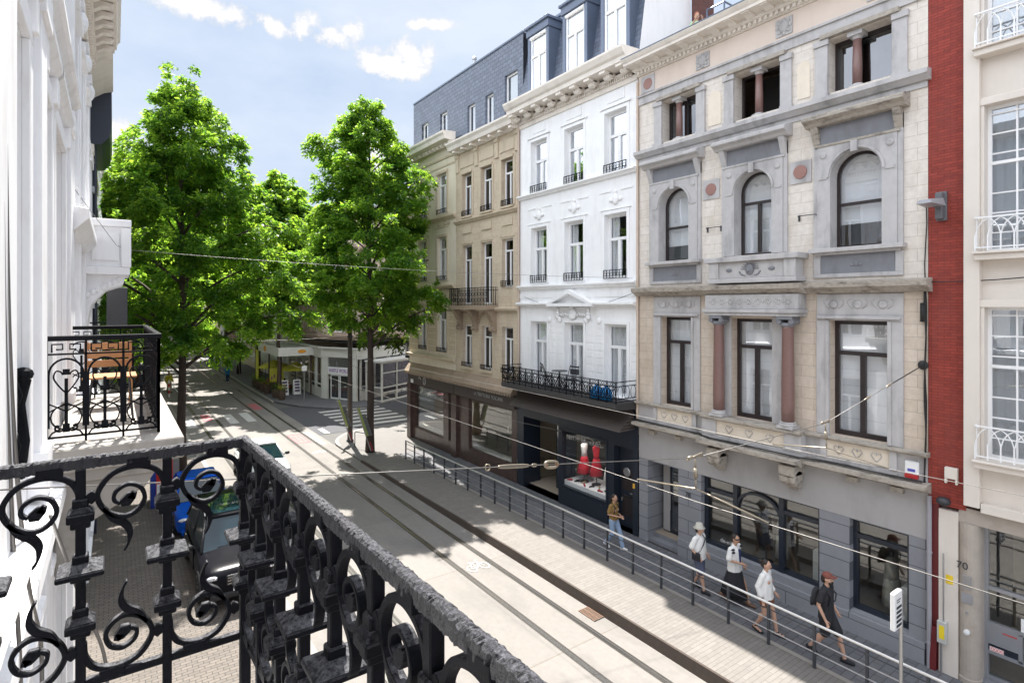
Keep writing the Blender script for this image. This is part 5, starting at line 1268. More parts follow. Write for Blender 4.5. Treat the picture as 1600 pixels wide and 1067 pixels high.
# further left houses
LC=thing('grey_white_house','pale grey house on the left behind the box balcony, with a dark zinc eave','house',(XL,21,0))
def simple_house(par,T,s0,s1,z1,mat,floors,wmat='frw',nb=3,ww=1.1,back=8.,gz=0.,corn='corn',proj=.4,win0=1.,glass='glassd'):
    op=[];pit=(s1-s0)/nb
    for i in range(nb):
        c=s0+pit*(i+.5)
        for a,b in floors: op.append((c-ww/2,c+ww/2,a,b,.25))
    q=MB(T); q.wall(s0,s1,gz,z1,op,.25); q.build('wall',M[mat],par)
    shell(par,T,s0,s1,gz,z1,back); rooms(par,T,s0+.02,s1-.02,[gz+.1]+[b+.5 for a,b in floors],2.5)
    for o in op: window(par,T,o[0],o[1],o[2],o[3],.22,wmat,glass,'T',.09,.7)
    q=MB(T)
    for o in op: q.box(o[0]-.14,o[0]-.001,0,.05,o[2],o[3]); q.box(o[1]+.001,o[1]+.14,0,.05,o[2],o[3]); q.box(o[0]-.2,o[1]+.2,0,.1,o[3]+.001,o[3]+.18); q.box(o[0]-.2,o[1]+.2,0,.12,o[2]-.14,o[2]-.001)
    for a,b in floors: q.box(s0,s1,0,.08,a-.6,a-.42)
    q.build('mouldings',M[mat],par)
    q=MB(T); q.ext([(0,z1-.5),(.1,z1-.5),(proj*.6,z1-.3),(proj,z1-.2),(proj,z1),(0,z1+.02)],s0,s1,0); q.build('cornice',M[corn],par)
simple_house(LC,T,18.41,22.5,14.9,'whiteL',[(1.,3.8),(5.6,8.2),(9.6,12.)],nb=2,proj=.6)
q=MB(T); q.ext([(0,12.9),(.3,12.95),(.5,13.2),(.56,13.6),(.56,15.2),(0,15.6)],22.55,27.,0)
M['darkz']=plain('dark_zinc',(.035,.042,.06),.4,metal=.2,var=.1)
LD=thing('dark_eaved_house','grey house on the left with a deep dark zinc eave and a rain pipe','house',(XL,25,0))
q.build('dark_eave',M['darkz'],LD)
M['greyw']=plain('grey_render',(.42,.44,.46),.8,var=.05)
simple_house(LD,T,22.51,30.,12.9,'greyw',[(1.,3.6),(5.2,7.6),(9.,11.4)],nb=4,proj=.1)
q=MB(T); q.cyl((23.2,.1,.1),(23.2,.1,13.),.06,8); q.build('rain_pipe',M['darkz'],LD)
LE=thing('flat_roofed_house','modern pale building on the left with an overhanging flat roof','building',(XL,52,0))
simple_house(LE,T,30.2,58.,15.6,'white',[(1.,3.6),(5.,7.4),(8.6,11.),(12.2,14.2)],nb=9,proj=.15)
q=MB(T); q.box(46,58.2,-3.,.78,16.4,16.75); q.box(46.4,57.8,-3.,.1,15.63,16.39); q.build('flat_roof',M['roofk'],LE)
LG=thing('far_left_terrace','distant terrace of pale houses along the left pavement','building',(XL,95,0))
simple_house(LG,T,58.5,150.,14.,'beige',[(1.,3.6),(5.,7.4),(8.6,11.)],nb=20,proj=.4)
# hanging black sign
sg=thing('black_hanging_sign','plain black panel sign projecting from the white houses on the left above the wooden chair','sign',(0,19.,7.1))
q=MB(); q.box(-.17,.31,19.,19.09,7.1,8.2); q.build('panel',M['irong'],sg,bevel=.01)
q=MB(); q.box(-.62,-.17,19.03,19.06,8.08,8.12); q.box(-.62,-.17,19.03,19.06,7.2,7.24); q.build('arm',M['iron'],sg)
# loose cables on the near white wall
t=thing('wall_cable','grey cables hanging down the near white wall past the balcony corner','cable',(XL,3,6.5))
q=MB()
q.tube(catmull([(-.44,3.72,8.5),(-.43,3.75,7.6),(-.42,3.9,6.9),(-.38,4.,6.2),(-.34,4.2,5.7),(-.36,4.1,5.2),(-.5,3.9,4.6)],6),.011,5)
q.tube(catmull([(-.44,3.62,8.2),(-.435,3.68,7.4),(-.42,3.8,6.5),(-.40,3.9,5.6),(-.45,4.1,4.5),(-.5,4.2,2.5)],6),.011,5)
q.tube(catmull([(-.36,5.0,6.25),(-.2,5.1,5.6),(-.05,5.2,5.0),(-.1,5.1,4.5),(-.5,4.9,4.2)],8),.012,5)
q.build('cables',M['wire'],t,smooth=True)
# ------------------------------------------------------------------ trees
def leafmat(name,col,trans,tf=.45):
    m=bpy.data.materials.new(name); m.use_nodes=True; nt=m.node_tree; nt.nodes.clear()
    out=N(nt,'ShaderNodeOutputMaterial'); g=N(nt,'ShaderNodeNewGeometry')
    rnd=g.outputs['Random Per Island']; n=noise(nt,g.outputs['Position'],.55,3)
    s=N(nt,'ShaderNodeMath',operation='MULTIPLY_ADD'); nt.links.new(rnd,s.inputs[0]); s.inputs[1].default_value=.55; nt.links.new(n,s.inputs[2])
    k=ramp(nt,s.outputs[0],.45,1.05)
    c=mixc(nt,k,tuple(x*.75 for x in col),(col[0]*1.6,col[1]*1.25,col[2]*.9))
    t=mixc(nt,k,tuple(x*.6 for x in trans),(min(.75,trans[0]*2.4),min(.8,trans[1]*1.35),trans[2]*1.3))
    b=N(nt,'ShaderNodeBsdfPrincipled'); b.inputs['Roughness'].default_value=.45; b.inputs['Specular IOR Level'].default_value=.12; nt.links.new(c,b.inputs['Base Color'])
    tr=N(nt,'ShaderNodeBsdfTranslucent'); nt.links.new(t,tr.inputs[0]); mx=N(nt,'ShaderNodeMixShader'); mx.inputs[0].default_value=tf
    nt.links.new(b.outputs[0],mx.inputs[1]); nt.links.new(tr.outputs[0],mx.inputs[2]); nt.links.new(mx.outputs[0],out.inputs[0]); return m
M['leaf']=leafmat('green_leaves',(.040,.112,.026),(.22,.58,.05),.52)
M['leafd']=leafmat('dark_green_leaves',(.035,.075,.018),(.12,.24,.02),.35)
M['bark']=plain('dark_brown_bark',(.060,.042,.034),.9,var=.35,vs=14,dirt=(.02,.015,.012),dirt_amt=.6,dirt_scale=(6,6,1),bmp=.6)
def make_tree(name,label,x,y,z0,h,zb,Rm,nleaf,seed,group='trees along the street',size=.19,tr=.16,mat='leaf',peak=.34,clip=None,nl=34,extra=()):
    g=np.random.default_rng(seed)
    root=thing(name,label,'tree',(x,y,z0),0,group)
    H=h-z0; zb-=z0
    q=LMB(); n=12
    wob=[(g.normal(0,.05),g.normal(0,.05)) for _ in range(n+1)]
    path=[(wob[i][0]*min(1,i/3),wob[i][1]*min(1,i/3),H*.95*i/n) for i in range(n+1)]
    rad=[tr*(1.25 if i==0 else 1)*(1-.88*i/n) for i in range(n+1)]
    q.tube(path,rad,10)
    tips=[]
    ph=g.uniform(0,6.283,4)
    def R_(zn,az=0.): return (1+.20*math.sin(az*2+ph[0]+zn*3)+.16*math.sin(az*3+ph[1]-zn*8)+.12*math.sin(az*5+ph[2]+zn*14))* Rm*(math.sin(math.pi*min(1,max(0,zn))**(math.log(.5)/math.log(peak))) **.85) if 0<zn<1 else .15
    limbs=[]
    for i in range(nl):
        zn=.03+.94*(i+.5)/nl+g.normal(0,.012); az=i*2.399+g.normal(0,.35)
        limbs.append((zn,az,1.))
    limbs+=list(extra)
    for zn,az,k in limbs:
        zt=zb+(H-zb)*zn; L=max(.35,R_(zn,az)*g.uniform(.75,1.28)*k)
        zs=max(zb*.75,zt-L*.45)
        f=zs/(H*.95)*n; j=min(n-1,int(f)); bx=path[j][0]; by=path[j][1]
        d=np.array([math.cos(az),math.sin(az),0.])
        pts=[np.array([bx,by,zs]), np.array([bx,by,zs])+d*L*.35+np.array([0,0,(zt-zs)*.65]), np.array([bx,by,zs])+d*L*.72+np.array([0,0,(zt-zs)*1.0]), np.array([bx,by,zs])+d*L+np.array([0,0,(zt-zs)*.92])]
        cp=[np.array(p) for p in catmull(pts,4)]
        r0=.018+.011*L; q.tube([tuple(p) for p in cp],[r0*(1-.85*t/(len(cp)-1))+.004 for t in range(len(cp))],5)
        nb=int(5+L*4.2)
        for b in range(nb):
            t=g.uniform(.28,1.0)**.8; i0=min(len(cp)-2,int(t*(len(cp)-1))); p=cp[i0]+(cp[i0+1]-cp[i0])*(t*(len(cp)-1)-i0)
            a2=az+g.choice([-1,1])*g.uniform(.4,1.5)*(1.2-t*.6); l2=g.uniform(.45,1.05)*(1.25-.55*t)*min(1.,.45+L*.2)
            dd=np.array([math.cos(a2),math.sin(a2),g.uniform(-.25,.35)]); tips.append((p,dd/np.linalg.norm(dd),l2))
        tips.append((cp[-1],np.array([d[0],d[1],.05]),.7))
    for _ in range(int(nl*9)):
        zn=g.uniform(.0,.97)**.9; az=g.uniform(0,6.283); rr_=R_(zn,az)*g.uniform(.2,.9)**.6*(.86+.2*math.sin(az*3+zn*9+seed)); zz=zb+(H-zb)*zn+g.normal(0,.15)
        j=min(n,int(zz/(H*.95)*n)); j=max(0,j); p=np.array([path[j][0]+rr_*.8*math.cos(az),path[j][1]+rr_*.8*math.sin(az),zz]); tips.append((p,np.array([math.cos(az+g.normal(0,.5)),math.sin(az+g.normal(0,.5)),g.uniform(-.1,.4)]),g.uniform(.5,.95)*min(1.,.5+rr_*.25)))
    for _ in range(4):
        a_=g.uniform(0,6.283); zl=H*g.uniform(.58,.7); o_=g.uniform(.9,1.7); ht=H*g.uniform(.84,.96); b0=np.array([0,0,zl]); b1=np.array([o_*.7*math.cos(a_),o_*.7*math.sin(a_),zl+(ht-zl)*.45]); b2=np.array([o_*math.cos(a_),o_*math.sin(a_),ht])
        cp=[np.array(p) for p in catmull([b0,b1,b2],6)]; q.tube([tuple(p) for p in cp],[.06*(1-.9*i/(len(cp)-1))+.004 for i in range(len(cp))],6)
        for _k in range(26): i0=g.integers(3,len(cp)); a2=g.uniform(0,6.283); tips.append((cp[i0]+g.normal(0,.08,3),np.array([math.cos(a2),math.sin(a2),g.uniform(0,.9)]),g.uniform(.35,.75)))
    for _ in range(8): tips.append((np.array([g.normal(0,.1),g.normal(0,.1),H*.95-g.uniform(0,.8)]),np.array([g.normal(0,.4),g.normal(0,.4),1.]),.6))
    tips=[(p+np.array([0,0,g.normal(0,.28)]),d,l) for p,d,l in tips]
    for _ in range(int(nl*3.)):
        zn=g.uniform(.02,1.)**.8; az=g.uniform(0,6.283); r2=R_(zn,az)*g.uniform(.92,1.16); p=np.array([r2*math.cos(az),r2*math.sin(az),zb+(H-zb)*zn]); tips.append((p*np.array([.9,.9,1.]),np.array([math.cos(az),math.sin(az),g.uniform(.1,1.1)]),g.uniform(.35,.6)))
    for p,d,l in tips[::4]: q.tube([tuple(p),tuple(p+d*l*.7)],[.009,.004],4)
    q.build('trunk',M['bark'],root,smooth=True)
    per=max(8,nleaf//len(tips))
    W=np.array([l for _,_,l in tips]); cnt=np.maximum(6,(per*W/W.mean()).astype(int))
    P=np.repeat(np.array([p for p,_,_ in tips]),cnt,0); D=np.repeat(np.array([d/np.linalg.norm(d) for _,d,_ in tips]),cnt,0); Lw=np.repeat(W,cnt); m=len(P)
    t=g.random(m)**.8; side=np.cross(D,np.array([0,0,1.])); side/=np.maximum(1e-6,np.linalg.norm(side,axis=1))[:,None]
    sg=g.uniform(-1,1,m)
    base=P+D*(t*Lw)[:,None]+side*(sg*Lw*.42*(1.15-t))[:,None]; base[:,2]-= (.38*t**2+.22*np.abs(sg))*Lw+g.normal(0,.07,m)
    base+=g.normal(0,.06,(m,3))
    ld=D*.8+side*sg[:,None]*1.0+g.normal(0,.35,(m,3)); ld[:,2]-=.55; ld/=np.linalg.norm(ld,axis=1)[:,None]
    up=np.array([0,0,1.])+g.normal(0,.85,(m,3)); wd=np.cross(ld,up); wd/=np.maximum(1e-6,np.linalg.norm(wd,axis=1))[:,None]; nn=np.cross(wd,ld)
    s=size*g.uniform(.65,1.25,m); wv_=s*.22
    v0=base; v1=base+ld*(s*.45)[:,None]+wd*wv_[:,None]+nn*(s*.05)[:,None]; v2=base+ld*s[:,None]-nn*(s*.08)[:,None]; v3=base+ld*(s*.45)[:,None]-wd*wv_[:,None]+nn*(s*.05)[:,None]
    V=np.stack([v0,v1,v2,v3],1)
    if clip is not None:
        keep=clip(V[:,0,0]+x,V[:,0,1]+y,V[:,0,2]+z0); V=V[keep]; m=len(V)
    me=bpy.data.meshes.new('crown'); me.vertices.add(m*4); me.vertices.foreach_set('co',V.reshape(-1).astype(np.float32))
    me.loops.add(m*4); me.loops.foreach_set('vertex_index',np.arange(m*4,dtype=np.int32)); me.polygons.add(m); me.polygons.foreach_set('loop_start',np.arange(0,m*4,4,dtype=np.int32)); me.polygons.foreach_set('loop_total',np.full(m,4,dtype=np.int32))
    me.update(); me.materials.append(M[mat]); o=bpy.data.objects.new('crown',me); C.objects.link(o); o.parent=root
    return root
cl_left=lambda X,Y,Z:(X>-.35)
t1=make_tree('street_tree','tall leafy street tree on the left pavement beside the parked cars',2.4,28.2,.0,17.5,5.2,4.1,135000,11,clip=cl_left,tr=.2,peak=.30,nl=40)
t2=make_tree('street_tree','tall pointed street tree at the corner by the end of the platform railing',10.85,27.9,.09,18.1,6.6,3.9,140000,23,clip=lambda X,Y,Z:~((X>13.3)&(Y<30.2)&(Z<16.5)),tr=.2,peak=.30,nl=42)
t3=make_tree('street_tree','leafy street tree by the café planters, seen between the two tall trees',11.2,48.9,.1,18.6,7.6,4.0,60000,37,size=.36,tr=.2,peak=.4)
for (lab,x,y,rz,sc) in (('street tree just past the café canopy on the right pavement',11.4,58.5,1.1,.98),('second street tree past the café canopy on the right pavement',11.3,68.,3.9,.95),('third street tree past the café canopy on the right pavement',11.4,78.,2.7,1.05),('fourth street tree past the café canopy, far along the right pavement',11.3,90.,.4,1.),('last street tree before the far end of the right pavement',11.4,106.,5.,1.1),
  ('left pavement tree just behind the tall tree beside the parked cars',1.7,43.,2.0,.92),('second left pavement tree behind the tall tree beside the parked cars',2.0,53.,4.4,.95),('third left pavement tree, beyond the person in yellow',1.9,64.,.7,.98),('fourth left pavement tree far down the street',2.1,76.,5.2,1.),('last left pavement tree before the end of the street',2.1,92.,3.3,1.1)):
    c=copy_tree(t3); c.location=(x,y,.08); c.rotation_euler=(0,0,rz); c.scale=(sc*1.12,sc*1.12,sc); c['label']=lab
make_tree('street_tree','dark dense tree in the side street behind the corner tree',20.,37.5,.09,12.5,2.6,3.8,22000,51,size=.34,mat='leafd',group=None,peak=.45)
make_tree('street_tree','dark tree at the far end of the street between the houses',7.5,150.,.0,17.,2.,6.5,14000,53,size=.9,mat='leafd',group=None,peak=.45)
# ------------------------------------------------------------------ corner café building and the far right row
T2=lambda s,d,z:(13.9-d,s,z)
CB=thing('corner_cafe_building','pinkish stone corner building with a white glazed café front behind the corner tree','building',(14.8,45.4,.1))
AC=math.atan2(-3.2,1.75); TCh=frame(13.9,46.2,AC); TSd=frame(15.65,43.0,R(28)); LC_=3.647
M['salmon']=plain('salmon_stone',(.62,.50,.43),.85,var=.08,vs=3,dirt=(.32,.24,.19),dirt_amt=.4)
M['salmond']=plain('brown_stone_trim',(.46,.35,.29),.85,var=.12,vs=4)
M['cafew']=plain('white_cafe_front',(.66,.65,.61),.55,var=.04,vs=3)
def floorwall(T,s0,s1,cs,ww,rows,mat):
    op=[(c-ww/2,c+ww/2,a,b,.25) for c in cs for a,b in rows]
    q=MB(T); q.wall(s0,s1,4.9,15.5,op,.25); q.build('wall',M[mat],CB)
    for o in op: window(CB,T,*o[:4],.22,'frw','glassd','T',.1,.72)
    for o in op: q=MB(T); q.box(o[0]-.16,o[0]-.001,0,.06,o[2],o[3]+.2); q.box(o[1]+.001,o[1]+.16,0,.06,o[2],o[3]+.2); q.box(o[0]-.2,o[1]+.2,0,.1,o[2]-.2,o[2]-.001); q.build('window_surround',M['salmond'],CB)
    for z in (5.,8.6,12.): q=MB(T); q.ext([(0,z),(.1,z),(.3,z+.12),(.35,z+.3),(0,z+.36)],s0,s1,0); q.build('string_course',M['salmond'],CB)
    q=MB(T); q.ext([(0,15.2),(.2,15.2),(.5,15.5),(.5,15.7),(0,15.8)],s0,s1,0); q.build('cornice',M['salmond'],CB)
rows=[(5.5,7.9),(9.1,11.3),(12.6,14.6)]
floorwall(T2,46.2,57.,[48.,50.6,53.2,55.8],1.1,rows,'salmon'); floorwall(TCh,0,LC_,[1.82],1.3,rows,'salmon'); floorwall(TSd,0,9,[1.6,4.5,7.4],1.1,rows,'salmon')
q=MB(); q.ext([(13.9,46.2),(15.65,43.),(23.6,47.2),(23.6,57),(13.9,57)],15.5,15.6,2); q.ext([(14.6,46.6),(16.0,44.1),(23.,47.9),(23.,56.6),(14.6,56.6)],4.6,4.7,2); q.build('roof',M['roofk'],CB)
q=MB(); q.quad((23.6,47.2,.1),(23.6,57,.1),(23.6,57,15.5),(23.6,47.2,15.5)); q.quad((13.9,57,.1),(23.6,57,.1),(23.6,57,15.5),(13.9,57,15.5)); q.build('rear_wall',M['salmon'],CB,recalc=False)
def cafefront(T,s0,s1,cells,zt=4.,door=None,zb=.1):
    q=MB(T); q.box(s0,s1,-.1,.12,zt-.6,zt+.3); q.box(s0-.02,s1+.02,.12,.3,zt+.2,zt+.32)
    for a,b in cells: q.box(a-.12,a,-.1,.05,zb,zt-.601); q.box(b,b+.12,-.1,.05,zb,zt-.601)
    for a,b in cells: q.box(a,b,-.1,.04,zb,zb+.75); q.box(a,b,-.08,.03,zb+1.05,zb+1.12)
    q.build('shopfront',M['cafew'],CB)
    for a,b in cells: MB(T).box(a,b,-.06,-.05,zb+.76,zt-.602).build('pane',M['glasss'],CB)
cafefront(T2,46.2,57.,[(46.4,47.9),(48.2,49.7),(50.,51.6),(52.,54.),(54.4,56.6)])
q=MB(TCh); q.box(0,LC_,-.1,.12,3.5,4.3); q.box(0,LC_,.12,.3,4.2,4.32); q.box(0,.62,-.1,.06,.1,3.499); q.box(3.02,LC_,-.1,.06,.1,3.499); q.build('shopfront',M['cafew'],CB)
q=MB(TCh); q.box(.62,3.02,-.1,-.04,2.72,3.499); q.build('transom_pane',M['glassd'],CB)
q=MB(TCh); q.box(.64,3.0,-.06,.05,2.12,2.7); sg=q.build('shop_sign',M['frw'],CB)
ax,ay,az=TCh(1.82,.056,2.41)
tx=text('WAFFLE WORLD',.42,plain('purple_lettering',(.20,.05,.30),.5),sg,(ax,ay,az),Euler((R(90),0,AC)),'sign_lettering',.006,sx=.66)
for a,b in ((.9,1.8),(1.88,2.78)):
    q=MB(TCh)
    for p in ((a,a+.07,.12,2.1),(b-.07,b,.12,2.1),(a+.07,b-.07,.12,.24),(a+.07,b-.07,2.02,2.1)): q.box(p[0],p[1],-.06,0.,p[2],p[3])
    dr=q.build('door',M['frw'],CB); MB(TCh).box(a+.07,b-.07,-.035,-.025,.25,2.02).build('door_glass',M['glassd'],dr)
cafefront(TSd,0,9,[(.5,1.9),(2.2,3.6),(4.,5.4),(5.8,7.2),(7.5,8.8)])
# glazed terrace box on the side street
q=MB(TSd)
for s in (.6,2.4,4.2,5.9):
    for d in (.35,1.9): q.box(s,s+.12,d,d+.12,.1,3.2)
for z in (.1,.75,1.15,2.3,3.1): q.box(.72,5.9,1.92,2.0,z,z+.1)
for z in (.1,1.15,3.1): q.box(.62,.7,.47,1.9,z,z+.1); q.box(5.92,6.,.47,1.9,z,z+.1)
q.box(.5,6.1,.3,2.1,3.2,3.3); q.build('terrace_enclosure',M['cafew'],CB); MB(TSd).box(.72,5.9,1.95,1.96,.85,3.1).build('terrace_glazing',M['glassk'],CB)
# further houses on the right
for (nm,lab,s0,s1,z1,mat,nb) in (('pale_house','pale grey house next to the café building, behind the middle street trees',57.01,68,16.,'white',4),('beige_house','beige house farther along the right-hand row behind the trees',68.01,82,14.5,'beige',5),('grey_house','grey house far along the right-hand row',82.01,100,16.5,'greyw',6),('far_terrace','most distant terrace on the right-hand side of the street',100.01,150,15.,'tand',14)):
    b=thing(nm,lab,'house',(13.9,(s0+s1)/2,.1)); simple_house(b,T2,s0,s1,z1,mat,[(1.,3.6),(5.3,7.7),(8.9,11.1),(12.2,14.)][:4 if z1>15.2 else 3],nb=nb,proj=.5,glass='glassd',gz=.1)
b=thing('street_end_building','brown building closing the far end of the street','building',(6,165,0)); TE=frame(-10,165,0.); simple_house(b,TE,0,40,17.,'brownstone',[(1.,4.),(6.,8.5),(10.,12.5)],nb=10,proj=.6)
b=thing('side_street_house','brown house along the far side of the side street','house',(30,44,0)); TS2=frame(23.65,47.25,R(28)); simple_house(b,TS2,0,30,13.,'brownstone',[(1.,3.6),(5.2,7.6),(8.8,11.)],nb=9,proj=.5)
b=thing('side_street_house','beige house along the near side of the side street','house',(30,29.85,0)); TS3=frame(23.05,29.85,0.,-1); simple_house(b,TS3,0,30,13.,'beige',[(1.,3.6),(5.2,7.6),(8.8,11.)],nb=9,proj=.5)
# ---- café terrace furniture
M['yel']=plain('yellow_green_canvas',(.62,.60,.08),.8,var=.06); M['wcan']=plain('white_canvas',(.75,.74,.70),.8,var=.04); M['barrel']=plain('dark_wood_planter',(.085,.055,.04),.8,var=.25,vs=8); M['redp']=plain('red_plastic',(.45,.03,.03),.4)
def parasol(x,y,h,r,mat,label):
    t=thing('parasol',label,'parasol',(x,y,.1),0,'parasols of the café terrace')
    q=LMB(); q.cyl((0,0,0),(0,0,h),.03,8); q.lathe([(.25,0),(.25,.06),(.04,.08)],(0,0,0),14); q.build('pole',M['irong'],t)
    q=LMB(); n=8; vs=[(0,0,h+.05)]+[(r*math.cos(2*math.pi*k/n),r*math.sin(2*math.pi*k/n),h-.5) for k in range(n)]+[(r*math.cos(2*math.pi*k/n),r*math.sin(2*math.pi*k/n),h-.68) for k in range(n)]
    q.add(vs,[(0,1+k,1+(k+1)%n) for k in range(n)]+[(1+k,1+n+k,1+n+(k+1)%n,1+(k+1)%n) for k in range(n)]); q.build('canopy',mat,t,recalc=False)
    for k in range(n): q=LMB(); q.cyl((0,0,h),(r*.97*math.cos(2*math.pi*k/n),r*.97*math.sin(2*math.pi*k/n),h-.5),.012,4); q.build('rib',M['irong'],t)
parasol(12.4,60.,2.7,1.3,M['wcan'],'white parasol farthest along the café terrace'); parasol(12.0,54.5,2.55,1.3,M['yel'],'yellow-green parasol nearer the canopy of the café terrace'); parasol(13.,64.5,2.7,1.3,M['wcan'],'smaller looking white parasol behind the other white one'); parasol(13.0,51.,2.6,1.2,M['yel'],'yellow-green parasol under the café canopy beside the shop window')
def planter(x,y,label,sd,flower):
    g=np.random.default_rng(sd); t=thing('planter',label,'planter',(x,y,.1),sd,'planters of the café terrace')
    q=LMB(); q.lathe([(.24,0),(.3,.35),(.28,.8),(.25,.8),(.25,.7),(0,.7)],(0,0,0),14); q.build('tub',M['barrel'],t)
    m=260; p=g.normal(0,1,(m,3))*np.array([.2,.2,.16])+np.array([0,0,.95]); q=LMB()
    for a in p:
        d=g.normal(0,1,3); d/=np.linalg.norm(d); e=np.cross(d,[0,0,1.]); e/=max(1e-6,np.linalg.norm(e)); s=.09
        q.quad(tuple(a),tuple(a+d*s*.5+e*s*.3),tuple(a+d*s),tuple(a+d*s*.5-e*s*.3))
    q.build('foliage',M['leaf'],t,recalc=False)
    if flower:
        q=LMB()
        for a in p[:40]: q.ell(tuple(a+np.array([0,0,.05])),(.03,.03,.025),5,4)
        q.build('flowers',flower,t)
fl=plain('red_flowers',(.6,.05,.08),.6); fy=plain('yellow_flowers',(.75,.6,.05),.6)
for k,(x,y,lab,f) in enumerate(((11.0,47.3,'planter nearest the street tree of the café, with yellow flowers',fy),(10.85,48.6,'second planter along the café kerb, plain green',None),(10.75,51.2,'planter with red flowers along the café kerb by the yellow sign',fl),(10.7,52.6,'dark planter behind the one with red flowers',None),(10.7,54.2,'planter below the tall yellow banner',None),(10.7,56.,'farthest planter along the café kerb',None))): planter(x,y,lab,k+1,f)
t=thing('cafe_canopy','white fascia canopy on posts over the café terrace with orange emblems','canopy',(12.2,50.5,.1))
q=MB()
q.box(11.0,13.9,48.2,56.,3.95,4.05); q.build('roof',M['wcan'],t)
q=MB(); q.box(10.95,11.0,48.2,56.,3.5,4.2); q.box(10.95,13.8,48.14,48.199,3.5,4.2); q.build('fascia',M['wcan'],t)
for x,y in ((11.05,48.4),(11.05,52.),(11.05,55.8),(13.6,48.4)): q=MB(); q.box(x-.06,x+.06,y-.06,y+.06,.1,3.94); q.build('post',M['barrel'],t)
q=MB(); q.ell((10.94,53.2,3.85),(.02,.5,.28),12,6); q.build('emblem',plain('orange_print',(.8,.35,.03),.6),t); q=MB(); q.ell((12.8,48.13,3.85),(.35,.02,.15),12,6); q.build('emblem',plain('orange_print',(.8,.35,.03),.6),t)
t=thing('tall_yellow_banner','tall narrow yellow banner on a wooden post at the café terrace','banner',(10.9,55.,.1)); q=MB(); q.box(10.7,10.75,54.8,55.9,.9,3.6); q.build('cloth',M['yel'],t); q=MB(); q.cyl((10.72,55.95,.1),(10.72,55.95,3.8),.05,8); q.build('post',M['barrel'],t)
t=thing('pink_banner','pale pink slanted banner flag beside the white parasol','banner',(10.6,65.,.1)); q=MB(); q.add([(10.0,65,2.4),(10.9,65,2.2),(10.5,65,5.4),(9.7,65,5.5),(10.0,65.04,2.4),(10.9,65.04,2.2),(10.5,65.04,5.4),(9.7,65.04,5.5)],[(0,1,2,3),(7,6,5,4),(0,4,5,1),(1,5,6,2),(2,6,7,3),(3,7,4,0)]); q.build('cloth',plain('pale_pink_cloth',(.62,.42,.42),.8),t); q=MB(); q.cyl((10.9,65.02,.1),(10.5,65.02,5.6),.03,6); q.build('pole',M['steel'],t)
t=thing('menu_panel','yellow printed menu panel between the planters of the café','sign',(11.2,51.8,.1)); q=MB(); q.box(11.05,12.2,51.75,51.8,1.0,2.2); q.build('panel',M['yel'],t); q=MB()
for k in range(5): q.box(11.15+.2*k,11.27+.2*k,51.74,51.749,1.2+.13*(k%3),1.5+.15*(k%2))
q.build('pictures',plain('menu_pictures',(.3,.12,.2),.6,var=.6,vs=6),t); q=MB(); q.cyl((11.1,51.78,.1),(11.1,51.78,1.),.03,6); q.cyl((12.1,51.78,.1),(12.1,51.78,1.),.03,6); q.build('legs',M['barrel'],t)
for lab,x in (('white sandwich board left of the café tree trunk',11.75),('white sandwich board right of the café tree trunk',12.75)):
    t=thing('sandwich_board',lab,'sign',(x,49.6,.1),0,'sandwich boards of the café'); 
    for m in (-1,1):
        q=LMB(); q.add([(-.3,m*.25,0),(.3,m*.25,0),(.3,m*.03,1.25),(-.3,m*.03,1.25),(-.3,m*.22,0),(.3,m*.22,0),(.3,m*.0,1.25),(-.3,m*.0,1.25)],[(0,1,2,3),(7,6,5,4),(0,4,5,1),(1,5,6,2),(2,6,7,3),(3,7,4,0)]); q.build('board',M['frw'],t)
    q=LMB()
    for k in range(4): q.box(-.2,.2,-.26+.045*k,-.255+.045*k,.25+.25*k,.4+.25*k)
    q.build('print',plain('dark_print',(.12,.08,.16),.6),t)
def cchair(x,y,rz,lab,mat):
    t=thing('terrace_chair',lab,'chair',(x,y,.1),rz,'chairs of the café terrace')
    q=LMB(); q.box(-.21,.21,-.21,.21,.43,.47); q.build('seat',mat,t); q=LMB(); q.box(-.21,.21,.19,.22,.55,.88); q.build('backrest',mat,t)
    for a in (-.19,.19):
        for b in (-.19,.19): q=LMB(); q.cyl((a,b,0),(a,b,.43 if b<0 else .88),.015,6); q.build('leg',M['irong'],t)
    return t
for k,(x,y,rz,lab,mt) in enumerate(((11.9,50.4,.4,'red café chair nearest the kerb under the canopy',M['redp']),(12.5,51.1,2.2,'red café chair against the terrace wall',M['redp']),(11.8,53.2,1.2,'dark café chair under the yellow-green parasol',M['irong']),(12.6,54.,-1.,'dark café chair beside the far table of the terrace',M['irong']))): cchair(x,y,rz,lab,mt)
for x,y,lab in ((12.2,50.8,'round café table between the red chairs'),(12.3,53.7,'round café table under the yellow-green parasol')):
    t=thing('terrace_table',lab,'table',(x,y,.1),0,'tables of the café terrace'); q=LMB(); q.lathe([(0,.71),(.32,.71),(.32,.74),(0,.74)],(0,0,0),16); q.build('tabletop',M['wcan'],t); q=LMB(); q.cyl((0,0,0),(0,0,.71),.03,8); q.lathe([(.22,0),(.22,.03),(.03,.05)],(0,0,0),12); q.build('pedestal',M['irong'],t)
t=thing('traffic_sign_post','slim grey post with a small white plate by the café corner','post',(12.3,45.6,.1)); q=MB(); q.cyl((12.3,45.6,.1),(12.3,45.6,3.),.04,8); q.build('post',M['steel'],t); q=MB(); q.box(12.1,12.5,45.53,45.56,2.5,2.9); q.build('plate',M['frw'],t)
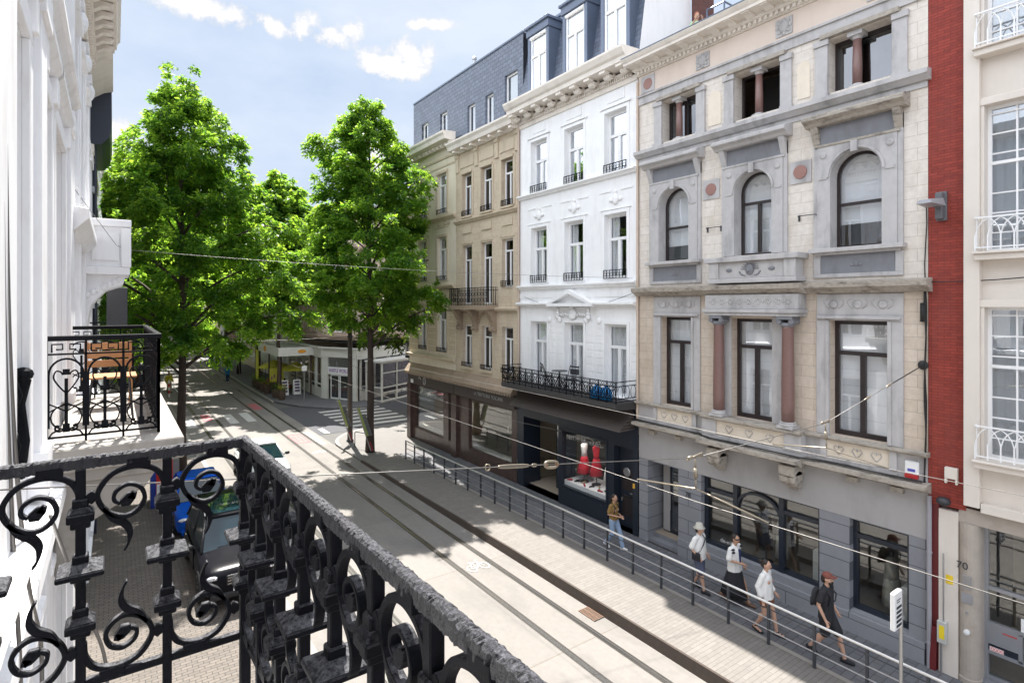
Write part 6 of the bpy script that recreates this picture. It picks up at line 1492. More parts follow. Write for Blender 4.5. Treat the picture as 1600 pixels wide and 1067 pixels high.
t=thing('timber_kiosk','low brown timber enclosure on the corner pavement of the side street','kiosk',(19.,33.,.09)); q=MB(); q.box(17.4,20.6,31.6,33.2,.09,1.5); q.build('slatted_wall',plain('brown_timber',(.13,.07,.045),.8,var=.3,vs=5),t); q=MB(); q.add([(17.2,31.4,2.2),(20.8,31.4,2.2),(20.8,33.4,2.6),(17.2,33.4,2.6),(17.2,31.4,2.25),(20.8,31.4,2.25),(20.8,33.4,2.65),(17.2,33.4,2.65)],[(0,1,2,3),(7,6,5,4),(0,4,5,1),(1,5,6,2),(2,6,7,3),(3,7,4,0)]); q.build('awning',M['irong'],t)
for x in (17.5,20.5): q=MB(); q.cyl((x,31.7,1.5),(x,31.7,2.2),.04,6); q.build('post',M['barrel'],t)
# ------------------------------------------------------------------ street furniture nearby
pr=thing('platform_railing','long grey steel railing with a bright handrail along the back of the tram platform','railing',(11.7,15,.2))
py_=[25.4-.985*k for k in range(27)]
def pz(y): return .26 if y<14 else (.26-.09*(y-14)/6 if y<20 else .17-.06*(y-20)/5.6)
px_=lambda y:11.72-.0*y
for y in py_:
    z=pz(y); q=MB(); q.box(11.69,11.75,y-.025,y+.025,z-.08,z+.88); q.build('post',M['railpost'],pr,bevel=.005)
ys2=[26.0-.5*k for k in range(60)]; ys2=[y for y in ys2 if y<=25.42]+[-1.]
for dz,r,mt,nm in ((.91,.028,'handrail','handrail'),(.78,.012,'railpost','rail'),(.56,.014,'steel','rail'),(.32,.014,'steel','rail')):
    q=MB(); q.tube([(11.70,y,pz(y)+dz) for y in ([25.42]+ys2 if ys2[0]<25.4 else ys2)],r,10 if r>.02 else 6); q.build(nm,M[mt],pr,smooth=True)
sp=thing('tram_stop_sign','white slatted tram stop sign on a slim post at the near end of the platform','sign',(11.5,4.07,.26))
q=MB(); q.cyl((11.5,4.07,.26),(11.5,4.07,2.62),.032,10); q.build('post',M['steel'],sp)
q=MB(); q.box(11.12,11.45,4.03,4.11,1.98,2.64); pnl=q.build('panel',M['frw'],sp,bevel=.02,seg=2)
q=MB()
for k in range(5): q.box(11.19,11.4,4.025,4.031,2.03+.08*k,2.075+.08*k)
q.build('slats',M['frbl'],pnl); q=MB(); q.box(11.2,11.36,4.026,4.0295,2.5,2.515); q.box(11.2,11.33,4.026,4.0295,2.46,2.475); q.build('print',M['railpost'],pnl)
q=MB(); q.cyl((11.45,4.07,2.55),(11.54,4.07,2.55),.045,8); q.build('clamp',M['steel'],sp); q=MB(); q.cyl((11.45,4.07,2.1),(11.54,4.07,2.1),.045,8); q.build('clamp',M['steel'],sp)
po=thing('steel_mast','dark steel mast on the corner pavement just beyond the corner tree','pole',(10.76,30.65,.085)); q=MB(); q.tube([(10.76,30.65,.085),(10.76,30.65,4.5),(10.76,30.65,9.)],[.15,.13,.10],14); q.build('shaft',plain('dark_brown_steel',(.07,.055,.05),.5,metal=.3,var=.2),po,smooth=True); q=MB(); q.lathe([(.2,.086),(.2,.16),(.155,.2)],(10.76,30.65,0),14); q.cyl((10.76,30.65,5.9),(10.76,30.65,6.0),.16,12); q.build('collars',M['irong'],po)
def leaner(x,y,lab,dx=-.75,h=2.3):
    t=thing('leaning_banner',lab,'banner',(x,y,.09),0,'leaning banners at the corner')
    def slab(a,b,u0,u1,mat,nm,off=0):
        P=lambda k,u:(dx*k+u,off,.1+h*k); q=LMB()
        q.add([P(a,u0),P(a,u1),P(b,u1),P(b,u0)]+[(p[0],p[1]+.03,p[2]) for p in (P(a,u0),P(a,u1),P(b,u1),P(b,u0))],[(0,1,2,3),(7,6,5,4),(0,4,5,1),(1,5,6,2),(2,6,7,3),(3,7,4,0)]); q.build(nm,mat,t)
    slab(.0,1.,0,.05,M['steel'],'pole'); slab(.35,1.,.05,.16,plain('yellow_green_cloth',(.30,.36,.10),.7,var=.3,vs=5),'cloth'); slab(.35,.85,.16,.36,plain('black_white_print',(.12,.12,.12),.7,var=.9,vs=9),'printed_cloth'); slab(.0,.22,.05,.16,plain('faded_red_cloth',(.22,.04,.04),.8),'red_foot')
leaner(10.66,30.3,'slanted yellow-green banner leaning against the steel mast'); leaner(10.75,27.55,'slanted yellow-green banner leaning against the corner tree trunk')
bs=thing('cycle_stand','dark hooped cycle stand beside the corner tree','cycle stand',(10.9,28.9,.09)); q=MB(); q.tube([(10.55,29.3,.09),(10.55,29.3,.85),(10.6,29.25,.9),(10.95,28.45,.9),(11.,28.4,.85),(11.,28.4,.09)],.025,8); q.build('hoop',M['railpost'],bs,smooth=True)
tm=thing('ticket_machine','red and blue pay machine on the left pavement behind the parked cars','machine',(1.45,25.3,.0))
q=MB(); q.box(1.3,1.85,25.05,25.55,.0,1.75); q.build('red_cabinet',plain('red_enamel',(.62,.03,.02),.35),tm,bevel=.02); q=MB(); q.box(1.12,1.299,25.05,25.55,.0,1.7); q.build('blue_side',plain('dark_blue_enamel',(.02,.05,.28),.35),tm,bevel=.02); q=MB(); q.box(1.32,1.83,25.02,25.049,.35,.9); q.build('white_front',M['frw'],tm); q=MB(); q.box(1.4,1.75,25.03,25.048,1.1,1.5); q.build('screen',M['frbl'],tm)
gc=thing('grey_cabinet','grey utility cabinet beside the left street tree','cabinet',(1.95,26.9,.0)); q=MB(); q.box(1.75,2.2,26.7,27.1,.0,1.35); q.build('body',plain('grey_cabinet_paint',(.22,.22,.22),.6),gc,bevel=.02); q=MB(); q.box(1.78,2.17,26.68,26.699,.08,1.28); q.build('door',plain('grey_cabinet_door',(.27,.27,.27),.6),gc)
ba=thing('red_white_barrier','red and white barrier post by the person in yellow','barrier',(3.75,54.5,.04))
for k in range(5): q=MB(); q.cyl((3.75,54.5,.04+.28*k),(3.75,54.5,.32+.28*k),.07,8); q.build('band',M['redp'] if k%2 else M['frw'],ba)
# ------------------------------------------------------------------ overhead tram wires
def wire(nm,lab,pts,r,mat='wire'):
    t=thing(nm,lab,'wire',pts[0]); q=MB(); q.tube(pts,r,6); q.build('strand',M[mat],t,smooth=True); return t
def sag(p,q,s,n=14): return [tuple(np.array(p)+(np.array(q)-np.array(p))*i/n-np.array([0,0,s*4*(i/n)*(1-i/n)])) for i in range(n+1)]
wl=[(5.12,y,5.62+(.04*math.cos(y*.9))) for y in (-20,-8,0,3.68,10,18,26,40,60,110,150)]; wire('contact_wire','tram contact wire above the left track',wl,.004)
wr=[(8.7,y,5.46+.03*math.cos(y*.8)) for y in (-20,-8,0,4.03,10,18,26,40,60,110,150)]; wire('contact_wire','tram contact wire above the right track',wr,.004)
A=np.array((13.97,4.54,6.43)); B=np.array((8.7,4.07,5.93)); D_=np.array((5.12,3.75,6.05)); E_=np.array((XL,3.25,6.93))
cs=thing('span_wire','cross-street span wire with turnbuckle and insulators above the near road','wire',tuple(A))
q=MB(); q.tube([tuple(A),tuple(B)],.0055,6); q.tube([tuple(B),tuple(D_)],.005,6); q.tube([tuple(D_),tuple(E_)],.0038,6); q.build('strand',M['wire'],cs,smooth=True)
lerp=lambda a,b,k:tuple(a+(b-a)*k)
q=MB(); q.tube([tuple(A),lerp(A,B,.42)],.010,6); q.lathe([(0,0),(.09,0),(.09,.03),(.03,.05)],(0,0,0),10,0) if False else q.ell(tuple(A),(.04,.1,.1),10,7); q.build('dark_strand',M['wiredk'],cs)
M['brass']=plain('weathered_brass_fitting',(.33,.285,.22),.4,metal=.7,var=.25,vs=30)
for p0,p1,r in ((lerp(A,B,.40),lerp(A,B,.46),.02),(lerp(A,B,.62),lerp(A,B,.68),.018)):
    q=MB(); q.tube([p0,tuple(np.array(p0)*.5+np.array(p1)*.5),p1],[r*.6,r,r*.6],8); q.build('insulator',M['brass'],cs,smooth=True)
def clamp(P,c,wz):
    P=np.array(P); q=MB(); q.ell(tuple(P+np.array([.1,.01,.01])),(.05,.022,.022),8,6); q.ell(tuple(P-np.array([.1,.01,-.02])),(.045,.022,.022),8,6); q.tube([tuple(P+np.array([.12,0,.03])),tuple(P-np.array([.14,0,0]))],.013,6); q.build('clamp',M['brass'],cs,smooth=True)
    q=MB(); lo=np.array((P[0]-.03,P[1]-.03,wz+.13)); q.tube([tuple(P),tuple(P*.6+lo*.4)],.011,6); q.tube([tuple(P*.66+lo*.34),tuple(P*.34+lo*.66)],.022,8); q.tube([tuple(P*.34+lo*.66),tuple(lo)],.010,6); q.build('hanger_insulator',M['brass'],cs,smooth=True)
    q=MB(); q.tube([(c,lo[1]+.85,wz+.01),tuple(lo),(c,lo[1]-.8,wz+.01)],.009,6); q.build('bridle',M['brass'],cs,smooth=True)
clamp(B,8.7,5.44); clamp(D_,5.12,5.60)
# turnbuckle links
d=(E_-D_); tb0=D_+d*.36; tb1=D_+d*.505; u=(tb1-tb0)/np.linalg.norm(tb1-tb0); v=np.array((0,0,1.)); n_=np.cross(u,v)
def link(c,L,w,r,nm):
    q=MB(); q.tube([tuple(c+u*L*math.copysign(abs(math.cos(t))**.5,math.cos(t))+v*w*math.sin(t)) for t in [2*math.pi*k/18 for k in range(18)]],r,6,True); return q
L=np.linalg.norm(tb1-tb0)
for c,l,w,r in ((.13,.075,.026,.011),(.62,.16,.011,.006),(.93,.022,.022,.0055),(.36,.025,.010,.005)): link(tb0+u*L*c,l,w,r,'').build('turnbuckle',M['brass'],cs,smooth=True)
q=MB()
for k in (.05,.2): q.ell(tuple(tb0+u*L*k),(.018,.018,.018),8,6)
q.build('porcelain',plain('brown_porcelain',(.25,.14,.08),.3),cs,smooth=True)
wire('span_wire','high cross-street wire from the stone box balcony to the white house',sag((.3,16.5,9.05),(13.95,12.66,8.6),.12),.0055)
wire('span_wire','cross-street wire from the steel mast to the left houses',sag((10.76,30.65,5.95),(XL,31.5,5.95),.1),.012)
wire('span_wire','thin wire from the box balcony wall back to its bracket',[(XL,13.2,9.9),(.05,16.,9.1),(.3,16.5,9.05)],.006)
wire('span_wire','thin wire from the white house corner to the stone house cornice',sag((13.94,18.6,8.05),(13.9,12.3,8.2),.5),.008,'wiredk')
wire('service_cable','thin cable strung from the mast towards the platform shops',sag((10.76,30.65,4.4),(13.9,16.2,2.9),.35),.010)
wire('service_cable','slack cable from the stone house to the cream building across the brick strip',sag((13.95,4.5,8.2),(13.9,1.2,8.5),.12),.012,'wiredk')
# ------------------------------------------------------------------ vehicles
M['tyre']=plain('black_rubber',(.015,.015,.016),.8); M['rim']=plain('alloy_rim',(.30,.30,.31),.3,metal=.9); M['carglass']=plain('dark_car_glass',(.010,.026,.036),.03,var=.05,spec=.45); M['blackp']=plain('black_plastic',(.018,.018,.02),.5); M['lampg']=plain('clear_lamp_glass',(.55,.57,.6),.08,spec=1.,coat=1.); M['tail']=plain('red_tail_lamp',(.45,.01,.01),.2); M['chrome']=plain('chrome_trim',(.6,.6,.62),.12,metal=1.)
def carpaint(name,col,metal=.3): 
    m=plain(name,col,.2,metal=metal,var=.03,coat=.0,spec=.07); return m
def car(name,label,x,y,rz,paint,L=4.4,W=1.8,Hh=1.48,belt=.92,hood=.80,suv=False,group=None):
    """front towards -y"""
    t=thing(name,label,'car',(x,y,.008),rz,group); h=L/2; w=W/2; zl=.32 if suv else .2
    st=[(-h,.62*w,zl+.12,hood*.72),(-h+.05,.82*w,zl,hood*.86),(-h+.22,.95*w,zl-.06,hood*.95),(-h+.7,w,zl-.08,hood),(-h+1.32,w,zl-.08,hood+.07),(-h+1.55,w,zl-.08,belt),(0,w,zl-.08,belt),(h-.75,w,zl-.08,belt+.02),(h-.3,.97*w,zl-.05,belt+.01),(h-.06,.9*w,zl,belt*.94),(h,.72*w,zl+.12,belt*.82)]
    q=LMB(); ring=[]
    for (yy,ww,a,b) in st:
        m=a+(b-a)*.62
        half=[(ww*.55,a),(ww*.93,a+.03),(ww*.99,a+(b-a)*.3),(ww,m),(ww*.95,b-.05),(ww*.84,b),(ww*.45,b+.025)]
        ring.append([(-X,yy,Z) for X,Z in half]+[(X,yy,Z) for X,Z in reversed(half)])
    k=len(ring[0]); vs=[p for r_ in ring for p in r_]; fs=[]
    for i in range(len(ring)-1):
        for j in range(k): fs.append((i*k+j,i*k+(j+1)%k,(i+1)*k+(j+1)%k,(i+1)*k+j))
    fs.append(tuple(range(k))); fs.append(tuple((len(ring)-1)*k+j for j in range(k)))
    q.add(vs,fs); body=q.build('body',paint,t,smooth=True); md=body.modifiers.new('s','SUBSURF'); md.levels=md.render_levels=2
    # glasshouse
    y0,y1=-h+1.25,(h-.12 if suv else h-.55); r0,r1=-h+2.0,(h-.5 if suv else h-1.15); bw,rw=w*.86,w*.68
    B=[(-bw,y0,belt-.02),(bw,y0,belt-.02),(bw,y1,belt-.02),(-bw,y1,belt-.02)]; Tt=[(-rw,r0,Hh-.06),(rw,r0,Hh-.06),(rw,r1,Hh-.05),(-rw,r1,Hh-.05)]
    for nm,(i,j) in (('windscreen',(0,1)),('side_window',(1,2)),('rear_window',(2,3)),('side_window',(3,0))):
        c=LMB(); a,b,cc,dd=[Vector(p) for p in (B[i],B[j],Tt[j],Tt[i])]; nrm=(b-a).cross(dd-a).normalized()*-.03
        c.add([tuple(p) for p in (a,b,cc,dd)]+[tuple(p+nrm) for p in (a,b,cc,dd)],[(0,1,2,3),(7,6,5,4),(0,4,5,1),(1,5,6,2),(2,6,7,3),(3,7,4,0)]); c.build(nm,M['carglass'],t)
    q=LMB(); v=[]
    for (fx,fy,fz) in ((1,1,-.02),(1,1,.03),(.86,.97,.06)):
        cy=(r0+r1)/2; v+=[((-rw-.02)*fx,cy+(r0-.03-cy)*fy,Hh-.06+fz),((rw+.02)*fx,cy+(r0-.03-cy)*fy,Hh-.06+fz),((rw+.02)*fx,cy+(r1+.03-cy)*fy,Hh-.05+fz),((-rw-.02)*fx,cy+(r1+.03-cy)*fy,Hh-.05+fz)]
    f=[(3,2,1,0),(8,9,10,11)]
    for s in range(2):
        for j in range(4): f.append((s*4+j,s*4+(j+1)%4,s*4+4+(j+1)%4,s*4+4+j))
    q.add(v,f); rf=q.build('roof',paint,t,bevel=.02,seg=2)
    if suv:
        q=LMB(); q.box(-rw*.75,rw*.75,r0+.15,r1-.5,Hh+.0,Hh+.016); q.build('sunroof',M['carglass'],rf)
        for m in (-1,1): q=LMB(); q.tube([(m*rw*.98,r0+.1,Hh-.0),(m*rw*.98,r0+.25,Hh+.05),(m*rw*.98,r1-.25,Hh+.05),(m*rw*.98,r1-.1,Hh)],.018,6); q.build('roof_rail',M['chrome'],t,smooth=True)
    for a_,b_ in [(B[i],Tt[i]) for i in range(4)]+[((m*bw,(y0+y1)/2,belt-.02),(m*rw,(r0+r1)/2,Hh-.06)) for m in (-1,1)]:
        q=LMB(); q.tube([a_,b_],.037,6); q.build('pillar',paint if not suv else M['blackp'],t,smooth=True)
    for sy in (-h+.85,h-.85):
        for m in (-1,1):
            R_=.36 if suv else .31
            q=LMB(); q.lathe([(R_*.62,-.1),(R_*.95,-.11),(R_,-.07),(R_,.07),(R_*.95,.11),(R_*.62,.1)],(m*(w-.1),sy,R_),22,0); wh=q.build('wheel',M['tyre'],t,smooth=True)
            q=LMB(); q.lathe([(0,-.07),(R_*.63,-.085),(R_*.63,.085),(0,.07)],(m*(w-.1),sy,R_),16,0)
            for a in range(5): q.box(m*(w-.005)-.012,m*(w-.005)+.012,sy-.03+.18*math.cos(a*1.257)*.8,sy+.03+.18*math.cos(a*1.257)*.8,R_-.03+.16*math.sin(a*1.257),R_+.03+.16*math.sin(a*1.257))
            q.build('rim',M['rim'],wh)
            q=LMB(); q.tube([(m*(w-.03),sy+(R_+.05)*math.cos(a),R_+(R_+.05)*math.sin(a)) for a in [math.pi*k/12 for k in range(13)]],.035,6); q.build('wheel_arch',M['blackp'],t,smooth=True)
    for m in (-1,1):
        q=LMB(); q.ell((m*w*.68,-h+.13,hood*.80),(.20,.09,.07),12,7); hl=q.build('headlight',M['lampg'],t,smooth=True)
        q=LMB(); q.ell((m*w*.68,-h+.06,hood*.80),(.06,.04,.045),10,6); q.build('lamp',M['chrome'],hl,smooth=True)
        q=LMB(); q.box(m*w*.62-.16,m*w*.62+.16,h-.05,h-.0,belt*.72,belt*.88); q.build('tail_light',M['tail'],t,bevel=.02)
        q=LMB(); q.ell((m*(w+.1),y0+.35,belt+.06),(.11,.07,.075),10,7); q.cyl((m*(w-.08),y0+.36,belt+.0),(m*(w+.02),y0+.35,belt+.04),.025,6); q.build('mirror',M['blackp'],t,smooth=True)
        for k,(a,b) in enumerate(((-.55,.45),(.5,1.35))):
            q=LMB(); q.box(m*(w-.002)-.006,m*(w-.002)+.012*m+.006,a,b,zl+.12,belt-.1) if False else q.box(min(m*w*.985,m*(w+.008)),max(m*w*.985,m*(w+.008)),a,b,zl+.15,belt-.16); dr=q.build('door',paint,t,bevel=.006)
            q=LMB(); q.box(min(m*w,m*(w+.035)),max(m*w,m*(w+.035)),b-.28,b-.1,belt-.24,belt-.205); q.build('handle',M['chrome'],dr,bevel=.005)
    q=LMB(); q.box(-.42*w,.42*w,-h-.015,-h+.05,hood*.60,hood*.84)
    gr=q.build('grille',M['blackp'],t,bevel=.02); q=LMB()
    for k in range(3): q.box(-.4*w,.4*w,-h-.022,-h-.014,hood*(.64+.07*k),hood*(.655+.07*k))
    q.build('grille_bars',M['chrome'],gr)
    q=LMB(); q.box(-.8*w,.8*w,-h-.03,-h+.14,zl-.02,zl+.15); q.build('bumper',M['blackp'] if suv else paint,t,bevel=.04,seg=2)
    q=LMB(); q.box(-.26,.26,-h-.045,-h-.031,zl+.16,zl+.27); q.build('number_plate',M['frw'],t)
    q=LMB(); q.tube([(-.45*w,y0+.05,belt+.03),(.1*w,y0+.08,belt+.04)],.012,5); q.build('wiper',M['blackp'],t)
    return t
car('parked_car','dark grey off-road car parked on the left below the balcony railing',2.72,18.0,0,carpaint('dark_metallic_paint',(.008,.008,.011),.0),4.8,1.92,1.78,1.12,1.04,True,'cars parked at the left')
car('parked_car','bright blue car parked behind the dark off-road car',2.5,23.1,0,carpaint('bright_blue_paint',(.01,.10,.55),.3),4.3,1.78,1.5,.94,.82,False,'cars parked at the left')
car('moving_car','white car driving towards the camera along the left tram track',5.45,27.2,0,carpaint('white_paint',(.75,.75,.74),0.),4.3,1.78,1.46,.92,.8)
car('moving_car','small dark car far down the street showing a red tail light',3.0,92.,R(180),carpaint('black_paint',(.02,.02,.022),.2),4.3,1.8,1.5,.94,.82)
# ------------------------------------------------------------------ people (front towards local -y)
def skin(name,c): return plain(name,c,.55,var=.06,vs=20)
M['skin1']=skin('light_skin',(.52,.31,.22)); M['skin2']=skin('tanned_skin',(.45,.26,.17))
M['hairk']=plain('dark_brown_hair',(.020,.013,.010),.5,var=.3,vs=30); M['hairr']=plain('auburn_hair',(.35,.10,.04),.5,var=.3,vs=30)
def cloth(name,c,var=.07): return plain(name,c,.85,var=var,vs=9,bmp=.08)
def cap_(q,p,r_,n=12):
    """rounded tapered limb through points p with radii r_"""
    P=[Vector(a) for a in p]; path=[];rad=[]
    d0=(P[1]-P[0]).normalized(); d1=(P[-1]-P[-2]).normalized()
    for a in (-.98,-.75,-.4): path.append(P[0]+d0*r_[0]*a); rad.append(r_[0]*math.sqrt(1-a*a))
    for a,b in zip(P,r_): path.append(a); rad.append(b)
    for a in (.4,.75,.98): path.append(P[-1]+d1*r_[-1]*a); rad.append(r_[-1]*math.sqrt(1-a*a))
    q.tube([tuple(a) for a in path],rad,n)
def remesh(q,name,mat,parent,vox,sm=4):
    o=q.build(name,mat,parent,recalc=True)
    m=o.modifiers.new('r','REMESH'); m.mode='VOXEL'; m.voxel_size=vox; m.use_smooth_shade=True
    s=o.modifiers.new('s','SMOOTH'); s.iterations=sm; s.factor=.5
    dg=bpy.context.evaluated_depsgraph_get(); me=bpy.data.meshes.new_from_object(o.evaluated_get(dg)); old=o.data; o.modifiers.clear(); o.data=me; me.name=name; bpy.data.meshes.remove(old)
    me.polygons.foreach_set('use_smooth',[True]*len(me.polygons)); me.update()
    return o
def hand(q,w,e,s,hold=None):
    """palm, four fingers and thumb continuing the forearm e->w; s = body side"""
    w=Vector(w); d=(w-Vector(e)).normalized(); f=Vector((0,-1,0)); f=(f-d*f.dot(d)).normalized(); n=d.cross(f).normalized()
    k=w+d*.055
    cap_(q,[w,w+d*.03,k+d*.03],[.026,.03,.026],8)
    for i,(o,l) in enumerate(((.026,.072),(.009,.082),(-.009,.076),(-.026,.06))):
        b=k+f*o+d*.03; b2=b+d*l*.5+n*(-s)*.006; b3=b2+d*l*.32+n*(-s)*.022-f*.004; cap_(q,[b,b2,b3],[.0105,.0098,.009],6)
    t=w+d*.03+f*.03; cap_(q,[t,t+f*.028+d*.03,t+f*.034+d*.06],[.012,.0115,.010],6)
def figure(lab,x,y,rz,h,sk,legF='L',stride=.34,arms=None,z0=.1,build=1.,female=False):
    t=thing('person',lab,'person',(x,y,z0),rz); k=h/1.75; S=lambda p:(p[0]*k,p[1]*k,p[2]*k)
    J={}
    a=1 if legF=='L' else -1
    hw=.095 if female else .09; sw=.165 if female else .195
    for s in (-1,1):
        front=(s==a)
        if stride<.05: J['kn',s]=(s*hw,-.015,.5); J['an',s]=(s*hw*1.05,.03,.085); J['to',s]=(s*hw*1.2,-.12,.035)
        elif front: J['kn',s]=(s*hw,-stride*.62,.515); J['an',s]=(s*hw*.9,-stride*.95,.09); J['to',s]=(s*hw,-stride*.95-.155,.045)
        else: J['kn',s]=(s*hw,-.01,.50); J['an',s]=(s*hw*.9,stride*.85,.15); J['to',s]=(s*hw,stride*.85-.13,.035)
        J['hip',s]=(s*hw,0,.93); J['sh',s]=(s*sw,.0,1.42)
    arms=arms or {-1:((-sw-.05,.06,1.15),(-sw-.06,-.06,.92)),1:((sw+.05,.02,1.15),(sw+.06,-.14,.93))}
    for s in (-1,1): J['el',s],J['wr',s]=arms[s]
    q=LMB()
    for s in (-1,1):
        cap_(q,[S(J['hip',s]),S(J['kn',s]),S(J['an',s])],[.085*k*build,.055*k,.038*k])
        m=[(J['kn',s][i]*.65+J['an',s][i]*.35) for i in range(3)]; m[1]+=.018; q.ell(S(m),(.05*k,.055*k,.11*k))
        cap_(q,[S((J['an',s][0],J['an',s][1]+.03,J['an',s][2]-.04)),S(J['to',s])],[.04*k,.034*k],8)
        cap_(q,[S(J['sh',s]),S(J['el',s]),S(J['wr',s])],[.052*k,.041*k,.028*k])
        hand(q,S(J['wr',s]),S(J['el',s]),s)
    q.ell((0,0,.98*k),(.155*k*build,.115*k*build,.13*k),14,9); q.ell((0,-.005,1.13*k),((.13 if female else .145)*k*build,.10*k*build,.17*k),14,9); q.ell((0,0,1.31*k),((.155 if female else .175)*k,.112*k,.17*k),14,9)
    cap_(q,[S((-sw*.8,0,1.425)),S((sw*.8,0,1.425))],[.06*k,.06*k],10)
    if female:
        for s in (-1,1): q.ell((s*.07*k,-.095*k,1.28*k),(.06*k,.05*k,.06*k))
    cap_(q,[S((0,.01,1.42)),S((0,-.015,1.55))],[.06*k,.052*k],10)
    hc=(0,-.03*k,1.655*k); q.ell(hc,(.076*k,.096*k,.112*k),16,11); q.ell((0,-.06*k,1.60*k),(.052*k,.06*k,.06*k),12,8)
    cap_(q,[S((0,-.115,1.67)),S((0,-.138,1.635))],[.010*k,.016*k],8)
    for s in (-1,1): q.ell((s*.078*k,-.015*k,1.645*k),(.012*k,.022*k,.034*k),8,6); q.ell((s*.032*k,-.112*k,1.685*k),(.022*k,.014*k,.010*k),8,6)
    remesh(q,'body',sk,t,.0105*k)
    q=LMB()
    for s in (-1,1): q.ell((s*.031*k,-.118*k,1.662*k),(.013*k,.010*k,.008*k),8,6)
    q.build('eyes',M['letterk'],t,smooth=True)
    q=LMB(); q.ell((0,-.122*k,1.598*k),(.024*k,.010*k,.008*k),10,6); q.build('mouth',plain('lips',(.35,.12,.10),.5),t,smooth=True)
    t['k']=k; del t['k']
    return t,J,S,k
def shirt(t,J,S,k,mat,hem=.90,sleeve=.6,pad=.016,name='shirt',flare=0.,build=1.,sw=.195,loose=0.):
    q=LMB(); prof=[]
    cap_(q,[S((-sw*.82,0,1.42)),S((sw*.82,0,1.42))],[(.066+pad*.3)*k]*2,10)
    q.ell((0,0,1.31*k),((.175+pad)*k,(.118+pad)*k,.17*k),14,9)
    vs=[]
    zs=[hem,hem+.06,1.08,1.2,1.32]; n=20
    rx=[(.165+flare)*build+pad,(.162+flare*.8)*build+pad,(.152+loose)*build+pad,.158*build+pad+loose*.6,.17+pad]; ry=[(.128+flare)*build+pad,(.125+flare*.7)*build+pad,(.112+loose)*build+pad,.112*build+pad+loose*.5,.115+pad]
    for z,a,b in zip(zs,rx,ry):
        for i in range(n): w=2*math.pi*i/n; f=1+.05*math.sin(i*2.3)*(z<1.15); vs.append((a*k*f*math.cos(w),b*k*f*math.sin(w)-.0,z*k))
    fs=[(j*n+i,j*n+(i+1)%n,(j+1)*n+(i+1)%n,(j+1)*n+i) for j in range(4) for i in range(n)]+[tuple(range(n-1,-1,-1)),tuple(4*n+i for i in range(n))]
    q.add(vs,fs)
    for s in (-1,1):
        a=Vector(J['sh',s]); b=Vector(J['el',s]); c=Vector(J['wr',s])
        if sleeve<=1: e=a+(b-a)*sleeve; cap_(q,[S(a),S(e)],[(.058+pad*.6)*k,(.054+pad+loose*.3)*k],10)
        else: e=b+(c-b)*(sleeve-1); cap_(q,[S(a),S(b),S(e)],[(.058+pad*.6)*k,(.05+pad+loose*.2)*k,(.042+pad)*k],10)
    cap_(q,[S((0,.012,1.42)),S((0,.008,1.485))],[.072*k,.064*k],10)
    return remesh(q,name,mat,t,.011*k,3)
def shorts(t,J,S,k,mat,frac=.8,pad=.02,name='shorts',top=1.0,build=1.,wide=.01):
    q=LMB(); q.ell((0,0,.97*k),((.165+pad*.4)*k*build,(.125+pad*.4)*k*build,.12*k),14,9)
    for s in (-1,1):
        a=Vector(J['hip',s]); b=Vector(J['kn',s]); c=Vector(J['an',s])
        if frac<=1: cap_(q,[S(a),S(a+(b-a)*frac)],[(.088*build+pad)*k,(.072+pad+wide)*k],12)
        else: cap_(q,[S(a),S(b),S(b+(c-b)*(frac-1))],[(.088*build+pad)*k,(.06+pad)*k,(.045+pad+wide)*k],12)
    return remesh(q,name,mat,t,.011*k,3)
def shoes(t,J,S,k,mat,h=.05):
    for s in (-1,1):
        q=LMB(); an=Vector(J['an',s]); to=Vector(J['to',s]); cap_(q,[S((an.x,an.y+.045,an.z-.045)),S((an.x,an.y-.03,an.z-.04)),S((to.x,to.y,to.z))],[h*k,h*k,h*.82*k],10); remesh(q,'shoe',mat,t,.011*k,2)
def hair(t,k,mat,bun=False,long=False,back=.02):
    q=LMB(); q.ell((0,.0*k,1.685*k),(.086*k,.098*k,.10*k),14,9); q.ell((0,.045*k,1.64*k),(.078*k,.065*k,.09*k),12,8)
    if bun: q.ell((0,.125*k,1.70*k),(.045*k,.045*k,.045*k),10,7)
    if long: cap_(q,[(0,.06*k,1.66*k),(0,.10*k,1.52*k),(.02*k,.10*k,1.40*k)],[.06*k,.055*k,.03*k])
    return remesh(q,'hair',mat,t,.011*k,2)
white=cloth('white_linen',(.78,.77,.75),.03); black=cloth('black_cotton',(.022,.022,.026),.15)
# man in a bucket hat
t,J,S,k=figure('man in pale bucket hat, white short-sleeved shirt and blue shorts, with a black shoulder bag',12.72,9.2,R(6),1.74,M['skin1'],'R',.2,{-1:((-.27,.07,1.17),(-.22,-.10,1.0)),1:((.27,.04,1.15),(.25,-.1,.93))},build=1.12)
shirt(t,J,S,k,white,.86,.8,.022,build=1.15,loose=.02); shorts(t,J,S,k,cloth('slate_blue_cotton',(.085,.095,.15)),.88,.025,build=1.1); shoes(t,J,S,k,black)
hair(t,k*.985,M['hairk'])
q=LMB(); q.lathe([(.155*k,1.675*k),(.16*k,1.68*k),(.098*k,1.725*k),(.092*k,1.79*k),(.07*k,1.805*k),(0,1.81*k)],(0,-.01*k,0),20); q.build('sun_hat',cloth('stone_coloured_canvas',(.50,.48,.42)),t,smooth=True)
b=thing('shoulder_bag','black crossbody bag worn by the man in the bucket hat','bag',(12.72,9.2,.1),R(6))
q=LMB(); q.box(-.27,-.20,-.17,.06,.88,1.06); q.frus(-.275,-.195,-.175,.065,1.06,1.09,.02); q.build('pouch',black,b,bevel=.02,seg=2)
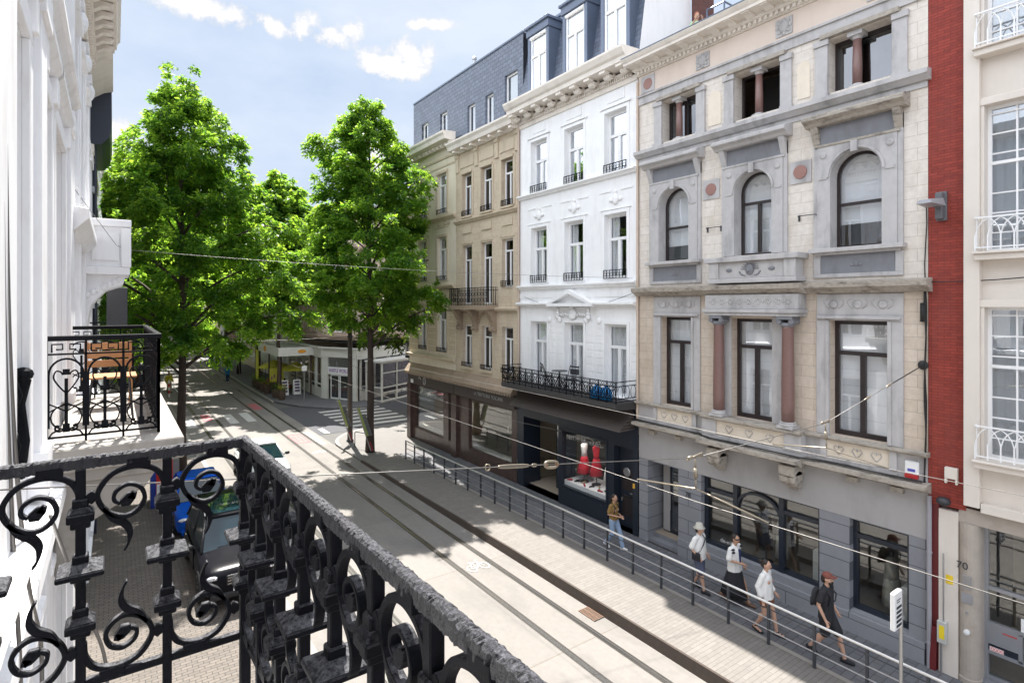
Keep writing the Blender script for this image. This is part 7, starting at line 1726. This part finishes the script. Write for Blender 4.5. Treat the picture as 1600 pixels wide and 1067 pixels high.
q=LMB(); q.bar([(-.24,-.08,1.07),(-.2,-.16,1.15),(-.08,-.175,1.28),(.06,-.15,1.40),(.11,-.03,1.47),(.08,.1,1.40),(-.08,.16,1.2),(-.22,.06,1.07)],.03,.012,(0.5,0,.86)); q.build('strap',black,b)
# person in dark glasses and long black skirt
t,J,S,k=figure('person with dark hair and sunglasses in a white patterned shirt and long black skirt',12.95,8.3,R(4),1.72,M['skin2'],'L',.36,{-1:((-.25,.02,1.16),(-.14,-.26,1.13)),1:((.25,.05,1.16),(.23,-.1,.96))})
shirt(t,J,S,k,white,.84,.85,.02,build=1.05,flare=.02,loose=.02); hair(t,k,M['hairk']); shoes(t,J,S,k,cloth('brown_leather',(.16,.09,.06)))
q=LMB(); n=24; vs=[]; zs=[.20,.45,.7,.92,1.02]; rx=[.25,.225,.20,.175,.15]; ry=[.36,.30,.22,.145,.12]
for j,(z,a,bb) in enumerate(zip(zs,rx,ry)):
    for i in range(n): w=2*math.pi*i/n; f=1+.06*math.sin(i*2.09*2)*(1-j/4.); vs.append((a*k*f*math.cos(w),bb*k*f*math.sin(w),z*k))
q.add(vs,[(j*n+i,j*n+(i+1)%n,(j+1)*n+(i+1)%n,(j+1)*n+i) for j in range(4) for i in range(n)]+[tuple(range(n-1,-1,-1)),tuple(4*n+i for i in range(n))]); q.build('skirt',black,t,smooth=True)
q=LMB(); q.bar([(-.07*k,-.02*k,1.665*k),(-.07*k,-.10*k,1.665*k),(0,-.135*k,1.665*k),(.07*k,-.10*k,1.665*k),(.07*k,-.02*k,1.665*k)],.012,.03,(0,0,1)); q.build('sunglasses',M['letterk'],t)
q=LMB()
for s,(a,c) in ((-1,(1.43,-.04)),(-1,(1.36,-.05)),(1,(1.43,-.04))): q.ell((s*.19*k,c*k,a*k),(.06*k,.075*k,.028*k),10,6)
q.build('shirt_pattern',black,t,smooth=True)
q=LMB(); q.add([(x*k,y*k,z*k) for x,y,z in ((-.03,-.15,1.42),(.04,-.15,1.42),(.05,-.165,1.05),(-.04,-.165,1.05),(-.03,-.12,1.42),(.04,-.12,1.42),(.05,-.12,1.05),(-.04,-.12,1.05))],[(0,1,2,3),(7,6,5,4),(0,4,5,1),(1,5,6,2),(2,6,7,3),(3,7,4,0)]); q.build('blue_top',cloth('navy_cotton',(.03,.04,.12)),t)
# woman in white blouse
t,J,S,k=figure('woman with dark hair in a bun, loose white blouse, brown shorts and black sandals',12.32,7.1,R(6),1.68,M['skin1'],'L',.24,{-1:((-.235,.08,1.16),(-.25,-.02,.92)),1:((.235,.06,1.16),(.24,-.12,.94))},female=True)
shirt(t,J,S,k,white,.86,1.72,.02,'blouse',.03,1.,.165,.025)
shorts(t,J,S,k,cloth('rust_brown_cotton',(.20,.075,.035)),.42,.022,build=1.05); hair(t,k,M['hairk'],bun=True)
for s in (-1,1):
    an,to=J['an',s],J['to',s]; q=LMB(); cap_(q,[S((an[0],an[1]+.05,an[2]-.07)),S((to[0],to[1]-.03,to[2]-.022))],[.034*k,.038*k],8)
    q.tube([S((an[0]-.045,an[1],an[2]-.01)),S((an[0],an[1]-.05,an[2]+.0)),S((an[0]+.045,an[1],an[2]-.01))],.012,6); q.tube([S((to[0]-.045,to[1]+.04,to[2])),S((to[0],to[1]+.03,to[2]+.04)),S((to[0]+.045,to[1]+.04,to[2]))],.012,6); q.build('sandal',black,t,smooth=True)
# man in black with a red-brown cap
t,J,S,k=figure('bearded man in reddish cap, black t-shirt and shorts leading the group',12.55,5.85,R(4),1.8,M['skin1'],'L',.34,{-1:((-.25,.06,1.15),(-.26,-.08,.90)),1:((.25,.04,1.15),(.25,-.1,.92))})
shirt(t,J,S,k,black,.80,.62,.02,'t_shirt'); shorts(t,J,S,k,black,.86,.024); shoes(t,J,S,k,black); hair(t,k*.992,M['hairk'])
q=LMB(); q.ell((0,-.02*k,1.71*k),(.088*k,.108*k,.085*k),14,9); q.box(-.075*k,.075*k,-.20*k,-.09*k,1.712*k,1.724*k); remesh(q,'cap',cloth('red_brown_cap',(.20,.065,.05)),t,.010*k,2)
q=LMB(); q.ell((0,-.085*k,1.583*k),(.058*k,.052*k,.05*k),12,8); q.ell((0,-.128*k,1.617*k),(.03*k,.01*k,.008*k),8,5); q.build('beard',M['hairk'],t,smooth=True)
b=thing('backpack','dark backpack on the back of the man in black','backpack',(12.55,5.85,.1),R(4)); q=LMB(); q.ell((0,.2*k,1.2*k),(.14*k,.09*k,.2*k),14,9); q.box(-.11,.11,.24,.29,1.05,1.22); q.build('pack',cloth('dark_grey_nylon',(.03,.03,.035)),b,smooth=True); q=LMB()
for s in (-1,1): q.bar([(s*.11,.14,1.42),(s*.12,-.0,1.52),(s*.13,-.15,1.38),(s*.15,-.12,1.2),(s*.14,.12,1.08)],.014,.04,(1,0,0))
q.build('straps',black,b)
# young woman in mustard top
t,J,S,k=figure('young woman in mustard top, pale blue jeans and white trainers, passing the dark shop door',12.75,12.35,R(8),1.66,M['skin2'],'L',.3,{-1:((-.225,.05,1.15),(-.1,-.22,1.12)),1:((.225,.05,1.15),(.12,-.2,1.08))},female=True)
shirt(t,J,S,k,cloth('mustard_cotton',(.24,.145,.045)),.95,.7,.014,'top',0.,1.,.165); shorts(t,J,S,k,cloth('pale_blue_denim',(.27,.37,.52)),1.95,.016,'jeans'); shoes(t,J,S,k,white,.052); hair(t,k,M['hairk'],long=True)
q=LMB()
for s in (-1,1): q.bar([(s*.09*k,.13*k,1.40*k),(s*.10*k,0,1.50*k),(s*.10*k,-.14*k,1.38*k),(s*.13*k,-.10*k,1.16*k)],.012,.035,(1,0,0))
q.build('bag_straps',black,t)
# person on the roof terrace
t,J,S,k=figure('person with auburn hair and a pale green top on the roof of the stone house',16.0,11.66,R(-40),1.7,M['skin1'],'L',.0,{-1:((-.24,-.12,1.2),(-.12,-.3,1.42)),1:((.24,-.12,1.2),(.12,-.3,1.42))},z0=15.82,female=True)
shirt(t,J,S,k,cloth('pale_green_cotton',(.35,.55,.32)),.95,.7,.016,'top',0.,1.,.165); shorts(t,J,S,k,black,.9,.02); hair(t,k*1.02,M['hairr'],long=True)
# distant people in the street
t,J,S,k=figure('person in yellow and black jacket standing far down the street',3.95,57.5,R(20),1.8,M['skin2'],'L',.2,z0=.01); shirt(t,J,S,k,plain('yellow_black_jacket',(.40,.36,.03),.8,var=.9,vs=5),.85,1.9,.03,'jacket'); shorts(t,J,S,k,cloth('khaki_cotton',(.30,.25,.18)),1.9,.02,'trousers'); hair(t,k,M['hairk']); shoes(t,J,S,k,black)
t,J,S,k=figure('person in a dark coat crossing by the far right kerb',10.0,74.,R(-60),1.75,M['skin2'],'R',.3,z0=.01); shirt(t,J,S,k,black,.6,1.9,.03,'coat',.05); shorts(t,J,S,k,black,1.9,.02,'trousers'); hair(t,k,M['hairk']); shoes(t,J,S,k,white)
t,J,S,k=figure('person in a bright blue top walking in the road beside the café planters',9.2,61.5,R(170),1.75,M['skin2'],'L',.3,z0=.01); shirt(t,J,S,k,cloth('bright_blue_cotton',(.02,.20,.50)),.8,.8,.025,'top',.03); shorts(t,J,S,k,cloth('dark_blue_denim',(.03,.06,.14)),1.9,.02,'jeans'); hair(t,k,M['hairk']); shoes(t,J,S,k,white)
# ------------------------------------------------------------------ shop dummies
def dummy(lab,x,y,z,rz,top,bottom,mt,mb,legs=False):
    t=thing('shop_dummy',lab,'mannequin',(x,y,z),rz)
    def drape(zs,rs,mat,nm,wav=.05):
        q=LMB(); n=20; vs=[]
        for z_,(a,b) in zip(zs,rs):
            for i in range(n): w=2*math.pi*i/n; f=1+wav*math.sin(i*1.885*2); vs.append((a*f*math.cos(w),b*f*math.sin(w),z_))
        m=len(zs); q.add(vs,[(j*n+i,j*n+(i+1)%n,(j+1)*n+(i+1)%n,(j+1)*n+i) for j in range(m-1) for i in range(n)]+[tuple(range(n-1,-1,-1)),tuple((m-1)*n+i for i in range(n))]); q.build(nm,mat,t,smooth=True)
    drape([.35,.6,.85,.98],bottom,mb,'skirt',.07)
    drape([.97,1.12,1.3,1.42,1.46],top,mt,'bodice',.02)
    q=LMB(); cap_(q,[(0,0,1.44),(0,0,1.56)],[.05,.04],8); q.build('neck',M['irong'],t); q=LMB(); q.cyl((0,0,.03),(0,0,.4),.02,8); q.lathe([(.18,0),(.18,.02),(.02,.04)],(0,0,0),14); q.build('stand',M['irong'],t)
    return t
wd_=cloth('white_cotton_dress',(.72,.69,.66)); rd=cloth('red_cotton_dress',(.50,.012,.03)); 
topP=[(.13,.10),(.12,.095),(.16,.11),(.17,.08),(.07,.06)]
dummy('shop dummy in white blouse and red skirt in the dark shop window',14.62,15.7,.98,0,topP,[(.30,.22),(.26,.2),(.17,.13),(.13,.10)],wd_,rd)
dummy('shop dummy in a long red dress in the middle of the dark shop window',14.72,15.15,.98,0,topP,[(.28,.2),(.24,.18),(.17,.13),(.13,.10)],rd,rd)
dummy('shop dummy in a long white dress in the dark shop window',14.55,14.3,.98,0,topP,[(.24,.2),(.2,.17),(.16,.13),(.13,.10)],wd_,wd_)
cg=cloth('grey_wool_coat',(.42,.41,.38)); topC=[(.2,.14),(.2,.14),(.2,.13),(.19,.1),(.08,.07)]
dummy('shop dummy in a pale grey coat in the middle of the wide shop window',14.85,8.05,.5,0,topC,[(.25,.18),(.24,.17),(.22,.15),(.2,.14)],cg,cg)
dummy('shop dummy in a pale coat in the small right-hand shop window of the stone house',14.85,5.45,.35,0,topC,[(.26,.18),(.25,.17),(.22,.15),(.2,.14)],cg,cg)
dummy('shop dummy in dark clothes left of the grey coat in the wide shop window',14.95,8.6,.5,0,topC,[(.2,.15),(.2,.15),(.19,.14),(.2,.14)],black,black)
for lab,x,y,z in (('white display plinth at the right end of the wide shop window',14.75,6.95,.5),('white display plinth in the small right-hand shop window',14.8,5.0,.35)):
    p_=thing('display_plinth',lab,'plinth',(x,y,z)); q=LMB(); q.box(-.2,.2,-.17,.17,0,.95); q.build('block',M['frw'],p_,bevel=.01); q=LMB(); q.box(-.06,.06,-.08,.08,.951,1.2); q.build('display_box',M['cafew'],p_)
# small downlights over the lit display
for k_,(x,y) in enumerate(((14.35,15.5),(14.35,14.4))):
    p_=thing('display_lamp',('left','right')[k_]+' small downlight above the dresses in the dark shop window','lamp',(x,y,2.9)); q=LMB(); q.lathe([(.06,.0),(.05,.1),(.02,.12)],(0,0,0),12); q.build('housing',M['irong'],p_)
    q=LMB(); q.lathe([(0,-.004),(.045,-.004),(.045,-.001),(0,-.001)],(0,0,0),12); em,nt_,b_,o_=nmat('lamp_glow'); b_.inputs['Emission Color'].default_value=(1,.95,.88,1); b_.inputs['Emission Strength'].default_value=8.; q.build('bulb',em,p_)
    ld=bpy.data.lights.new('display_light','SPOT'); ld.energy=17; ld.spot_size=R(125); ld.spot_blend=.6; ld.shadow_soft_size=.05; ld.color=(1,.95,.9); lo_=bpy.data.objects.new('display_light',ld); C.objects.link(lo_); lo_.parent=p_; lo_.location=(0,0,-.01); lo_.rotation_euler=(0,R(-8),0)
# shoes and bags on the display plinth
sm=[cloth('red_leather',(.35,.02,.03)),black,cloth('tan_leather',(.35,.25,.15))]; rr=random.Random(5)
for k_ in range(9):
    y=16.1-.27*k_; x=14.25+.12*(k_%3); p_=thing('display_shoe',['red','black','tan'][k_%3]+' shoe on the white plinth of the dark shop window, '+['first','second','third','fourth','fifth','sixth','seventh','eighth','ninth'][k_]+' from the left','shoe',(x,y,.981),rr.uniform(0,6),'shoes on the shop plinth')
    q=LMB(); cap_(q,[(0,.07,.04),(0,-.02,.035),(0,-.10,.025)],[.038,.035,.026],8); q.build('upper',sm[k_%3],p_,smooth=True); q=LMB(); q.box(-.03,.03,.05,.09,.0,.03); q.build('heel',M['irong'],p_)
